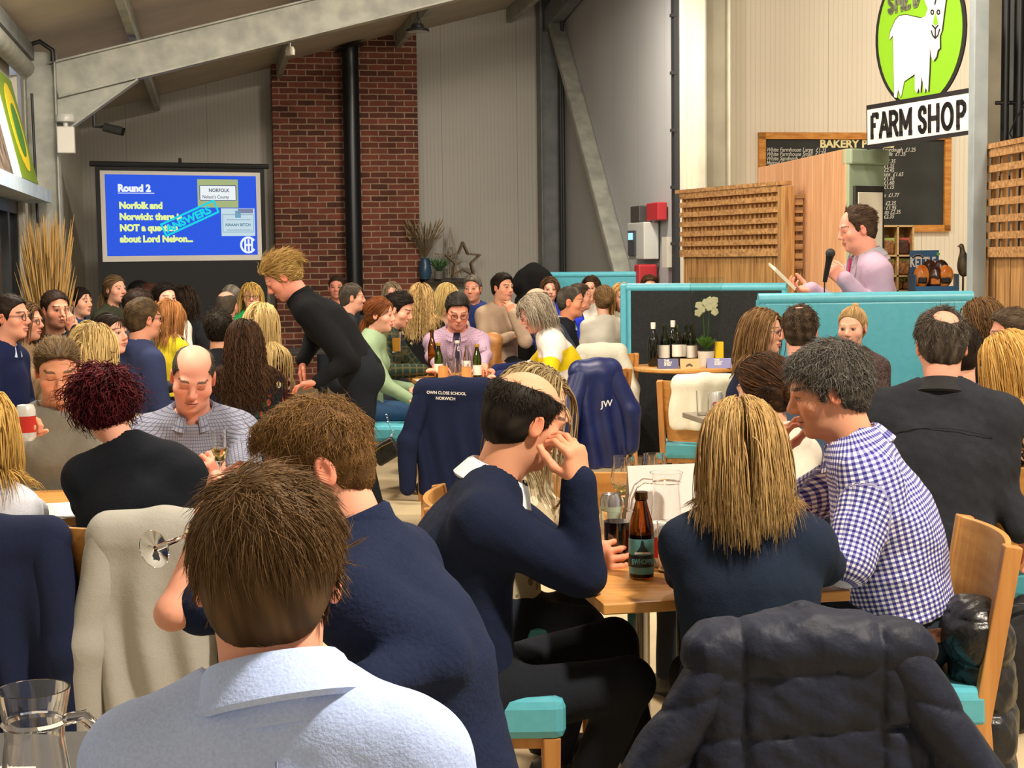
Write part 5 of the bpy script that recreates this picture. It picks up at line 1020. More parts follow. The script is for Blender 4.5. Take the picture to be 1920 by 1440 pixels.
# coats hung over chairs
def coat(label, name, px, Y, yaw, mat, ztop, zbot, w=.46, wb=None, sleeves=(1, 1), quilt=0., th=.06, fold=.012, letter=None, cat='jacket', slen=.45, flare=0., drop=0., seams=False):
    p = P(px, 1000, Y); a = math.radians(yaw); M = np.array([[math.cos(a), -math.sin(a), 0], [math.sin(a), math.cos(a), 0], [0, 0, 1]]); S = FPX/Y; wb = wb or w; t = thing(name, label, cat, (p.x, p.y, zbot)); G = SDF(); hw, hb = w/2, wb/2
    G.cap((-hw+.05, 0, ztop-.035-drop), (0, 0, ztop-.032), th, th, k=.03); G.cap((0, 0, ztop-.032), (hw-.05, 0, ztop-.035-drop), th, th, k=.03)
    G.econe((0, .02, ztop-.07), (0, .035, zbot+.03), (1, 0, 0), (hw-.01, th), (hb, th*1.1), k=.05)
    seed = int(abs(px)) % 91
    def post(P_, D):
        x, z = P_[:, 0], P_[:, 2]; f = np.clip((ztop-z)/.35, 0, 1); D = D+fold*f*np.sin(x*52+1.5*np.sin(z*7)+seed)-.006*wob(P_, 16, seed)
        if quilt: D = D-quilt*(np.minimum(np.abs(np.sin(math.pi*(z-zbot)/.118+.5*np.abs(x)+.25*np.sin(x*9)))**.28, np.clip(np.abs(np.abs(x)-.135)/.03, 0, 1)**.4)-.75)-.004*wob(P_, 55, seed)-.003*wob(P_, 120, seed+3)
        return np.maximum(D, zbot-z)
    V, Q = G.mesh(float(np.clip(2.6/S, .006, .014)), post); V = smoothV(V, Q, 1, .3); link('body_panel', mesh_from('coat', V@M.T+arr(p*1)*arr([1, 1, 0]), Q), mat, t)
    for i, sx in enumerate((-1, 1)):
        if not sleeves[i]: continue
        G = SDF(); e = (sx*(hb+.035+flare), .06, ztop-.10-slen); G.cap((sx*(hw-.045), .015, ztop-.06-drop), (sx*(hb+.03+flare*.6), .05, ztop-.09-slen*.5), th*.95, th*.95, k=.03); G.cap((sx*(hb+.03+flare*.6), .05, ztop-.09-slen*.5), e, th*.95, th*.78, k=.03)
        def post2(P_, D):
            z = P_[:, 2]; D = D-.006*wob(P_, 22, seed+i)
            if quilt: D = D-quilt*(np.abs(np.sin(math.pi*(z+sx*P_[:, 0]*.35-zbot)/.105+1.))**.28-.75)-.004*wob(P_, 60, seed)
            return D
        V, Q = G.mesh(float(np.clip(2.6/S, .006, .014)), post2); V = smoothV(V, Q, 1, .3); link('sleeve', mesh_from('sleeve', V@M.T+arr(p*1)*arr([1, 1, 0]), Q), mat, t)
    return t, p, M
NAVYF = cloth('navy_wool', '#141b33'); CREAMF = cloth('cream_knit', '#9a9890', '#a8a69e'); NAVYS = cloth('navy_softshell', '#0f1730'); BLUEJ = noisy('blue_nylon', '#141d4a', '#1b2658', 9, .4, .15); GREYF = cloth('grey_coat', '#a8a698'); WHITEF = cloth('white_cardigan', '#c9c4b2')
PUFF = noisy('puffer_navy', '#0e1424', '#151c2e', 9, .62, .35, bscale=34, spec=.3); PUFFB = noisy('puffer_black', '#131314', '#212123', 9, .34, .5, bscale=30); TAN = noisy('tan_leather', '#8a5a2c', '#a8743c', 9, .45, .4, bscale=24); BLACKF = cloth('black_coat', '#0b0b0c')
chair('chair under the dark blue suit jacket at the papers table', -10, 4.44, 180); coat('dark blue wool jacket over the chair of the woman in white', 'jacket', -14, 4.15, 180, NAVYF, .872, .14, .40, .36, fold=.014, slen=.5)
chair('chair under the cream jacket at the papers table', 312, 4.44, 180); coat('cream jacket over the chair of the woman with dark red hair', 'jacket', 308, 4.15, 180, CREAMF, .888, .16, .40, .36, sleeves=(1, 1), fold=.012, th=.055, slen=.5)
chair('chair under the navy school jacket', 862, 9.18, 184); t, p, M = coat('navy jacket with white school lettering over a chair back', 'jacket', 857, 8.9, 186, NAVYS, .868, .22, .44, .50, fold=.012, slen=.5)
o_ = P(800, 738, 8.76); text('lettering', 'OWN CLOSE SCHOOL', .024, SWHT, o_, Vector((1, .05, -.06)), UZ, t, .92, .0003); o_ = P(817, 749, 8.76); text('lettering', 'NORWICH', .024, SWHT, o_, Vector((1, .05, -.06)), UZ, t, .95, .0003)
chair('chair under the shiny blue jacket', 1080, 10.0, -140); t, p, M = coat('shiny blue jacket with white initials over the chair of the grey-haired woman', 'jacket', 1118, 9.7, -160, BLUEJ, .90, .25, .30, .36, sleeves=(1, 1), fold=.016, slen=.42, th=.075)
text('lettering', 'JW', .055, SWHT, P(1127, 764, 9.42), Vector((1, .05, .15)), UZ, t, 1., .0006)
chair('chair under the pale grey coat by the booth', 1130, 11.72, 185); coat('pale grey coat over the chair nearest the black-faced booth', 'coat', 1130, 11.45, 185, GREYF, .915, .38, .36, .38, sleeves=(1, 1), fold=.010, cat='coat')
chair('chair under the white cardigan', 1322, 9.12, 165); coat('white cardigan over a chair by the round table', 'cardigan', 1322, 8.83, 165, WHITEF, .895, .58, .40, .42, sleeves=(1, 0), fold=.012, cat='cardigan', th=.04, slen=.15)
chair('chair under the quilted navy jacket, back to the viewer', 1515, 3.25, 178).scale = (.80, 1, .95); t, p, M = coat('quilted navy puffer jacket over the chair back of the blonde woman', 'puffer_jacket', 1515, 2.99, 178, PUFF, .866, .30, .45, .55, quilt=.013, th=.058, fold=.003, slen=.50, flare=.045, drop=.03)
t['group'] = 'coats on chairs'
chairw('chair of the man in the gingham shirt', P(1652, 1000, 3.97).to_tuple(), -92)
coat('black puffer coat bundled over the chair of the gingham man', 'puffer_coat', 1824, 3.86, -92, PUFFB, .66, .20, .20, .26, sleeves=(0, 0), quilt=.016, th=.075, fold=.006, cat='coat')
chair('chair of the grey-blonde woman behind the bald man in navy', 985, 4.66, 90)
chair('chair of the man in the black shirt', 1880, 5.42, 150)
chair('empty beech chair at the far end of the bottle table', 1162, 5.42, 180)
chair('chair beside the black leather handbag', 745, 10.2, 85)
coat('tan leather jacket hung beside the man in the lilac shirt', 'leather_jacket', 928, 11.9, 190, TAN, .99, .55, .16, .22, sleeves=(0, 0), fold=.02, th=.05)
coat('black coat heaped on the end of the far turquoise booth', 'coat', 1006, 15.7, 180, BLACKF, 1.47, .02, .36, .46, sleeves=(0, 0), fold=.01, cat='coat', th=.09, drop=.12)
# ---------------------------------------------------------------- drinkware, built once each at the origin and copied
AMB = glassmat('amber_glass', '#8a5210', .02); GRNG = glassmat('green_glass', '#4a6a1c', .02); BLKG = flat('dark_bottle', '#0d0f0b', .08, spec=.6); LABW = flat('label_white', '#d8d4c8', .6); LABT = flat('label_teal', '#5f9a9c', .5); STOUT = flat('dark_beer', '#1c0a06', .1); WINE = glassmat('white_wine', '#f2e2a0', 0., 1.33); CREAMC = flat('cork_foil', '#c9a640', .35, .6)
def bottle(label, loc, mat, h=.30, r=.037, neck=.014, sh=.60, lab=None, labz=(.06, .15), cap=None, name='wine_bottle', cat='bottle', group=None, foil=None):
    t = thing(name, label, cat, loc, group); x, y, z = loc; o = (x, y, z); q = MB(); hs = h*sh
    q.lathe([(.001, .004), (r*.9, 0), (r, .006), (r, hs), (r*.9, hs+.018), (neck*1.35, hs+.055), (neck, hs+.075), (neck, h-.02), (neck*1.2, h-.018), (neck*1.2, h-.004), (neck, h), (.001, h)], o, 20); q.build('glass_body', mat, t, smooth=True)
    if lab: q = MB(); q.lathe([(r+.0008, labz[0]), (r+.0008, labz[1])], o, 20); q.build('paper_label', lab, t, smooth=True)
    if foil or cap: q = MB(); q.lathe([(neck*1.12+.0006, hs+.085 if foil else h-.018), (neck*1.25+.0008, h-.016), (neck*1.25, h+.003), (.001, h+.003)], o, 14); q.build('bottle_top', foil or cap, t, smooth=True)
    return t
def wineglass(label, loc, h=.20, r=.036, fill=0., name='wine_glass', stem=True, group=None, flute=False):
    t = thing(name, label, 'glass', loc, group); q = MB(); b0 = .42*h if stem else .008; rm = r*.80
    pr = [(r*.95, 0), (r*.95, .003), (.005, .008), (.0045, b0-.01)] if stem else [(rm*.9, 0)]
    prof = [(.001, 0)]+pr+[(r*.55, b0+.012), (r, b0+(h-b0)*.45), (rm, h)] if not flute else [(.001, 0)]+pr+[(r*.6, b0+.01), (r*.8, b0+.05), (r*.85, h)]
    inner = [(a-.0016, b) for a, b in reversed(prof[-3:])]+[(.001, b0+.006)]; q.lathe(prof+inner, loc, 22); q.build('glass_bowl', GLASS, t, smooth=True)
    if fill:
        zt = b0+(h-b0)*fill; q = MB(); f = [(.001, b0+.007), (r*.53, b0+.013), (r*.97*(.75+.25*min(1, fill/.45)), zt), (.001, zt)]; q.lathe(f, loc, 20); q.build('wine', WINE, t, smooth=True)
    return t
def tumbler(label, loc, h=.12, r=.036, fill=0., fmat=None, group=None, name='tumbler'):
    t = thing(name, label, 'glass', loc, group); q = MB(); q.lathe([(.001, 0), (r*.86, 0), (r, h), (r-.0022, h), (r*.86-.003, .010), (.001, .010)], loc, 22); q.build('glass_wall', GLASS, t, smooth=True)
    if fill: q = MB(); k = .86+.14*fill; q.lathe([(.001, .0105), (r*.86-.0034, .0105), (r*k-.0030, h*fill), (.001, h*fill)], loc, 20); q.build('drink', fmat or WINE, t, smooth=True)
    return t
def can(label, loc, body, art=None, h=.122, r=.033, R=None, txt=None, tcol=None, ang=0):
    t = thing('drink_can', label, 'can', loc); q = MB(); q.lathe([(.001, .006), (r*.7, .0), (r*.93, .010), (r, .016), (r, h-.016), (r*.84, h-.003), (r*.82, h), (r*.76, h-.005), (.001, h-.005)], loc, 24); q.build('can_body', body, t, smooth=True)
    if art: q = MB(); q.lathe([(r+.0006, h*.24), (r+.0006, h*.70)], loc, 24); q.build('printed_band', art, t, smooth=True)
    if txt: text('lettering', txt, .032, tcol, Vector(loc)+Vector((-.028, -r-.0022, h*.40)), (1, 0, 0), UZ, t, .95, .0012)
    return t
def on(px, py, z=.74): p = PZ(px, py, z); return (p.x, p.y, z)
ALU = flat('aluminium', '#b4b6b8', .25, .9); RED = flat('print_red', '#b8281c', .4); CANW = flat('can_white', '#cfcdc6', .3, .2)
# front table
bb_ = bottle('brown beer bottle with teal label on the near table edge', on(1203, 1084), AMB, .226, .0325, .0135, .60, LABT, (.016, .108), flat('amber_rim', '#3a2208', .2), 'beer_bottle'); x, y, z = on(1203, 1084)
q = MB(); q.lathe([(.0336, .034), (.0336, .066)], (x, y, z), 20); LB_ = next(c for c in bb_.children if c.name.startswith('paper_label')); q.build('label_band', flat('label_dark', '#1b2a2c', .5), LB_, smooth=True)
q = MB(); q.lathe([(.001, .006), (.0302, .006), (.0302, .118), (.001, .118)], (x, y, z), 16); q.build('beer', flat('amber_beer', '#2a1204', .1), bb_)
text('lettering', 'EWHOPPER', .0185, LABT, (x-.0285, y-.0345, z+.044), (1, 0, 0), UZ, LB_, .66, .0006); q = MB(); q.prism([(-.02, 0), (.02, 0), (.021, .005), (-.021, .005)], (x, y-.0342, z+.070), (1, 0, 0), UZ, .0008); q.build('label_ribbon', LABW, LB_)
q = MB(); q.prism([(-.016, 0), (.016, 0), (.006, .014), (.002, .030), (-.002, .030), (-.005, .014)], (x, y-.0335, z+.076), (1, 0, 0), UZ, .0012); q.build('label_emblem', flat('label_dark', '#1b2a2c', .5), LB_)
tumbler('pint glass of dark beer beside the brown bottle', on(1158, 1058), .150, .043, .80, STOUT, name='pint_glass')
can('silver can behind the pint of dark beer', on(1146, 1000), ALU, flat('can_sage', '#8ea08f', .4)); can('white and red can between the beer bottle and the tumbler', on(1236, 1062), CANW, RED)
wineglass('wine glass half full of white wine behind the menu card', on(1170, 990), .225, .041, .34); wineglass('empty wine glass behind the menu card', on(1226, 980), .22, .041)
tumbler('clear tumbler beside the blonde woman', on(1258, 1072), .135, .038); wineglass('wine glass lying beyond the bald man', on(1035, 1010), .20, .038)
jg = thing('water_jug', 'glass water jug standing before the white menu card', 'jug', on(1250, 1010)); x, y, z = on(1250, 1010)
def jug(t, o, h, r, rt, hd, w=.0028):
    q = MB(); q.lathe([(.001, 0), (r*.96, 0), (r, .012), (r*.92, h*.3), (rt*.80, h*.78), (rt*.82, h*.85), (rt, h), (rt-w, h), (rt*.82-w, h*.85), (rt*.80-w, h*.77), (r*.92-w, h*.3), (r-w, .014), (.001, .012)], o, 30); q.build('glass_wall', GLASS, t, smooth=True)
    q = MB(); X, Y, Z = o; q.tube([(X+hd*rt*.85, Y, Z+h*.86), (X+hd*(rt+.018), Y-.004, Z+h*.88), (X+hd*(rt+.042), Y-.006, Z+h*.80), (X+hd*(rt+.056), Y-.006, Z+h*.62), (X+hd*(rt+.060), Y-.006, Z+h*.46)], [.0085, .0085, .0085, .008, .0065], 10); q.build('handle', GLASS, t, smooth=True)
    q = MB(); q.lathe([(rt*.82, h*.835), (rt*.86+.002, h*.85), (rt*.83, h*.865)], o, 30); q.build('neck_ring', GLASS, t, smooth=True)
jug(jg, (x, y, z), .20, .052, .05, -1)
q = MB(); mc = Vector(on(1275, 1000)); d_ = E1; q._add([mc-d_*.15, mc+d_*.15, mc+d_*.15+UZ*.205+E2*.05, mc-d_*.15+UZ*.205+E2*.05, mc-d_*.15+E2*.003, mc+d_*.15+E2*.003, mc+d_*.15+UZ*.205+E2*.053, mc-d_*.15+UZ*.205+E2*.053, mc-d_*.15+E2*.11, mc+d_*.15+E2*.11], [(0, 1, 2, 3), (5, 4, 7, 6), (7, 3, 2, 6), (4, 0, 3, 7), (1, 5, 6, 2), (3, 2, 9, 8)]); o = q.build('menu_card', flat('paper_white', '#d6d2cc', .7)); tag(o, 'white folded menu card standing behind the water jug', 'card')
# near dark table: jug, papers
j2 = thing('glass_jug', 'large glass jug with handle on the dark table', 'jug', (P(72, 1400, 1.95).x, 1.95, .74)); jug(j2, (P(66, 1400, 1.95).x, 1.95, .74), .293, .062, .047, 1, .0032)
q = MB(); p = on(8, 1425); q.box((p[0]-.02, p[1]-.2, .7425), (.21, .30, .004), rz=.1); o = q.build('paper_sheet', flat('paper_white', '#d6d2cc', .7)); tag(o, 'white paper sheet under the glass jug', 'paper')
p = on(130, 958); q = MB(); q.box((p[0], p[1], .744), (.24, .32, .005), rz=.5); q.box((p[0]+.02, p[1]-.02, .749), (.21, .297, .004), rz=.2); o = q.build('paper_stack', flat('paper_white', '#d6d2cc', .7)); tag(o, 'white answer papers beside the elbow of the red-haired woman', 'paper')
# bottles and glasses on the lilac-shirt table
GRPB = 'bottles on the lilac shirt table'
bottle('tall brown bottle, nearest the green sweatshirt', on(811, 704), AMB, .33, .032, .013, .62, group=GRPB, name='beer_bottle', cap=flat('crown_cap', '#5a3a14', .3, .6)); bottle('green bottle beside the tall brown one', on(823, 708), GRNG, .245, .031, .013, .56, LABW, (.03, .10), CREAMC, 'beer_bottle', group=GRPB)
bottle('short green bottle with gold top by the clasped hands', on(895, 708), GRNG, .235, .031, .013, .56, LABW, (.02, .09), CREAMC, 'beer_bottle', group=GRPB); bottle('small clear bottle with a printed label', on(876, 702), GLASS, .21, .027, .012, .58, LABW, (.05, .10), ALU, 'water_bottle', group=GRPB); bottle('clear plastic bottle in front of the dark tie', on(858, 699), GLASS, .235, .035, .014, .62, None, (.05, .1), LABW, 'water_bottle', group=GRPB)
GRPG = 'glasses on the lilac shirt table'
for px, py, hh, lab in ((846, 710, .14, 'tumbler between the two wooden holders'), (860, 706, .13, 'tumbler behind the second wooden holder'), (838, 698, .13, 'tumbler just behind the first wooden holder'), (870, 709, .10, 'small tumbler touching the second wooden holder')): tumbler(lab, on(px, py), hh, .036, group=GRPG)
wineglass('wine glass in front of the lilac sleeve', on(905, 700), .20, .036, group=GRPG); wineglass('wine glass before the dark tie', on(845, 700), .20, .036, group=GRPG)
for px, py, lab in ((831, 711, 'wooden cutlery holder nearest the tall brown bottle'), (875, 713, 'wooden cutlery holder nearer the clasped hands')):
    p = on(px, py); t = thing('cutlery_holder', lab, 'holder', p, 'wooden holders'); q = MB()
    for dx, dy, sx, sy in ((0, -.031, .066, .005), (0, .031, .066, .005), (-.031, 0, .005, .058), (.031, 0, .005, .058)): q.box((p[0]+dx, p[1]+dy, p[2]+.046), (sx, sy, .092))
    q.build('side_walls', BEECH, t); q = MB(); q.box((p[0], p[1], p[2]+.004), (.058, .058, .006)); q.build('base', BEECH, t)
for px, py, lab in ((805, 714, 'white answer sheet beside the tall brown bottle'), (885, 716, 'white answer sheet before the gold-topped bottle')): p = on(px, py); q = MB(); q.box((p[0], p[1], .7415), (.16, .2, .003), rz=.3); o = q.build('paper_sheet', flat('paper_white', '#d6d2cc', .7)); tag(o, lab, 'paper')
p = P(743, 648, 10.95); tumbler('beer glass raised beside the young man with the quiff', (p.x, p.y, p.z-.05), .15, .035, .7, flat('amber_lager', '#b8862a', .1), name='beer_glass')
# far table by the booth
bottle('dark wine bottle with white label among the water glasses', on(1122, 660), GRNG, .30, .037, .014, .6, LABW, (.05, .15), name='wine_bottle')
for k, (px, py) in enumerate(((1146, 660), (1157, 657), (1169, 661), (1152, 657), (1166, 657))): tumbler(('water glass nearest the dark wine bottle', 'second water glass from the dark wine bottle', 'water glass nearest the booth edge', 'back water glass nearer the dark wine bottle', 'back water glass nearer the booth')[k], on(px, py), .14, .035, group='water glasses by the booth')
for k, (px, py) in enumerate(((394, 661), (402, 657), (385, 659))): bottle(('dark wine bottle below the projector screen, nearest', 'dark wine bottle below the screen, farther one', 'dark wine bottle below the screen, beside the white blouse')[k], on(px, py), GRNG, .29, .036, .014, .6, LABW if k == 0 else None, (.06, .14), group='bottles below the projector screen')
# round table: bottles, orchid, cards
def rt_(px, py): p = P(px, py, 11.45); dy = 0; return PZ(px, py, rtz)
GRPW = 'wine bottles on the round table'
for px, Yo, h, lab, lz, fo, nm in ((1225, -.02, .325, None, None, LABW, 'dark sparkling wine bottle with silver foil, outermost on the round table'), (1246, .06, .31, LABW, (.06, .155), None, 'dark wine bottle with a white label beside the sparkling one'), (1262, .17, .33, None, None, LABW, 'dark foil-necked bottle standing behind the white labels'), (1270, .02, .305, LABW, (.07, .16), None, 'dark bottle with cream label in the middle of the round table'), (1287, .18, .30, LABW, (.06, .15), None, 'dark bottle half hidden behind the one beside the orchid'), (1297, .05, .305, LABW, (.06, .15), None, 'olive wine bottle standing against the orchid pot')):
    Y_ = 11.45+Yo; p = P(px, 690, Y_); bottle(nm, (p.x, Y_, rtz), BLKG if fo else GRNG, h, .039, .0145, .6, lab, lz or (.05, .1), None, 'wine_bottle', group=GRPW, foil=fo)
op = P(1324, 690, 11.35); oz = rtz; orc = thing('potted_orchid', 'white orchid in a white pot with clear cellophane wrap', 'plant', (op.x, op.y, oz)); q = MB(); q.lathe([(.001, 0), (.052, 0), (.064, .115), (.060, .115), (.050, .01)], (op.x, op.y, oz), 24); q.build('pot', flat('pot_white', '#c9c2b4', .5), orc, smooth=True)
CELL = glassmat('cellophane', '#f4f8f4', .04, 1.06); q = MB(); q.lathe([(.055, .10), (.085, .20), (.105, .42), (.125, .66), (.1245, .66), (.1045, .42), (.0845, .20), (.0545, .10)], (op.x+.0, op.y, oz), 14); q.build('wrap', CELL, orc)
LEAF = flat('orchid_leaf', '#3f6a22', .4); PET = flat('orchid_petal', '#e4e4c4', .6)
for k in range(7):
    a_ = k*.95; q = SDF(); d_ = arr([math.cos(a_), math.sin(a_), 0]); c0 = arr([op.x, op.y, oz+.12]); q.ell(c0+d_*.035+arr([0, 0, .05+.01*(k % 3)]), (.018, .055, .012), R=np.stack([np.cross(d_, [0, 0, 1.]), nrm(d_*.7+Z3*.7), nrm(d_*-.7+Z3*.7)], 1)); V, Q = q.mesh(.005); link('leaf', mesh_from('leaf', V, Q), LEAF, orc)
q = MB()
for k, (dx, dz) in enumerate(((-.03, .5), (.03, .53))): q.tube([(op.x+dx*.3, op.y, oz+.1), (op.x+dx*.6, op.y, oz+.35), (op.x+dx, op.y-.01, oz+dz), (op.x+dx*2.2, op.y-.03, oz+dz-.03)], .0035, 6)
q.build('stem', LEAF, orc)
for k, (dx, dz) in enumerate(((-.062, .40), (-.058, .455), (-.008, .475), (.018, .44), (.022, .49), (.052, .455), (.06, .405), (.058, .49), (-.035, .425))):
    q = SDF(); c0 = arr([op.x+dx, op.y-.035, oz+dz])
    for j in range(5): a_ = j*1.257+k; q.ell(c0+arr([math.cos(a_)*.017, -.004, math.sin(a_)*.017]), (.014, .005, .014), k=.006)
    V, Q = q.mesh(.0045); link('flower', mesh_from('flower', V, Q), PET, orc)
q = MB(); p = P(1348, 690, 11.4); q.box((p.x, p.y, oz+.09), (.062, .05, .18)); yb = thing('yellow_box', 'small yellow and white carton beside the orchid pot', 'box', (p.x, p.y, oz)); q.build('carton', flat('box_yellow', '#e0bd14', .4), yb, bevel=.002); q = MB(); q.box((p.x, p.y-.0005, oz+.03), (.0625, .0505, .06)); q.build('lower_print', flat('box_white', '#d8d4b8', .4), yb)
def tent(label, px0, px1, Y, col, z, txt=None, h=.072):
    a = P(px0, 690, Y); c = P(px1, 690, Y); t = thing('tent_card', label, 'card', ((a.x+c.x)/2, Y, z)); q = MB(); x0, x1 = a.x, c.x
    q._add([(x0, Y-.035, z), (x1, Y-.035, z), (x1, Y, z+h), (x0, Y, z+h), (x0, Y+.035, z), (x1, Y+.035, z), (x0, Y-.033, z), (x1, Y-.033, z), (x1, Y, z+h-.003), (x0, Y, z+h-.003)], [(0, 1, 2, 3), (4, 3, 2, 5), (6, 9, 8, 7), (0, 3, 9, 6), (1, 7, 8, 2)]); q.build('card', col, t)
    n = Vector((0, -h, .035)).normalized(); yv = Vector((0, .035, h)).normalized(); o = Vector((x0+(x1-x0)*.30, Y-.036, z))+n*.0012
    if txt:
        for i, ln in enumerate(txt): text('lettering', ln, .021, LABW, o+yv*(.058-.017*i), (1, 0, 0), yv, t, 1., .0006)
    return t, o, yv
PURP = flat('card_purple', '#3c3a66', .5); tent('purple tent card leaning before the sparkling wine', 1233, 1272, 11.2, PURP, rtz, ('THE', 'GOAT', 'SHED')); tent('purple tent card with white lettering before the orchid', 1325, 1371, 11.2, flat('card_lilac', '#6d6c9a', .5), rtz, ('THE', 'GOAT', 'SHED'))
t, o, yv = tent('tan tent card between the two purple cards', 1275, 1312, 11.18, flat('card_tan', '#c98f58', .5), rtz); q = MB()
for dx, dy, r_ in ((.03, .028, .010), (.045, .034, .012), (.058, .024, .010), (.022, .02, .006)): q.prism([(dx+r_*math.cos(k), dy+r_*.7*math.sin(k)) for k in np.linspace(0, 6, 9)], o-Vector((.02, 0, 0)), (1, 0, 0), yv, .0008)
q.build('printed_emblem', flat('emblem_dark', '#3a2a1c', .6), t)
can('white cola can with red lettering on the grey table', on(1344, 778), CANW, None, txt='Coke', tcol=RED); tumbler('tumbler beside the white cola can', on(1318, 778), .13, .036)
# handbag hanging from the chair
hbg = thing('handbag', 'black leather handbag on a chain hanging from a chair', 'bag', P(725, 850, 9.9)); p = P(723, 846, 9.9); G = SDF(); a_ = math.radians(-28); RB = np.array([[math.cos(a_), 0, -math.sin(a_)], [0, 1, 0], [math.sin(a_), 0, math.cos(a_)]]); RB = np.array([[.86, 0, .5], [0, 1, 0], [-.5, 0, .86]]).T
G.rbox(arr(p), (.085, .035, .068), R=RB, r=.02); V, Q = G.mesh(.006); link('bag_body', mesh_from('bag', V, Q), noisy('black_leather', '#141414', '#222222', 40, .4, .3), hbg); q = MB(); T_ = lambda x, y, z: Vector(RB@arr([x, y, z]))+p
q.tube([T_(-.08, -.036, .035), T_(0, -.038, .042), T_(.08, -.036, .035)], .003, 6); q.build('flap_trim', flat('zip_gold', '#8a7440', .3, .9), hbg); q = MB(); cp = [T_(.08, 0, .06), P(738, 812, 9.9), P(728, 792, 9.9), P(724, 775, 9.95)]
for i in range(3):
    for k in range(5): c0 = cp[i].lerp(cp[i+1], k/5); q.lathe([(.006, -.002), (.008, 0), (.006, .002)], c0, 8, ax=(cp[i+1]-cp[i] if k % 2 else (0, 1, 0)))
q.build('chain', flat('chain_steel', '#8a8a8a', .3, .9), hbg)
bk = thing('black_rucksack', 'black bag slumped on the floor under the black-shirted man', 'bag', P(1890, 1200, 5.0).to_tuple()[:2]+(0,)); p = P(1893, 1160, 5.0); G = SDF(); G.ell((p.x, 5.0, .19), (.10, .12, .21)); G.cap((p.x-.02, 4.95, .3), (p.x+.05, 5.0, .42), .05, .04, k=.06); V, Q = G.mesh(.012, lambda P_, D: np.maximum(D-.01*wob(P_, 18, 4), .004-P_[:, 2])); link('bag_body', mesh_from('bag', V, Q), noisy('black_canvas', '#101011', '#1c1c1e', 20, .8, .4), bk); q = MB(); q.tube([(p.x-.05, 4.93, .34), (p.x-.03, 4.90, .44), (p.x+.03, 4.92, .44), (p.x+.05, 4.95, .34)], .008, 6); q.build('strap', flat('lampblk', '#1d2023', .5), bk)
# mantel things: vase of dried stems, pot plant, wicker stars; pampas by the glazed door
ms = wp(CH, 2.2, .12, 1.325)
def dry(t, base, n, h, spread, mats, seed, head=.05, hr=.006, rad=.002):
    rs = np.random.RandomState(seed); q = MB(); qh = MB()
    for i in range(n):
        a_ = rs.rand()*6.28; s_ = spread*math.sqrt(rs.rand()); hh = h*(.55+.45*rs.rand()); b0 = Vector(base); tip = b0+Vector((math.cos(a_)*s_, math.sin(a_)*s_*.6, hh)); mid = b0.lerp(tip, .5)+Vector((0, 0, hh*.08)); q.tube([b0, mid, tip], rad, 4, False); qh.tube([tip-(tip-mid)*.1, tip, tip+(tip-mid).normalized()*head*(.6+.8*rs.rand())], [hr*.5, hr, .001], 5)
    tag(q.build('stems', mats[0], t), kind='stuff'); tag(qh.build('seed_heads', mats[1], t), kind='stuff')
mp = P(798, 505, 19.85); vs_ = thing('blue_vase', 'blue vase of dried grasses on the mantel shelf', 'vase', (mp.x, mp.y-.12, ms.z)); vb = (mp.x, mp.y-.12, ms.z); q = MB(); q.lathe([(.001, 0), (.06, 0), (.085, .08), (.075, .18), (.055, .25), (.06, .27), (.05, .27)], vb, 20); q.build('vase', flat('vase_blue', '#2c4a66', .3), vs_, smooth=True); dry(vs_, (vb[0], vb[1], vb[2]+.25), 60, .46, .24, (flat('stem_dry', '#6a5c44', .9), flat('head_dry', '#8a7a5c', .9)), 4, .07, .012, .003)
mp = P(823, 510, 19.85); pp_ = thing('pot_plant', 'small green plant in a grey pot on the mantel shelf', 'plant', (mp.x, mp.y-.1, ms.z)); vb = (mp.x, mp.y-.12, ms.z); q = MB(); q.lathe([(.001, 0), (.05, 0), (.062, .10), (.055, .10), (.05, .02)], vb, 16); q.build('pot', flat('pot_grey', '#6a6862', .7), pp_, smooth=True); dry(pp_, (vb[0], vb[1], vb[2]+.09), 46, .14, .12, (flat('leaf_dk', '#274a2a', .6), flat('leaf_md', '#3c6a3a', .6)), 5, .05, .010, .003)
def star(label, px, py, Y, R_o, yaw, mat, rad=.014, tilt=0.):
    c0 = P(px, py, Y); q = MB(); ax = Vector((math.cos(yaw), math.sin(yaw), 0)); pts = [c0+(ax*math.sin(2*math.pi*k/10+tilt)+UZ*math.cos(2*math.pi*k/10+tilt))*(R_o if k % 2 == 0 else R_o*.46) for k in range(10)]; nn = ax.cross(UZ)
    for off in (-.03, .03):
        for k in range(10): q.beam(pts[k]+nn*off, pts[(k+1) % 10]+nn*off, rad, rad)
    for k in range(0, 10, 2): q.tube([pts[k]-nn*.03, pts[k]+nn*.03], rad*.6, 6)
    o = q.build('wicker_star', mat); return tag(o, label, 'ornament', 'wicker stars')
WK = wood('wicker', '#5a4a38', '#7a684e', 'z'); star('large dark wooden star leaning on the mantel shelf', 868, 489, 19.82, .235, .3, WK, .022); star('smaller wicker star leaning behind the dark wooden star', 838, 492, 19.93, .20, -.5, flat('wicker_pale', '#9a927e', .9), .010, .3)
q = MB(); c0 = P(845, 470, 19.9)
for k in range(7): a_ = k*math.pi*2/7; q.tube([c0+UZ*.30, Vector((c0.x+.14*math.cos(a_), c0.y+.08*math.sin(a_), ms.z+.01))], .006, 5)
o = q.build('wire_cone', flat('wicker_pale', '#9a927e', .9)); tag(o, 'tall pale wire cone behind the wicker stars', 'ornament')
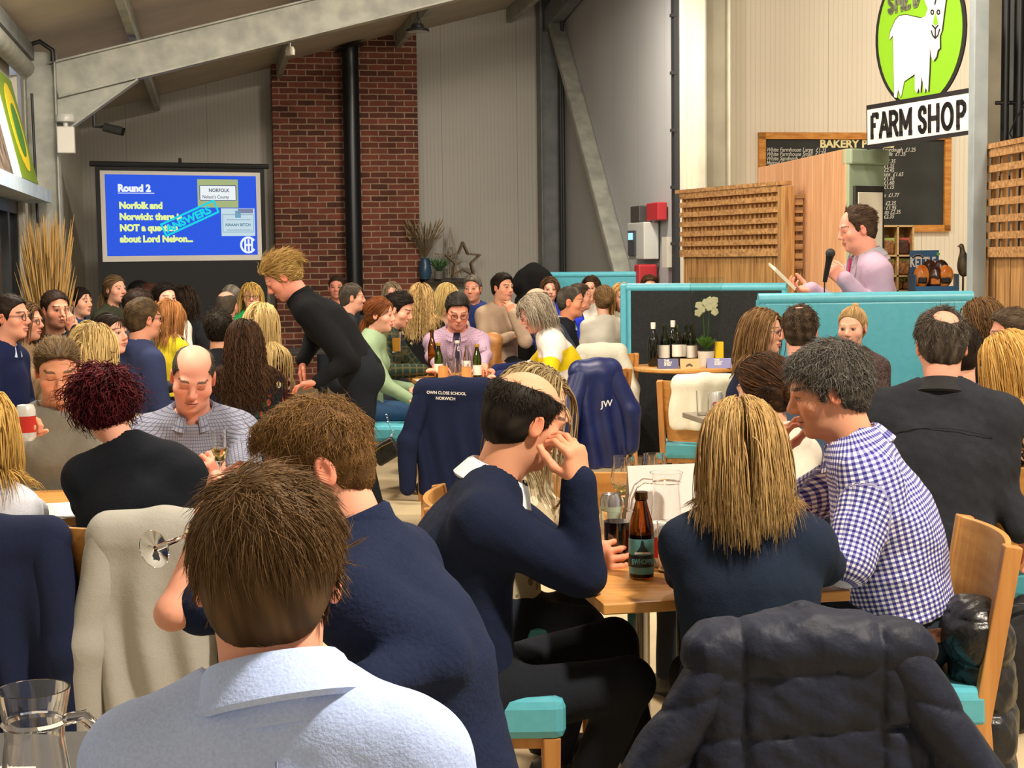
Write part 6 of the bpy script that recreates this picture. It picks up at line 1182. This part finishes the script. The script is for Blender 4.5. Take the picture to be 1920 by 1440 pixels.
pg = thing('pampas_grass', 'tall dried pampas grass in a basket by the glazed door', 'plant', P(92, 600, 12.0).to_tuple()[:2]+(0,)); vb = P(92, 600, 12.0); q = MB(); q.lathe([(.001, 0), (.15, 0), (.18, .3), (.15, .5), (.14, .5), (.16, .3), (.13, .02)], (vb.x, vb.y, 0), 20); q.build('basket', wood('basket', '#5a452c', '#7a6040', 'x'), pg, smooth=True); dry(pg, (vb.x, vb.y, .45), 300, 1.28, .19, (flat('stem_pampas', '#8a6a3a', .9), flat('head_pampas', '#a8854c', .9)), 6, .22, .006, .0016)
# ================================================================ the guests
def K(name, col, kind='sweater', **k): return dict(m=cloth(name, col), name=kind, **k)
def hs(col, col2=None, **k): return dict(style='short', col=col, col2=col2 or col, **k)
def hl(col, col2=None, **k): return dict(style='long', col=col, col2=col2 or col, **k)
BALD = [((0, .045, .10), (.075, .11, .075))]
# ---- near the lens
BS = person('person in a pale blue shirt, brown-haired, back turned, nearest the glass jug', (498, 874), 1.75, 181, hy=184, hp=4, lean=6, hw=.150, wide=.95, skin='#d79a80', hair=hs('#54402b', '#7a5f40', len=.06, t=.007, n=9500, r=.0007, lift=.05, bend=.12, mess=.2, rough=.0015, crown=(-.015, -.055, .11)), shirt=K('shirt_paleblue', '#9db0e0', 'shirt', wr=.003), collar='shirt', pants='#20242e', nb_d=(.012, 0, .03))
def seam(pp, pts, mat, par):
    G, F_ = pp['G'], pp['F']; out = []
    for lat, dn in pts:
        p = pp['nb']+pp['Rt']*lat-pp['u1']*dn-F_*.30; n_ = 0
        while G.val(p[None])[0] > .006 and n_ < 400: p = p+F_*.0015; n_ += 1
        out.append(Vector(p-F_*.002))
    q = MB(); q.tube(out, .0016, 5); q.build('seam', mat, par)
seam(BS, [(-.17+.34*t/14, .115-.02*math.sin(math.pi*t/14)) for t in range(15)], flat('seam_blue', '#7f90b6', .9), BS['root']); seam(BS, [(.012, .045+.005*t) for t in range(12)], flat('seam_blue', '#7f90b6', .9), BS['root'])
TN = person('person in a navy turtleneck drinking from a tilted wine glass', (590, 745), 2.83, -100, hy=-80, hp=18, hr=0, lean=27, belly=.02, skin='#d99a80', hair=hs('#5e4428', '#8a683c', len=.040, t=.005, top=.008, curl=.004, bend=.10, n=6000, r=.0008, lift=.05, mess=.9), shirt=dict(m=cloth('knit_navy', '#10182e', '#1a2542', weave=120, bump=.5), name='sweater', o=.012, wr=.006), collar='turtle', sleeve=0.,
            al=dict(e=P(812, 1225, 2.68), w=P(640, 1315, 2.5), sv=.7), ar=dict(e=P(322, 1150, 2.74), w=P(385, 975, 2.80), d=(.25, .1, 1), p=(1, .2, 0), pose='grip', sv=-.12), pel_d=(0, .02, -.02))
BN = person('balding person in a navy sweater leaning cheek on hand', (982, 694), 3.88, 92, hy=122, hp=16, hr=4, s=1.03, lean=25, belly=.035, wide=1.06, skin='#d49878', hair=hs('#1c1815', '#3a322a', len=.022, n=4200, r=.0009, t=.007, bald=[((0, .02, .120), (.082, .130, .080))], flow='crown', lift=.04), shirt=dict(m=cloth('navy_knit_b', '#0c1326', '#16203a'), name='sweater', o=.012, cm=cloth('white_collar', '#b9c0c4'), wr=.006), collar='shirt', brow='#3a2c22',
            ar=dict(e=P(1090, 1078, 3.79), w=P(1086, 905, 3.77), d=(-.10, .05, 1), p=(-.8, .6, .1), pose='pinch'), al=dict(e=P(1075, 1060, 4.15), w=P(1080, 1046, 4.12), d=(1, -.25, .1), p=(.2, 1, 0), pose='hold'), pants='#12151b', lgm=[P(1150, 1205, 4.12), P(1180, 1280, 3.84), (.36, 4.1, .09), (.12, 3.86, .09)], pel_d=(0, .10, -.04))
person('grey-blonde person half hidden behind the balding man in navy', (1003, 685), 4.55, 85, 'f', hp=8, skin='#d9a58a', hair=hl('#7a6848', '#b09a70', len=.36, n=700, r=.003), shirt=dict(m=patmat('cream_print', '#a89c80', ['#6f6648', '#c9c0a4'], 'vor', .035), name='blouse'), ar='table', al='table', lgm=[(.20, 4.42, .5), (.20, 4.72, .5), (.12, 4.48, .09), (.12, 4.78, .09)])
BG = person('person with straight blonde hair in a navy sweater with a pink collar', (1392, 750), 3.72, 178, 'f', s=.98, hp=6, hr=-3, lean=10, skin='#d9a78c', hair=hl('#7c5f36', '#b39460', len=.275, n=2600, r=.0017, sweep=.85, part=.0, mg=.012, t=.010, z0=.0, back=.16, lat=.3), shirt=dict(m=cloth('navy_knit_c', '#111a2a', '#1b2638'), name='sweater', o=.010, wr=.005, cw=.035, cm=cloth('pink_collar', '#d83a62')), collar='shirt', al=dict(e=P(1282, 1075, 3.78), w=P(1360, 1035, 3.98)), ar=dict(e=P(1548, 1060, 3.72), w=P(1470, 1040, 3.95)), wide=1.12, hw=.150)
GM = person('person in a blue and white gingham shirt, hand at mouth', (1552, 641), 4.05, -100, hy=-97, hp=14, lean=22, belly=.03, wide=1.12, skin='#cf9474', stubble=.15, hair=hs('#2e2b28', '#77726a', len=.042, t=.012, n=5200, r=.0009, vol=.003, lift=.06, mess=1.0, curl=.004), brow='#3a342e', shirt=dict(m=patmat('gingham', '#e4e4ea', ['#7d7cae', '#2e2f78'], 'gingham', .0128), name='shirt', o=.016, wr=.007, hem=.015), collar='shirt', sleeve=.12,
            al=dict(e=P(1592, 1050, 3.78), w=P(1500, 1075, 3.95), sv=.12), ar=dict(e=P(1432, 985, 4.30), w=P(1462, 858, 4.24), d=(.12, -.05, 1), p=(1, -.2, .1), pose='pinch', sv=.05), pants='#20262f', pel_d=(0, .03, .045))
q = MB(); pc = Vector(GM['pel'])-Vector(GM['u1'])*.005; Rv, Fv = Vector(GM['Rt']), Vector(GM['F']); vs = []
for k in range(32): a_ = k*2*math.pi/32; o_ = Rv*math.cos(a_)*.204+Fv*math.sin(a_)*.150; vs += [pc+o_-UZ*.018, pc+o_+UZ*.018, pc+o_*1.02+UZ*.018, pc+o_*1.02-UZ*.018]
q._add(vs, [(4*k+j, 4*((k+1) % 32)+j, 4*((k+1) % 32)+(j+1) % 4, 4*k+(j+1) % 4) for k in range(32) for j in range(4)]); q.build('belt', noisy('belt_leather', '#3a1c14', '#6a4a34', 60, .5, .2), GM['root'])
person('person with dark hair tied up between the blonde hair and the gingham shirt', (1432, 664), 5.25, -135, 'f', hp=8, skin='#d9a58a', hair=dict(style='slick', col='#241a14', col2='#5a3c24', tie=(0, -.105, -.01), bun=.038, n=1100, r=.0022, rough=.006, t=.014), shirt=K('white_top', '#bdb6a8', 'blouse'), ar='table', al='table')
BK = person('person in a black shirt with a bald crown, back to the viewer', (1766, 579), 5.15, 160, hy=172, hp=12, lean=12, belly=.02, wide=1.04, hw=.18, skin='#d99a82', hair=hs('#38302a', '#70665a', len=.03, n=3600, r=.0011, t=.008, bald=[((.012, -.085, .098), (.046, .046, .042))], mess=1.2, crown=(.01, -.055, .11)), shirt=dict(m=cloth('black_shirt', '#202228', '#2e3138'), name='shirt', o=.018, wr=.011, cm=flat('black_collar', '#0b0b0d', .8)), collar='shirt', ar=dict(e=P(1872, 925, 5.0), w=P(1912, 985, 4.95), d=(.5, .2, -1)), al='lap', pants='#3c424c', lgm=[P(1815, 1010, 5.75), P(1890, 985, 5.5), (1.65, 5.85, .09), (1.78, 5.6, .09)])
seam(BK, [(-.17+.34*t/14, .13-.03*math.sin(math.pi*t/14)) for t in range(15)], flat('seam_black', '#0a0a0c', .9), BK['root'])
person('person in a navy top mostly hidden by the black-shirted man', (1800, 604), 6.35, 172, skin='#d9a58a', hair=hs('#2a211a', n=500), shirt=K('navy_top', '#1b2346', 'sweater'), collar='crew')
person('person with wavy brown hair and glasses in black behind the bald crown', (1838, 560), 7.65, -118, 'f', hp=6, skin='#dba78c', hair=hl('#4a3522', '#7a5c3a', len=.30, n=900, r=.003, curl=.006), shirt=K('black_top', '#101012', 'sweater'), specs='#1a1614')
person('person with short brown hair and long nose behind the leopard print', (1898, 577), 7.1, -98, hp=4, skin='#d99a82', hair=hs('#4a3c2e', '#6a5a48', len=.03, n=1300, flow='back', top=.006), shirt=K('navy_top2', '#1a2036', 'sweater'), collar='crew')
person('person with straight golden hair in a leopard print top', (1890, 622), 5.75, -112, 'f', hp=8, skin='#dca88c', hair=hl('#a87a38', '#d8b26a', len=.315, n=1200, r=.003, sweep=.5, fringe=False), shirt=dict(m=patmat('leopard', '#b89a72', ['#6a4a2c', '#1c1410'], 'leopard', .026), name='blouse', wr=.004), ar=dict(e=P(1905, 850, 6.0), w=P(1985, 858, 5.95)), al=dict(e=P(1868, 845, 5.62), w=P(1950, 862, 5.55), d=(1, .2, 0)), pel_d=(0, -.05, 0), neck='v')
# ---- the speaker and the booth tables
SP = person('person in a lilac jacket speaking into a microphone', (1607, 386), 8.72, -84, hy=-86, hp=12, lean=4, s=1.03, fat=.008, belly=.05, wide=1.06, skin='#dd9c88', legs='stand', eyes=0, hair=hs('#3e2f24', '#5c4838', len=.035, n=1500, t=.009, flow='back', bald=[((0, .098, .075), (.085, .062, .075))]), shirt=dict(m=cloth('lilac_jacket', '#a68ea6', '#b8a2b6'), name='jacket', o=.016, wr=.005, cm=cloth('grey_shirt', '#8f949c')), collar='shirt', neck='v', jacket=1, tie='#c22a6a', pants='#23252c',
            al=dict(e=P(1652, 600, 8.52), w=P(1584, 524, 8.46), d=(-.8, -.05, .6), p=(-.4, .9, .3), pose='grip'), ar=dict(e=P(1620, 610, 9.0), w=P(1522, 545, 8.9), d=(-1, -.1, .12), p=(0, -.2, 1), pose='hold'))
mic = thing('microphone', 'black handheld microphone at the mouth of the speaker', 'microphone', P(1553, 495, 8.42)); m0, m1 = P(1557, 475, 8.41), P(1549, 515, 8.43); dm = (m1-m0).normalized(); q = MB(); q.sphere(m0, .027, 16, 12); q.build('mesh_head', noisy('mic_mesh', '#141414', '#2a2a2a', 300, .5, .5), mic, smooth=True); q = MB(); q.tube([m0+dm*.018, m0+dm*.04, m0+dm*.16], [.022, .018, .012], 14); q.build('handle', flat('mic_black', '#0d0d0e', .4), mic, smooth=True); q = MB(); q.tube([m0+dm*.16, m0+dm*.22+Vector((.01, 0, 0)), P(1545, 590, 8.45), P(1548, 640, 8.5)], .0035, 6); q.build('cable', flat('mic_black', '#0d0d0e', .4), mic)
q = MB(); a, b_ = P(1452, 508, 8.75), P(1490, 545, 8.80); d_ = (b_-a).normalized(); n_ = Vector((0, 1, 0)); q._add([a, b_, b_+n_*.20+UZ*.03, a+n_*.20+UZ*.03, a+UZ*.018+Vector((.010, 0, 0)), b_+UZ*.018+Vector((.010, 0, 0)), b_+n_*.20+UZ*.048, a+n_*.20+UZ*.048], [(0, 1, 2, 3), (5, 4, 7, 6), (4, 5, 1, 0), (6, 7, 3, 2), (5, 6, 2, 1), (7, 4, 0, 3)]); o = q.build('question_sheet', flat('sheet_cream', '#d8d0b8', .7)); tag(o, 'cream question sheet held by the man with the microphone', 'paper')
person('person with long brown hair and round tortoiseshell glasses in navy', (1432, 579), 8.0, 75, 'f', hy=66, hp=2, skin='#dda88c', hair=hl('#5a4028', '#94744c', len=.29, n=1000, r=.0032, sweep=.5), al='table', ar='table', shirt=K('navy_top3', '#161d33', 'sweater'), specs='#3a1a10', collar='crew')
person('person with thinning brown hair in a slate shirt facing the turquoise booth', (1500, 572), 7.25, 172, hp=4, skin='#d9a08a', hair=hs('#33291f', '#6a5642', len=.03, n=1500, mess=1.5, bald=[((-.004, -.05, .124), (.026, .026, .026))], crown=(0, -.05, .11)), shirt=K('slate_shirt', '#3a4a5e', 'shirt'), collar='shirt')
person('person with a blonde topknot in a brown speckled top against the turquoise booth', (1598, 577), 7.92, -18, 'f', s=.91, hy=-30, hp=4, skin='#e2ae94', hair=dict(style='slick', col='#9a7a4c', col2='#c9a878', tie=(0, -.06, .11), bun=.022, n=900, r=.0016, rough=.002, t=.003, line=.004), shirt=dict(m=noisy('speckle_brown', '#2a1f1e', '#5a4844', 120, .9, .2, 2), name='sweater'), collar='crew')
# ---- the papers table
P14 = person('bald person in a grey checked shirt looking down at a champagne flute', (360, 648), 5.75, 8, hy=10, hp=24, hr=-6, lean=14, belly=.03, wide=1.03, fat=.006, skin='#dc9a84', eyes=0, hair=hs('#3a352c', '#5a5244', len=.012, t=.003, n=900, r=.0014, bald=[((0, .035, .105), (.067, .12, .075))]), shirt=dict(m=patmat('grey_check', '#868a9a', ['#5c6074'], 'grid', .012), name='shirt', o=.014, wr=.007), collar='shirt', al=dict(e=P(462, 905, 5.62), w=P(418, 905, 5.30), d=(-.5, -.3, .8), p=(-.6, .8, 0), pose='grip'), ar='table')
fg = wineglass('champagne flute in the hand of the bald man in grey check', (P(413, 895, 5.16).x, 5.16, P(413, 915, 5.16).z), .20, .03, .45, 'champagne_flute', True, None, True)
P16 = person('person in a grey sweater lifting a white and red can', (106, 632), 5.75, 22, hy=20, hp=18, hr=2, lean=10, skin='#d99878', eyes=0, smile=1, stubble=.15, hair=hs('#4a3a26', '#7a6242', len=.04, t=.005, top=.004, flow='back', n=2600, r=.0012, lift=.08, part=-.6), shirt=K('grey_tee', '#6c6a60', 'sweater', wr=.006), collar='crew', ar=dict(e=P(5, 910, 5.45), w=P(18, 822, 5.25), d=(.6, -.1, .8), p=(.9, -.3, -.2), pose='grip'), al='table')
p = P(50, 826, 5.22); can('white and red can in the raised hand at the papers table', (p.x, p.y, p.z), CANW, RED)
P15 = person('person with curly dark red hair in a black top, elbows on the papers', (196, 690), 4.78, 172, 'f', hy=-165, hp=18, hr=-8, lean=16, sl=-14, wide=1.22, hw=.165, skin='#dda088', hair=dict(style='curly', col='#2c0a0e', col2='#5c1a22', len=.12, t=.006, m=12, curl=.010, n=1500, r=.0030, lift=.06, mess=.7, line=-.03), shirt=dict(m=cloth('black_jersey', '#0e1118', '#181c24'), name='sweater', o=.012, wr=.005), nb_d=(.07, 0, 0), al=dict(e=P(165, 945, 4.78), w=P(235, 925, 5.05)), ar=dict(e=P(388, 925, 4.85), w=P(330, 915, 5.15)))
person('person in a white blouse at the frame edge over the blue jacket chair', (-46, 738), 4.72, 176, 'f', hp=6, lean=8, skin='#dda88c', hair=hl('#a8813f', '#d0aa62', len=.30, n=900, r=.003, mg=.02), shirt=K('white_blouse', '#c3c6d2', 'blouse', wr=.005, o=.012), ar=dict(e=P(60, 960, 4.75), w=P(40, 985, 5.0)), al='table')
# ---- the long row before the screen
person('person with long wavy dark brown hair in a floral top', (458, 600), 8.5, 184, 'f', hp=6, skin='#d9a58a', hair=hl('#22150d', '#4e3420', len=.50, n=1500, r=.0034, curl=.010, mg=.012, t=.012, sweep=.9, back=.1), shirt=dict(m=patmat('floral', '#14181f', ['#2a4a44', '#b04a34', '#c9b48a', '#222f6a', '#3a6a4a'], 'vor', .045), name='blouse'))
person('person with very long pale blonde hair in a dark red spotted dress', (490, 569), 9.75, 160, 'f', hp=4, skin='#dda88c', hair=hl('#a88a52', '#d8c08a', len=.62, n=1200, r=.0038, mg=.012, lat=.4), shirt=dict(m=patmat('spot_red', '#3c0e18', ['#3c0e18', '#c9a0a0', '#3c0e18', '#4a1420'], 'vor', .03), name='dress'))
person('person with dark tousled curls beside the long dark brown hair', (410, 581), 10.1, 182, skin='#d9a080', hair=hs('#1e1914', '#3a3228', len=.05, t=.014, curl=.008, n=1700, mess=1.6), shirt=K('dark_tee', '#17181c'))
person('bald person far back below the projector screen', (424, 546), 12.1, 178, hp=2, skin='#dc9c86', hair=hs('#4a4238', len=.01, t=.003, bald=[((0, .03, .10), (.07, .125, .085))]), shirt=K('dark_tee', '#17181c'))
person('grey-haired person behind the bald head below the screen', (434, 534), 13.8, 176, skin='#d9a58a', hair=hs('#7a7468', '#a39c8e', len=.02), shirt=K('charcoal_top', '#26282c'))
person('person with a blonde fringe and sunglasses in a green top', (470, 531), 13.5, 12, 'f', skin='#dba58c', hair=hl('#a8843f', '#d0ae66', len=.26, n=900, r=.004, fringe=True), shirt=K('green_top', '#1c8a50', 'blouse'), specs='#1a1410')
person('person in glasses, navy sweater and pale blue collar at the frame edge', (18, 551), 8.3, 84, hy=80, skin='#d99a80', hair=hs('#241b14', '#3e3228', len=.022, n=1400, flow='back'), shirt=dict(m=cloth('navy_knit_d', '#10183a'), name='sweater', o=.012, cm=cloth('paleblue_collar', '#9fb0c8')), collar='shirt', specs='#1c1614', belly=.03)
person('person in glasses and beige jacket just behind the navy sweater', (48, 566), 9.3, 80, 'f', skin='#d99a80', hair=hl('#4a3420', '#6e5232', len=.26), shirt=K('beige_jacket', '#8a7358', 'jacket'), specs='#2a1c16')
P20 = person('person in a black shirt drinking beside the pampas grass', (103, 544), 9.9, 22, hy=42, hp=4, skin='#d39478', fat=.008, stubble=.45, hair=hs('#2a1e17', '#43342a', len=.02, n=1400, flow='fringe'), shirt=K('black_shirt2', '#12151b', 'shirt'), collar='shirt', belly=.03, al=dict(e=P(150, 655, 9.65), w=P(139, 618, 9.55), d=(-.3, -.1, .9), p=(-.7, .6, .1), pose='grip'))
person('person with sleek dark tied hair and blue top beside the drinker', (150, 539), 12.4, 55, 'f', hy=68, hp=-2, skin='#d9a286', hair=dict(style='slick', col='#17110e', col2='#2a1f18', tie=(0, -.10, -.03), bun=.035, n=900), shirt=K('blue_top', '#1d3a60', 'blouse'))
person('person with a light brown ponytail in an olive top', (215, 516), 12.8, 62, 'f', hy=58, hp=-4, skin='#d8a086', hair=dict(style='slick', col='#5e4a34', col2='#84694a', tie=(0, -.11, .0), tail=.34, n=1000), shirt=K('olive_top', '#34372a', 'sweater'), collar='crew')
person('person in a cream cardigan with sleek dark hair smiling upward', (206, 587), 8.6, 118, 'f', hy=66, hp=-6, skin='#e0a68e', smile=1, hair=dict(style='slick', col='#1d1611', col2='#3a2c20', tie=(0, -.10, -.05), tail=.20, n=1100), shirt=K('cream_cardigan', '#ab967c', 'cardigan', o=.016))
person('person with a blonde highlighted bob, back turned, before the cream cardigan', (174, 606), 8.0, 158, 'f', hp=4, skin='#e0a68e', hair=hl('#8a6c3e', '#dcc184', len=.27, n=1100, r=.0034, mg=.016, t=.012), shirt=K('cream_top', '#a8977c', 'blouse'))
person('person with cropped brown hair and glasses in a blue blazer', (268, 558), 9.0, 132, hy=134, skin='#d8987c', hair=hs('#4a3a28', '#74603f', len=.022, n=1700, t=.010), shirt=dict(m=cloth('blue_blazer', '#2c3454'), name='jacket', o=.016), collar='crew', specs='#2a1a1c', belly=.02, hw=.18)
person('dark-haired person in a charcoal sweater behind the blue blazer', (262, 541), 10.3, 128, skin='#d9a58a', hair=hs('#211611', '#3a2a20', n=1200, t=.012), shirt=K('charcoal_top2', '#37393b'))
person('person with long auburn hair in a yellow top', (318, 562), 10.9, 150, 'f', skin='#d9a286', hair=hl('#7a4e2a', '#a87444', len=.30, n=700, r=.004), shirt=K('yellow_top', '#a5941c', 'blouse'))
person('person with short dark hair in a white blouse, arms folded', (309, 529), 11.6, 28, 'f', hy=40, skin='#dba68c', hair=hs('#15100e', '#2a201a', len=.04, t=.014, flow='side', n=1200), shirt=K('white_blouse2', '#b7b6ac', 'blouse', o=.014), ar='fold', al='fold')
person('person with a dark wavy bob, back turned, against the screen', (342, 538), 12.7, 178, 'f', skin='#d9a58a', hair=hl('#17110e', '#3a2a1e', len=.26, n=800, r=.004, curl=.008, mg=.02), shirt=K('dark_tee', '#17181c'))
person('person with reddish brown hair glimpsed beside the white blouse', (284, 532), 12.3, 60, skin='#d99a80', hair=hs('#3a2018', '#5a3626', n=900), shirt=K('charcoal_top', '#26282c'))
person('black-haired person glimpsed behind the ponytail', (262, 526), 14.2, 120, skin='#c99078', hair=hs('#100d0c', n=600), shirt=K('charcoal_top', '#26282c'))
# ---- the bending man
BM = person('standing blond person in a black roll-neck bending over the table', (528, 476), 9.15, -92, hy=-86, hp=36, lean=48, s=1.06, skin='#d99078', eyes=0, legs='stand', hair=hs('#8a6a3a', '#c9a866', len=.09, t=.012, top=.006, flow='back', curl=.006, n=2600, r=.0018, lift=.06, mess=.8), shirt=dict(m=cloth('black_rollneck', '#0c0d10', '#14161a'), name='sweater', o=.010, wr=.006), collar='turtle', al=dict(e=P(652, 676, 8.92), w=P(596, 716, 8.85), d=(-1, .1, -.1)), ar=dict(e=P(588, 636, 9.42), w=P(568, 676, 9.35), d=(-.2, 0, -1)), pants=cloth('black_jeans', '#14171c', '#1f242b'), lgm={-1: (0., -.10), 1: (.02, -.02)}, pel_d=(0, 0, 0))
# ---- the bottle table and beyond
person('person in a lilac checked shirt and dark tie bent over the bottles', (857, 548), 11.45, 2, hy=10, hp=24, lean=22, s=1.08, fat=.008, belly=.03, skin='#d9947c', eyes=0, hair=hs('#241f1b', '#4a443c', len=.03, n=1500, flow='back', top=.006), shirt=dict(m=patmat('lilac_check', '#b79db0', ['#9c7f9a'], 'grid', .014), name='shirt', o=.008, armr=.85, wr=.004), collar='shirt', tie='#151a38', specs='#1c1614', al=dict(w=P(905, 690, 10.95), h=(1, 0, -.6)), ar=dict(w=P(822, 690, 10.95), h=(-1, 0, -.6)))
person('grey-haired person in a white, yellow and navy sweater, hands clasped', (1003, 549), 10.75, -88, 'f', hy=-92, hp=22, lean=24, s=1.1, belly=.04, wide=1.12, skin='#dc9c88', specs='#5a2a2a', hair=hl('#6a6052', '#a69a86', len=.20, n=1300, r=.0028, mg=.014, t=.020, fringe=True, curl=.004), shirt=dict(m=patmat('wide_bands', '#cfc5bd', [(.12, .255, '#c8ae10'), (.33, .95, '#1c2452')], 'bands', 1), name='sweater', o=.016, wr=.005), collar='crew', al=dict(e=P(1030, 702, 10.45), w=P(938, 706, 10.50), d=(-1, .2, 0), pose='hold'), ar=dict(e=P(1000, 690, 11.2), w=P(930, 694, 11.0), d=(-1, -.2, 0), pose='hold'))
person('young person with a dark quiff and green checked jacket', (747, 547), 11.2, 82, hy=76, hp=18, lean=16, skin='#dba086', stubble=.1, hair=hs('#17120f', '#30261e', len=.045, top=.014, flow='back', n=1400, lift=.2), shirt=dict(m=patmat('green_check', '#1c2e28', ['#4a4428'], 'grid', .05), name='jacket', o=.014), ar=dict(e=P(722, 696, 10.85), w=P(793, 694, 10.9), d=(1, 0, 0)), al='table')
P6 = person('person with auburn hair in a sage green sweatshirt and jeans', (712, 557), 10.4, 86, 'f', hy=78, hp=4, lean=10, skin='#e0a68c', hair=dict(style='slick', col='#5a3018', col2='#8a5028', tie=(0, -.10, -.05), tail=.22, n=1000, r=.002), shirt=dict(m=cloth('sage_sweat', '#74876a'), name='sweatshirt', o=.016), ar=dict(e=P(722, 722, 10.15), w=P(768, 748, 10.1)), al='lap', pants=cloth('blue_jeans', '#263f5e', '#3a5a80'))
person('smiling young person in a beige sweatshirt, hand on chin', (942, 511), 14.0, 10, hy=46, hw=.155, wide=.86, s=1.04, smile=1, skin='#d99c80', hair=hs('#1d1611', '#33281e', len=.03, top=.012, flow='back', n=1200), shirt=K('beige_sweat', '#9c8672', 'sweatshirt', o=.016), al=dict(e=P(985, 640, 13.7), w=P(962, 588, 13.7), d=(-.4, -.1, 1), p=(-.5, .8, 0), pose='pinch'), ar='fold')
person('grey-haired person in a dark gilet and blue sleeves, arms folded', (886, 516), 14.3, -8, hy=-14, skin='#d9987e', stubble=.2, hair=hs('#5c564c', '#8a8478', len=.03, top=.006, n=1200, flow='up'), shirt=K('blue_sleeves', '#222f5e', 'shirt', o=.014), collar='shirt', al='fold', ar='fold')
person('person with long grey-blonde hair beside the brick chimney', (734, 529), 15.6, 6, 'f', skin='#d9a48c', hair=hl('#7a6a54', '#a39478', len=.34, n=800, r=.004), shirt=K('charcoal_top', '#26282c'))
person('person with long wavy blonde hair, back turned, in black print', (789, 532), 12.6, 176, 'f', skin='#dba68c', hair=hl('#8a6a3c', '#d4b47c', len=.42, n=1400, r=.0032, curl=.006, mg=.012, lat=.4, back=.08), shirt=dict(m=patmat('black_print', '#0e0f12', ['#0e0f12', '#0e0f12', '#9a986a', '#0e0f12'], 'vor', .06), name='blouse'))
person('person with windswept pale blonde hair behind the lilac shirt', (838, 532), 13.2, 170, 'f', skin='#dba68c', hair=hl('#b09050', '#dcc488', len=.22, n=1100, r=.0026, mg=.014, sweep=.9, part=.05, t=.014, lat=.5), shirt=K('pink_top', '#b08a7c', 'blouse'))
person('bald person in slate behind the grey-haired woman', (1004, 540), 12.1, -70, hp=4, skin='#dfa68e', hair=hs('#6a6258', len=.012, t=.003, bald=[((0, .03, .10), (.07, .125, .08))]), shirt=K('slate_top', '#2b323f', o=.016), collar='shirt', belly=.05, pel_d=(0, -.12, 0), lean=26)
person('smiling person with long brown hair in bright blue by the black coat', (1031, 520), 15.0, 4, 'f', smile=1, skin='#e2a890', hair=hl('#3e2a1c', '#5e4430', len=.32, n=800, r=.004), shirt=K('bright_blue', '#2a40b8', 'blouse'))
person('person with cropped grey hair in a dark blazer and pale blue collar', (1071, 537), 12.3, 84, hy=78, hp=2, s=1.04, skin='#d08a68', hair=hs('#3f3930', '#7a7268', len=.010, t=.004, n=1200, line=.006), shirt=dict(m=cloth('dark_blazer', '#12151d'), name='jacket', o=.016, cm=cloth('paleblue_collar', '#9fb0c8')), collar='shirt', belly=.03, wide=1.05)
person('brown-haired person in a royal blue sweater behind the dark blazer', (1088, 531), 13.9, 92, skin='#d9a086', hair=hs('#3a2c20', '#5a4836', n=1000), shirt=K('royal_blue', '#1f34c0', 'sweater'), pel_d=(0, .0, 0))
person('person with long dark hair in white against the far turquoise booth', (1108, 518), 15.2, -14, 'f', skin='#d9a086', hair=hl('#2c1f16', '#4a3626', len=.32, n=800, r=.004), shirt=K('white_top2', '#b9b4a8', 'blouse'))
person('person with light brown hair in a clip, bare neck', (1131, 535), 13.2, 184, 'f', hr=6, skin='#e0ab92', hair=dict(style='slick', col='#5e462c', col2='#8a6c46', tie=(.02, -.105, .0), bun=.032, n=1100, r=.0026, rough=.005, t=.012), shirt=K('white_top2', '#b9b4a8', 'blouse'), neck='v', cut=.03)
person('person with long golden hair in a pale striped top by the booth', (1166, 531), 13.3, -6, 'f', hy=6, skin='#e4ac92', hair=hl('#a8783a', '#dcb878', len=.40, n=1000, r=.004), shirt=dict(m=patmat('pale_bands', '#c9c4ae', [(.10, .17, '#8fb8b8'), (.24, .31, '#8fb8b8')], 'bands', 1), name='blouse'))
person('person peeping over the black-faced booth screen', (1218, 515), 15.2, 2, 'f', skin='#d9a086', hair=hs('#3a2618', '#5a3e2a', len=.04, t=.012, n=900, flow='side'), shirt=K('charcoal_top', '#26282c'))
person('ruddy person far back beside the black flue', (630, 517), 16.4, 4, skin='#d08a76', hair=hs('#3a2c22', len=.02), shirt=K('charcoal_top', '#26282c'))
person('person with grey-flecked hair behind the back of the bending man', (660, 531), 13.2, 100, skin='#d9a086', hair=hs('#4a4238', '#7a7062', len=.03), shirt=K('charcoal_top', '#26282c'))
# glasses held or lifted
wg = wineglass('tilted wine glass at the lips of the navy turtleneck', (0, 0, 0), .21, .036); g0, g1 = P(288, 1030, 2.66), P(398, 985, 2.79); wg.location = g0; wg.rotation_euler = (g1-g0).to_track_quat('Z', 'Y').to_euler()
p = P(132, 596, 9.48); tumbler('glass raised to the mouth beside the pampas grass', (p.x, p.y, p.z-.03), .10, .03)
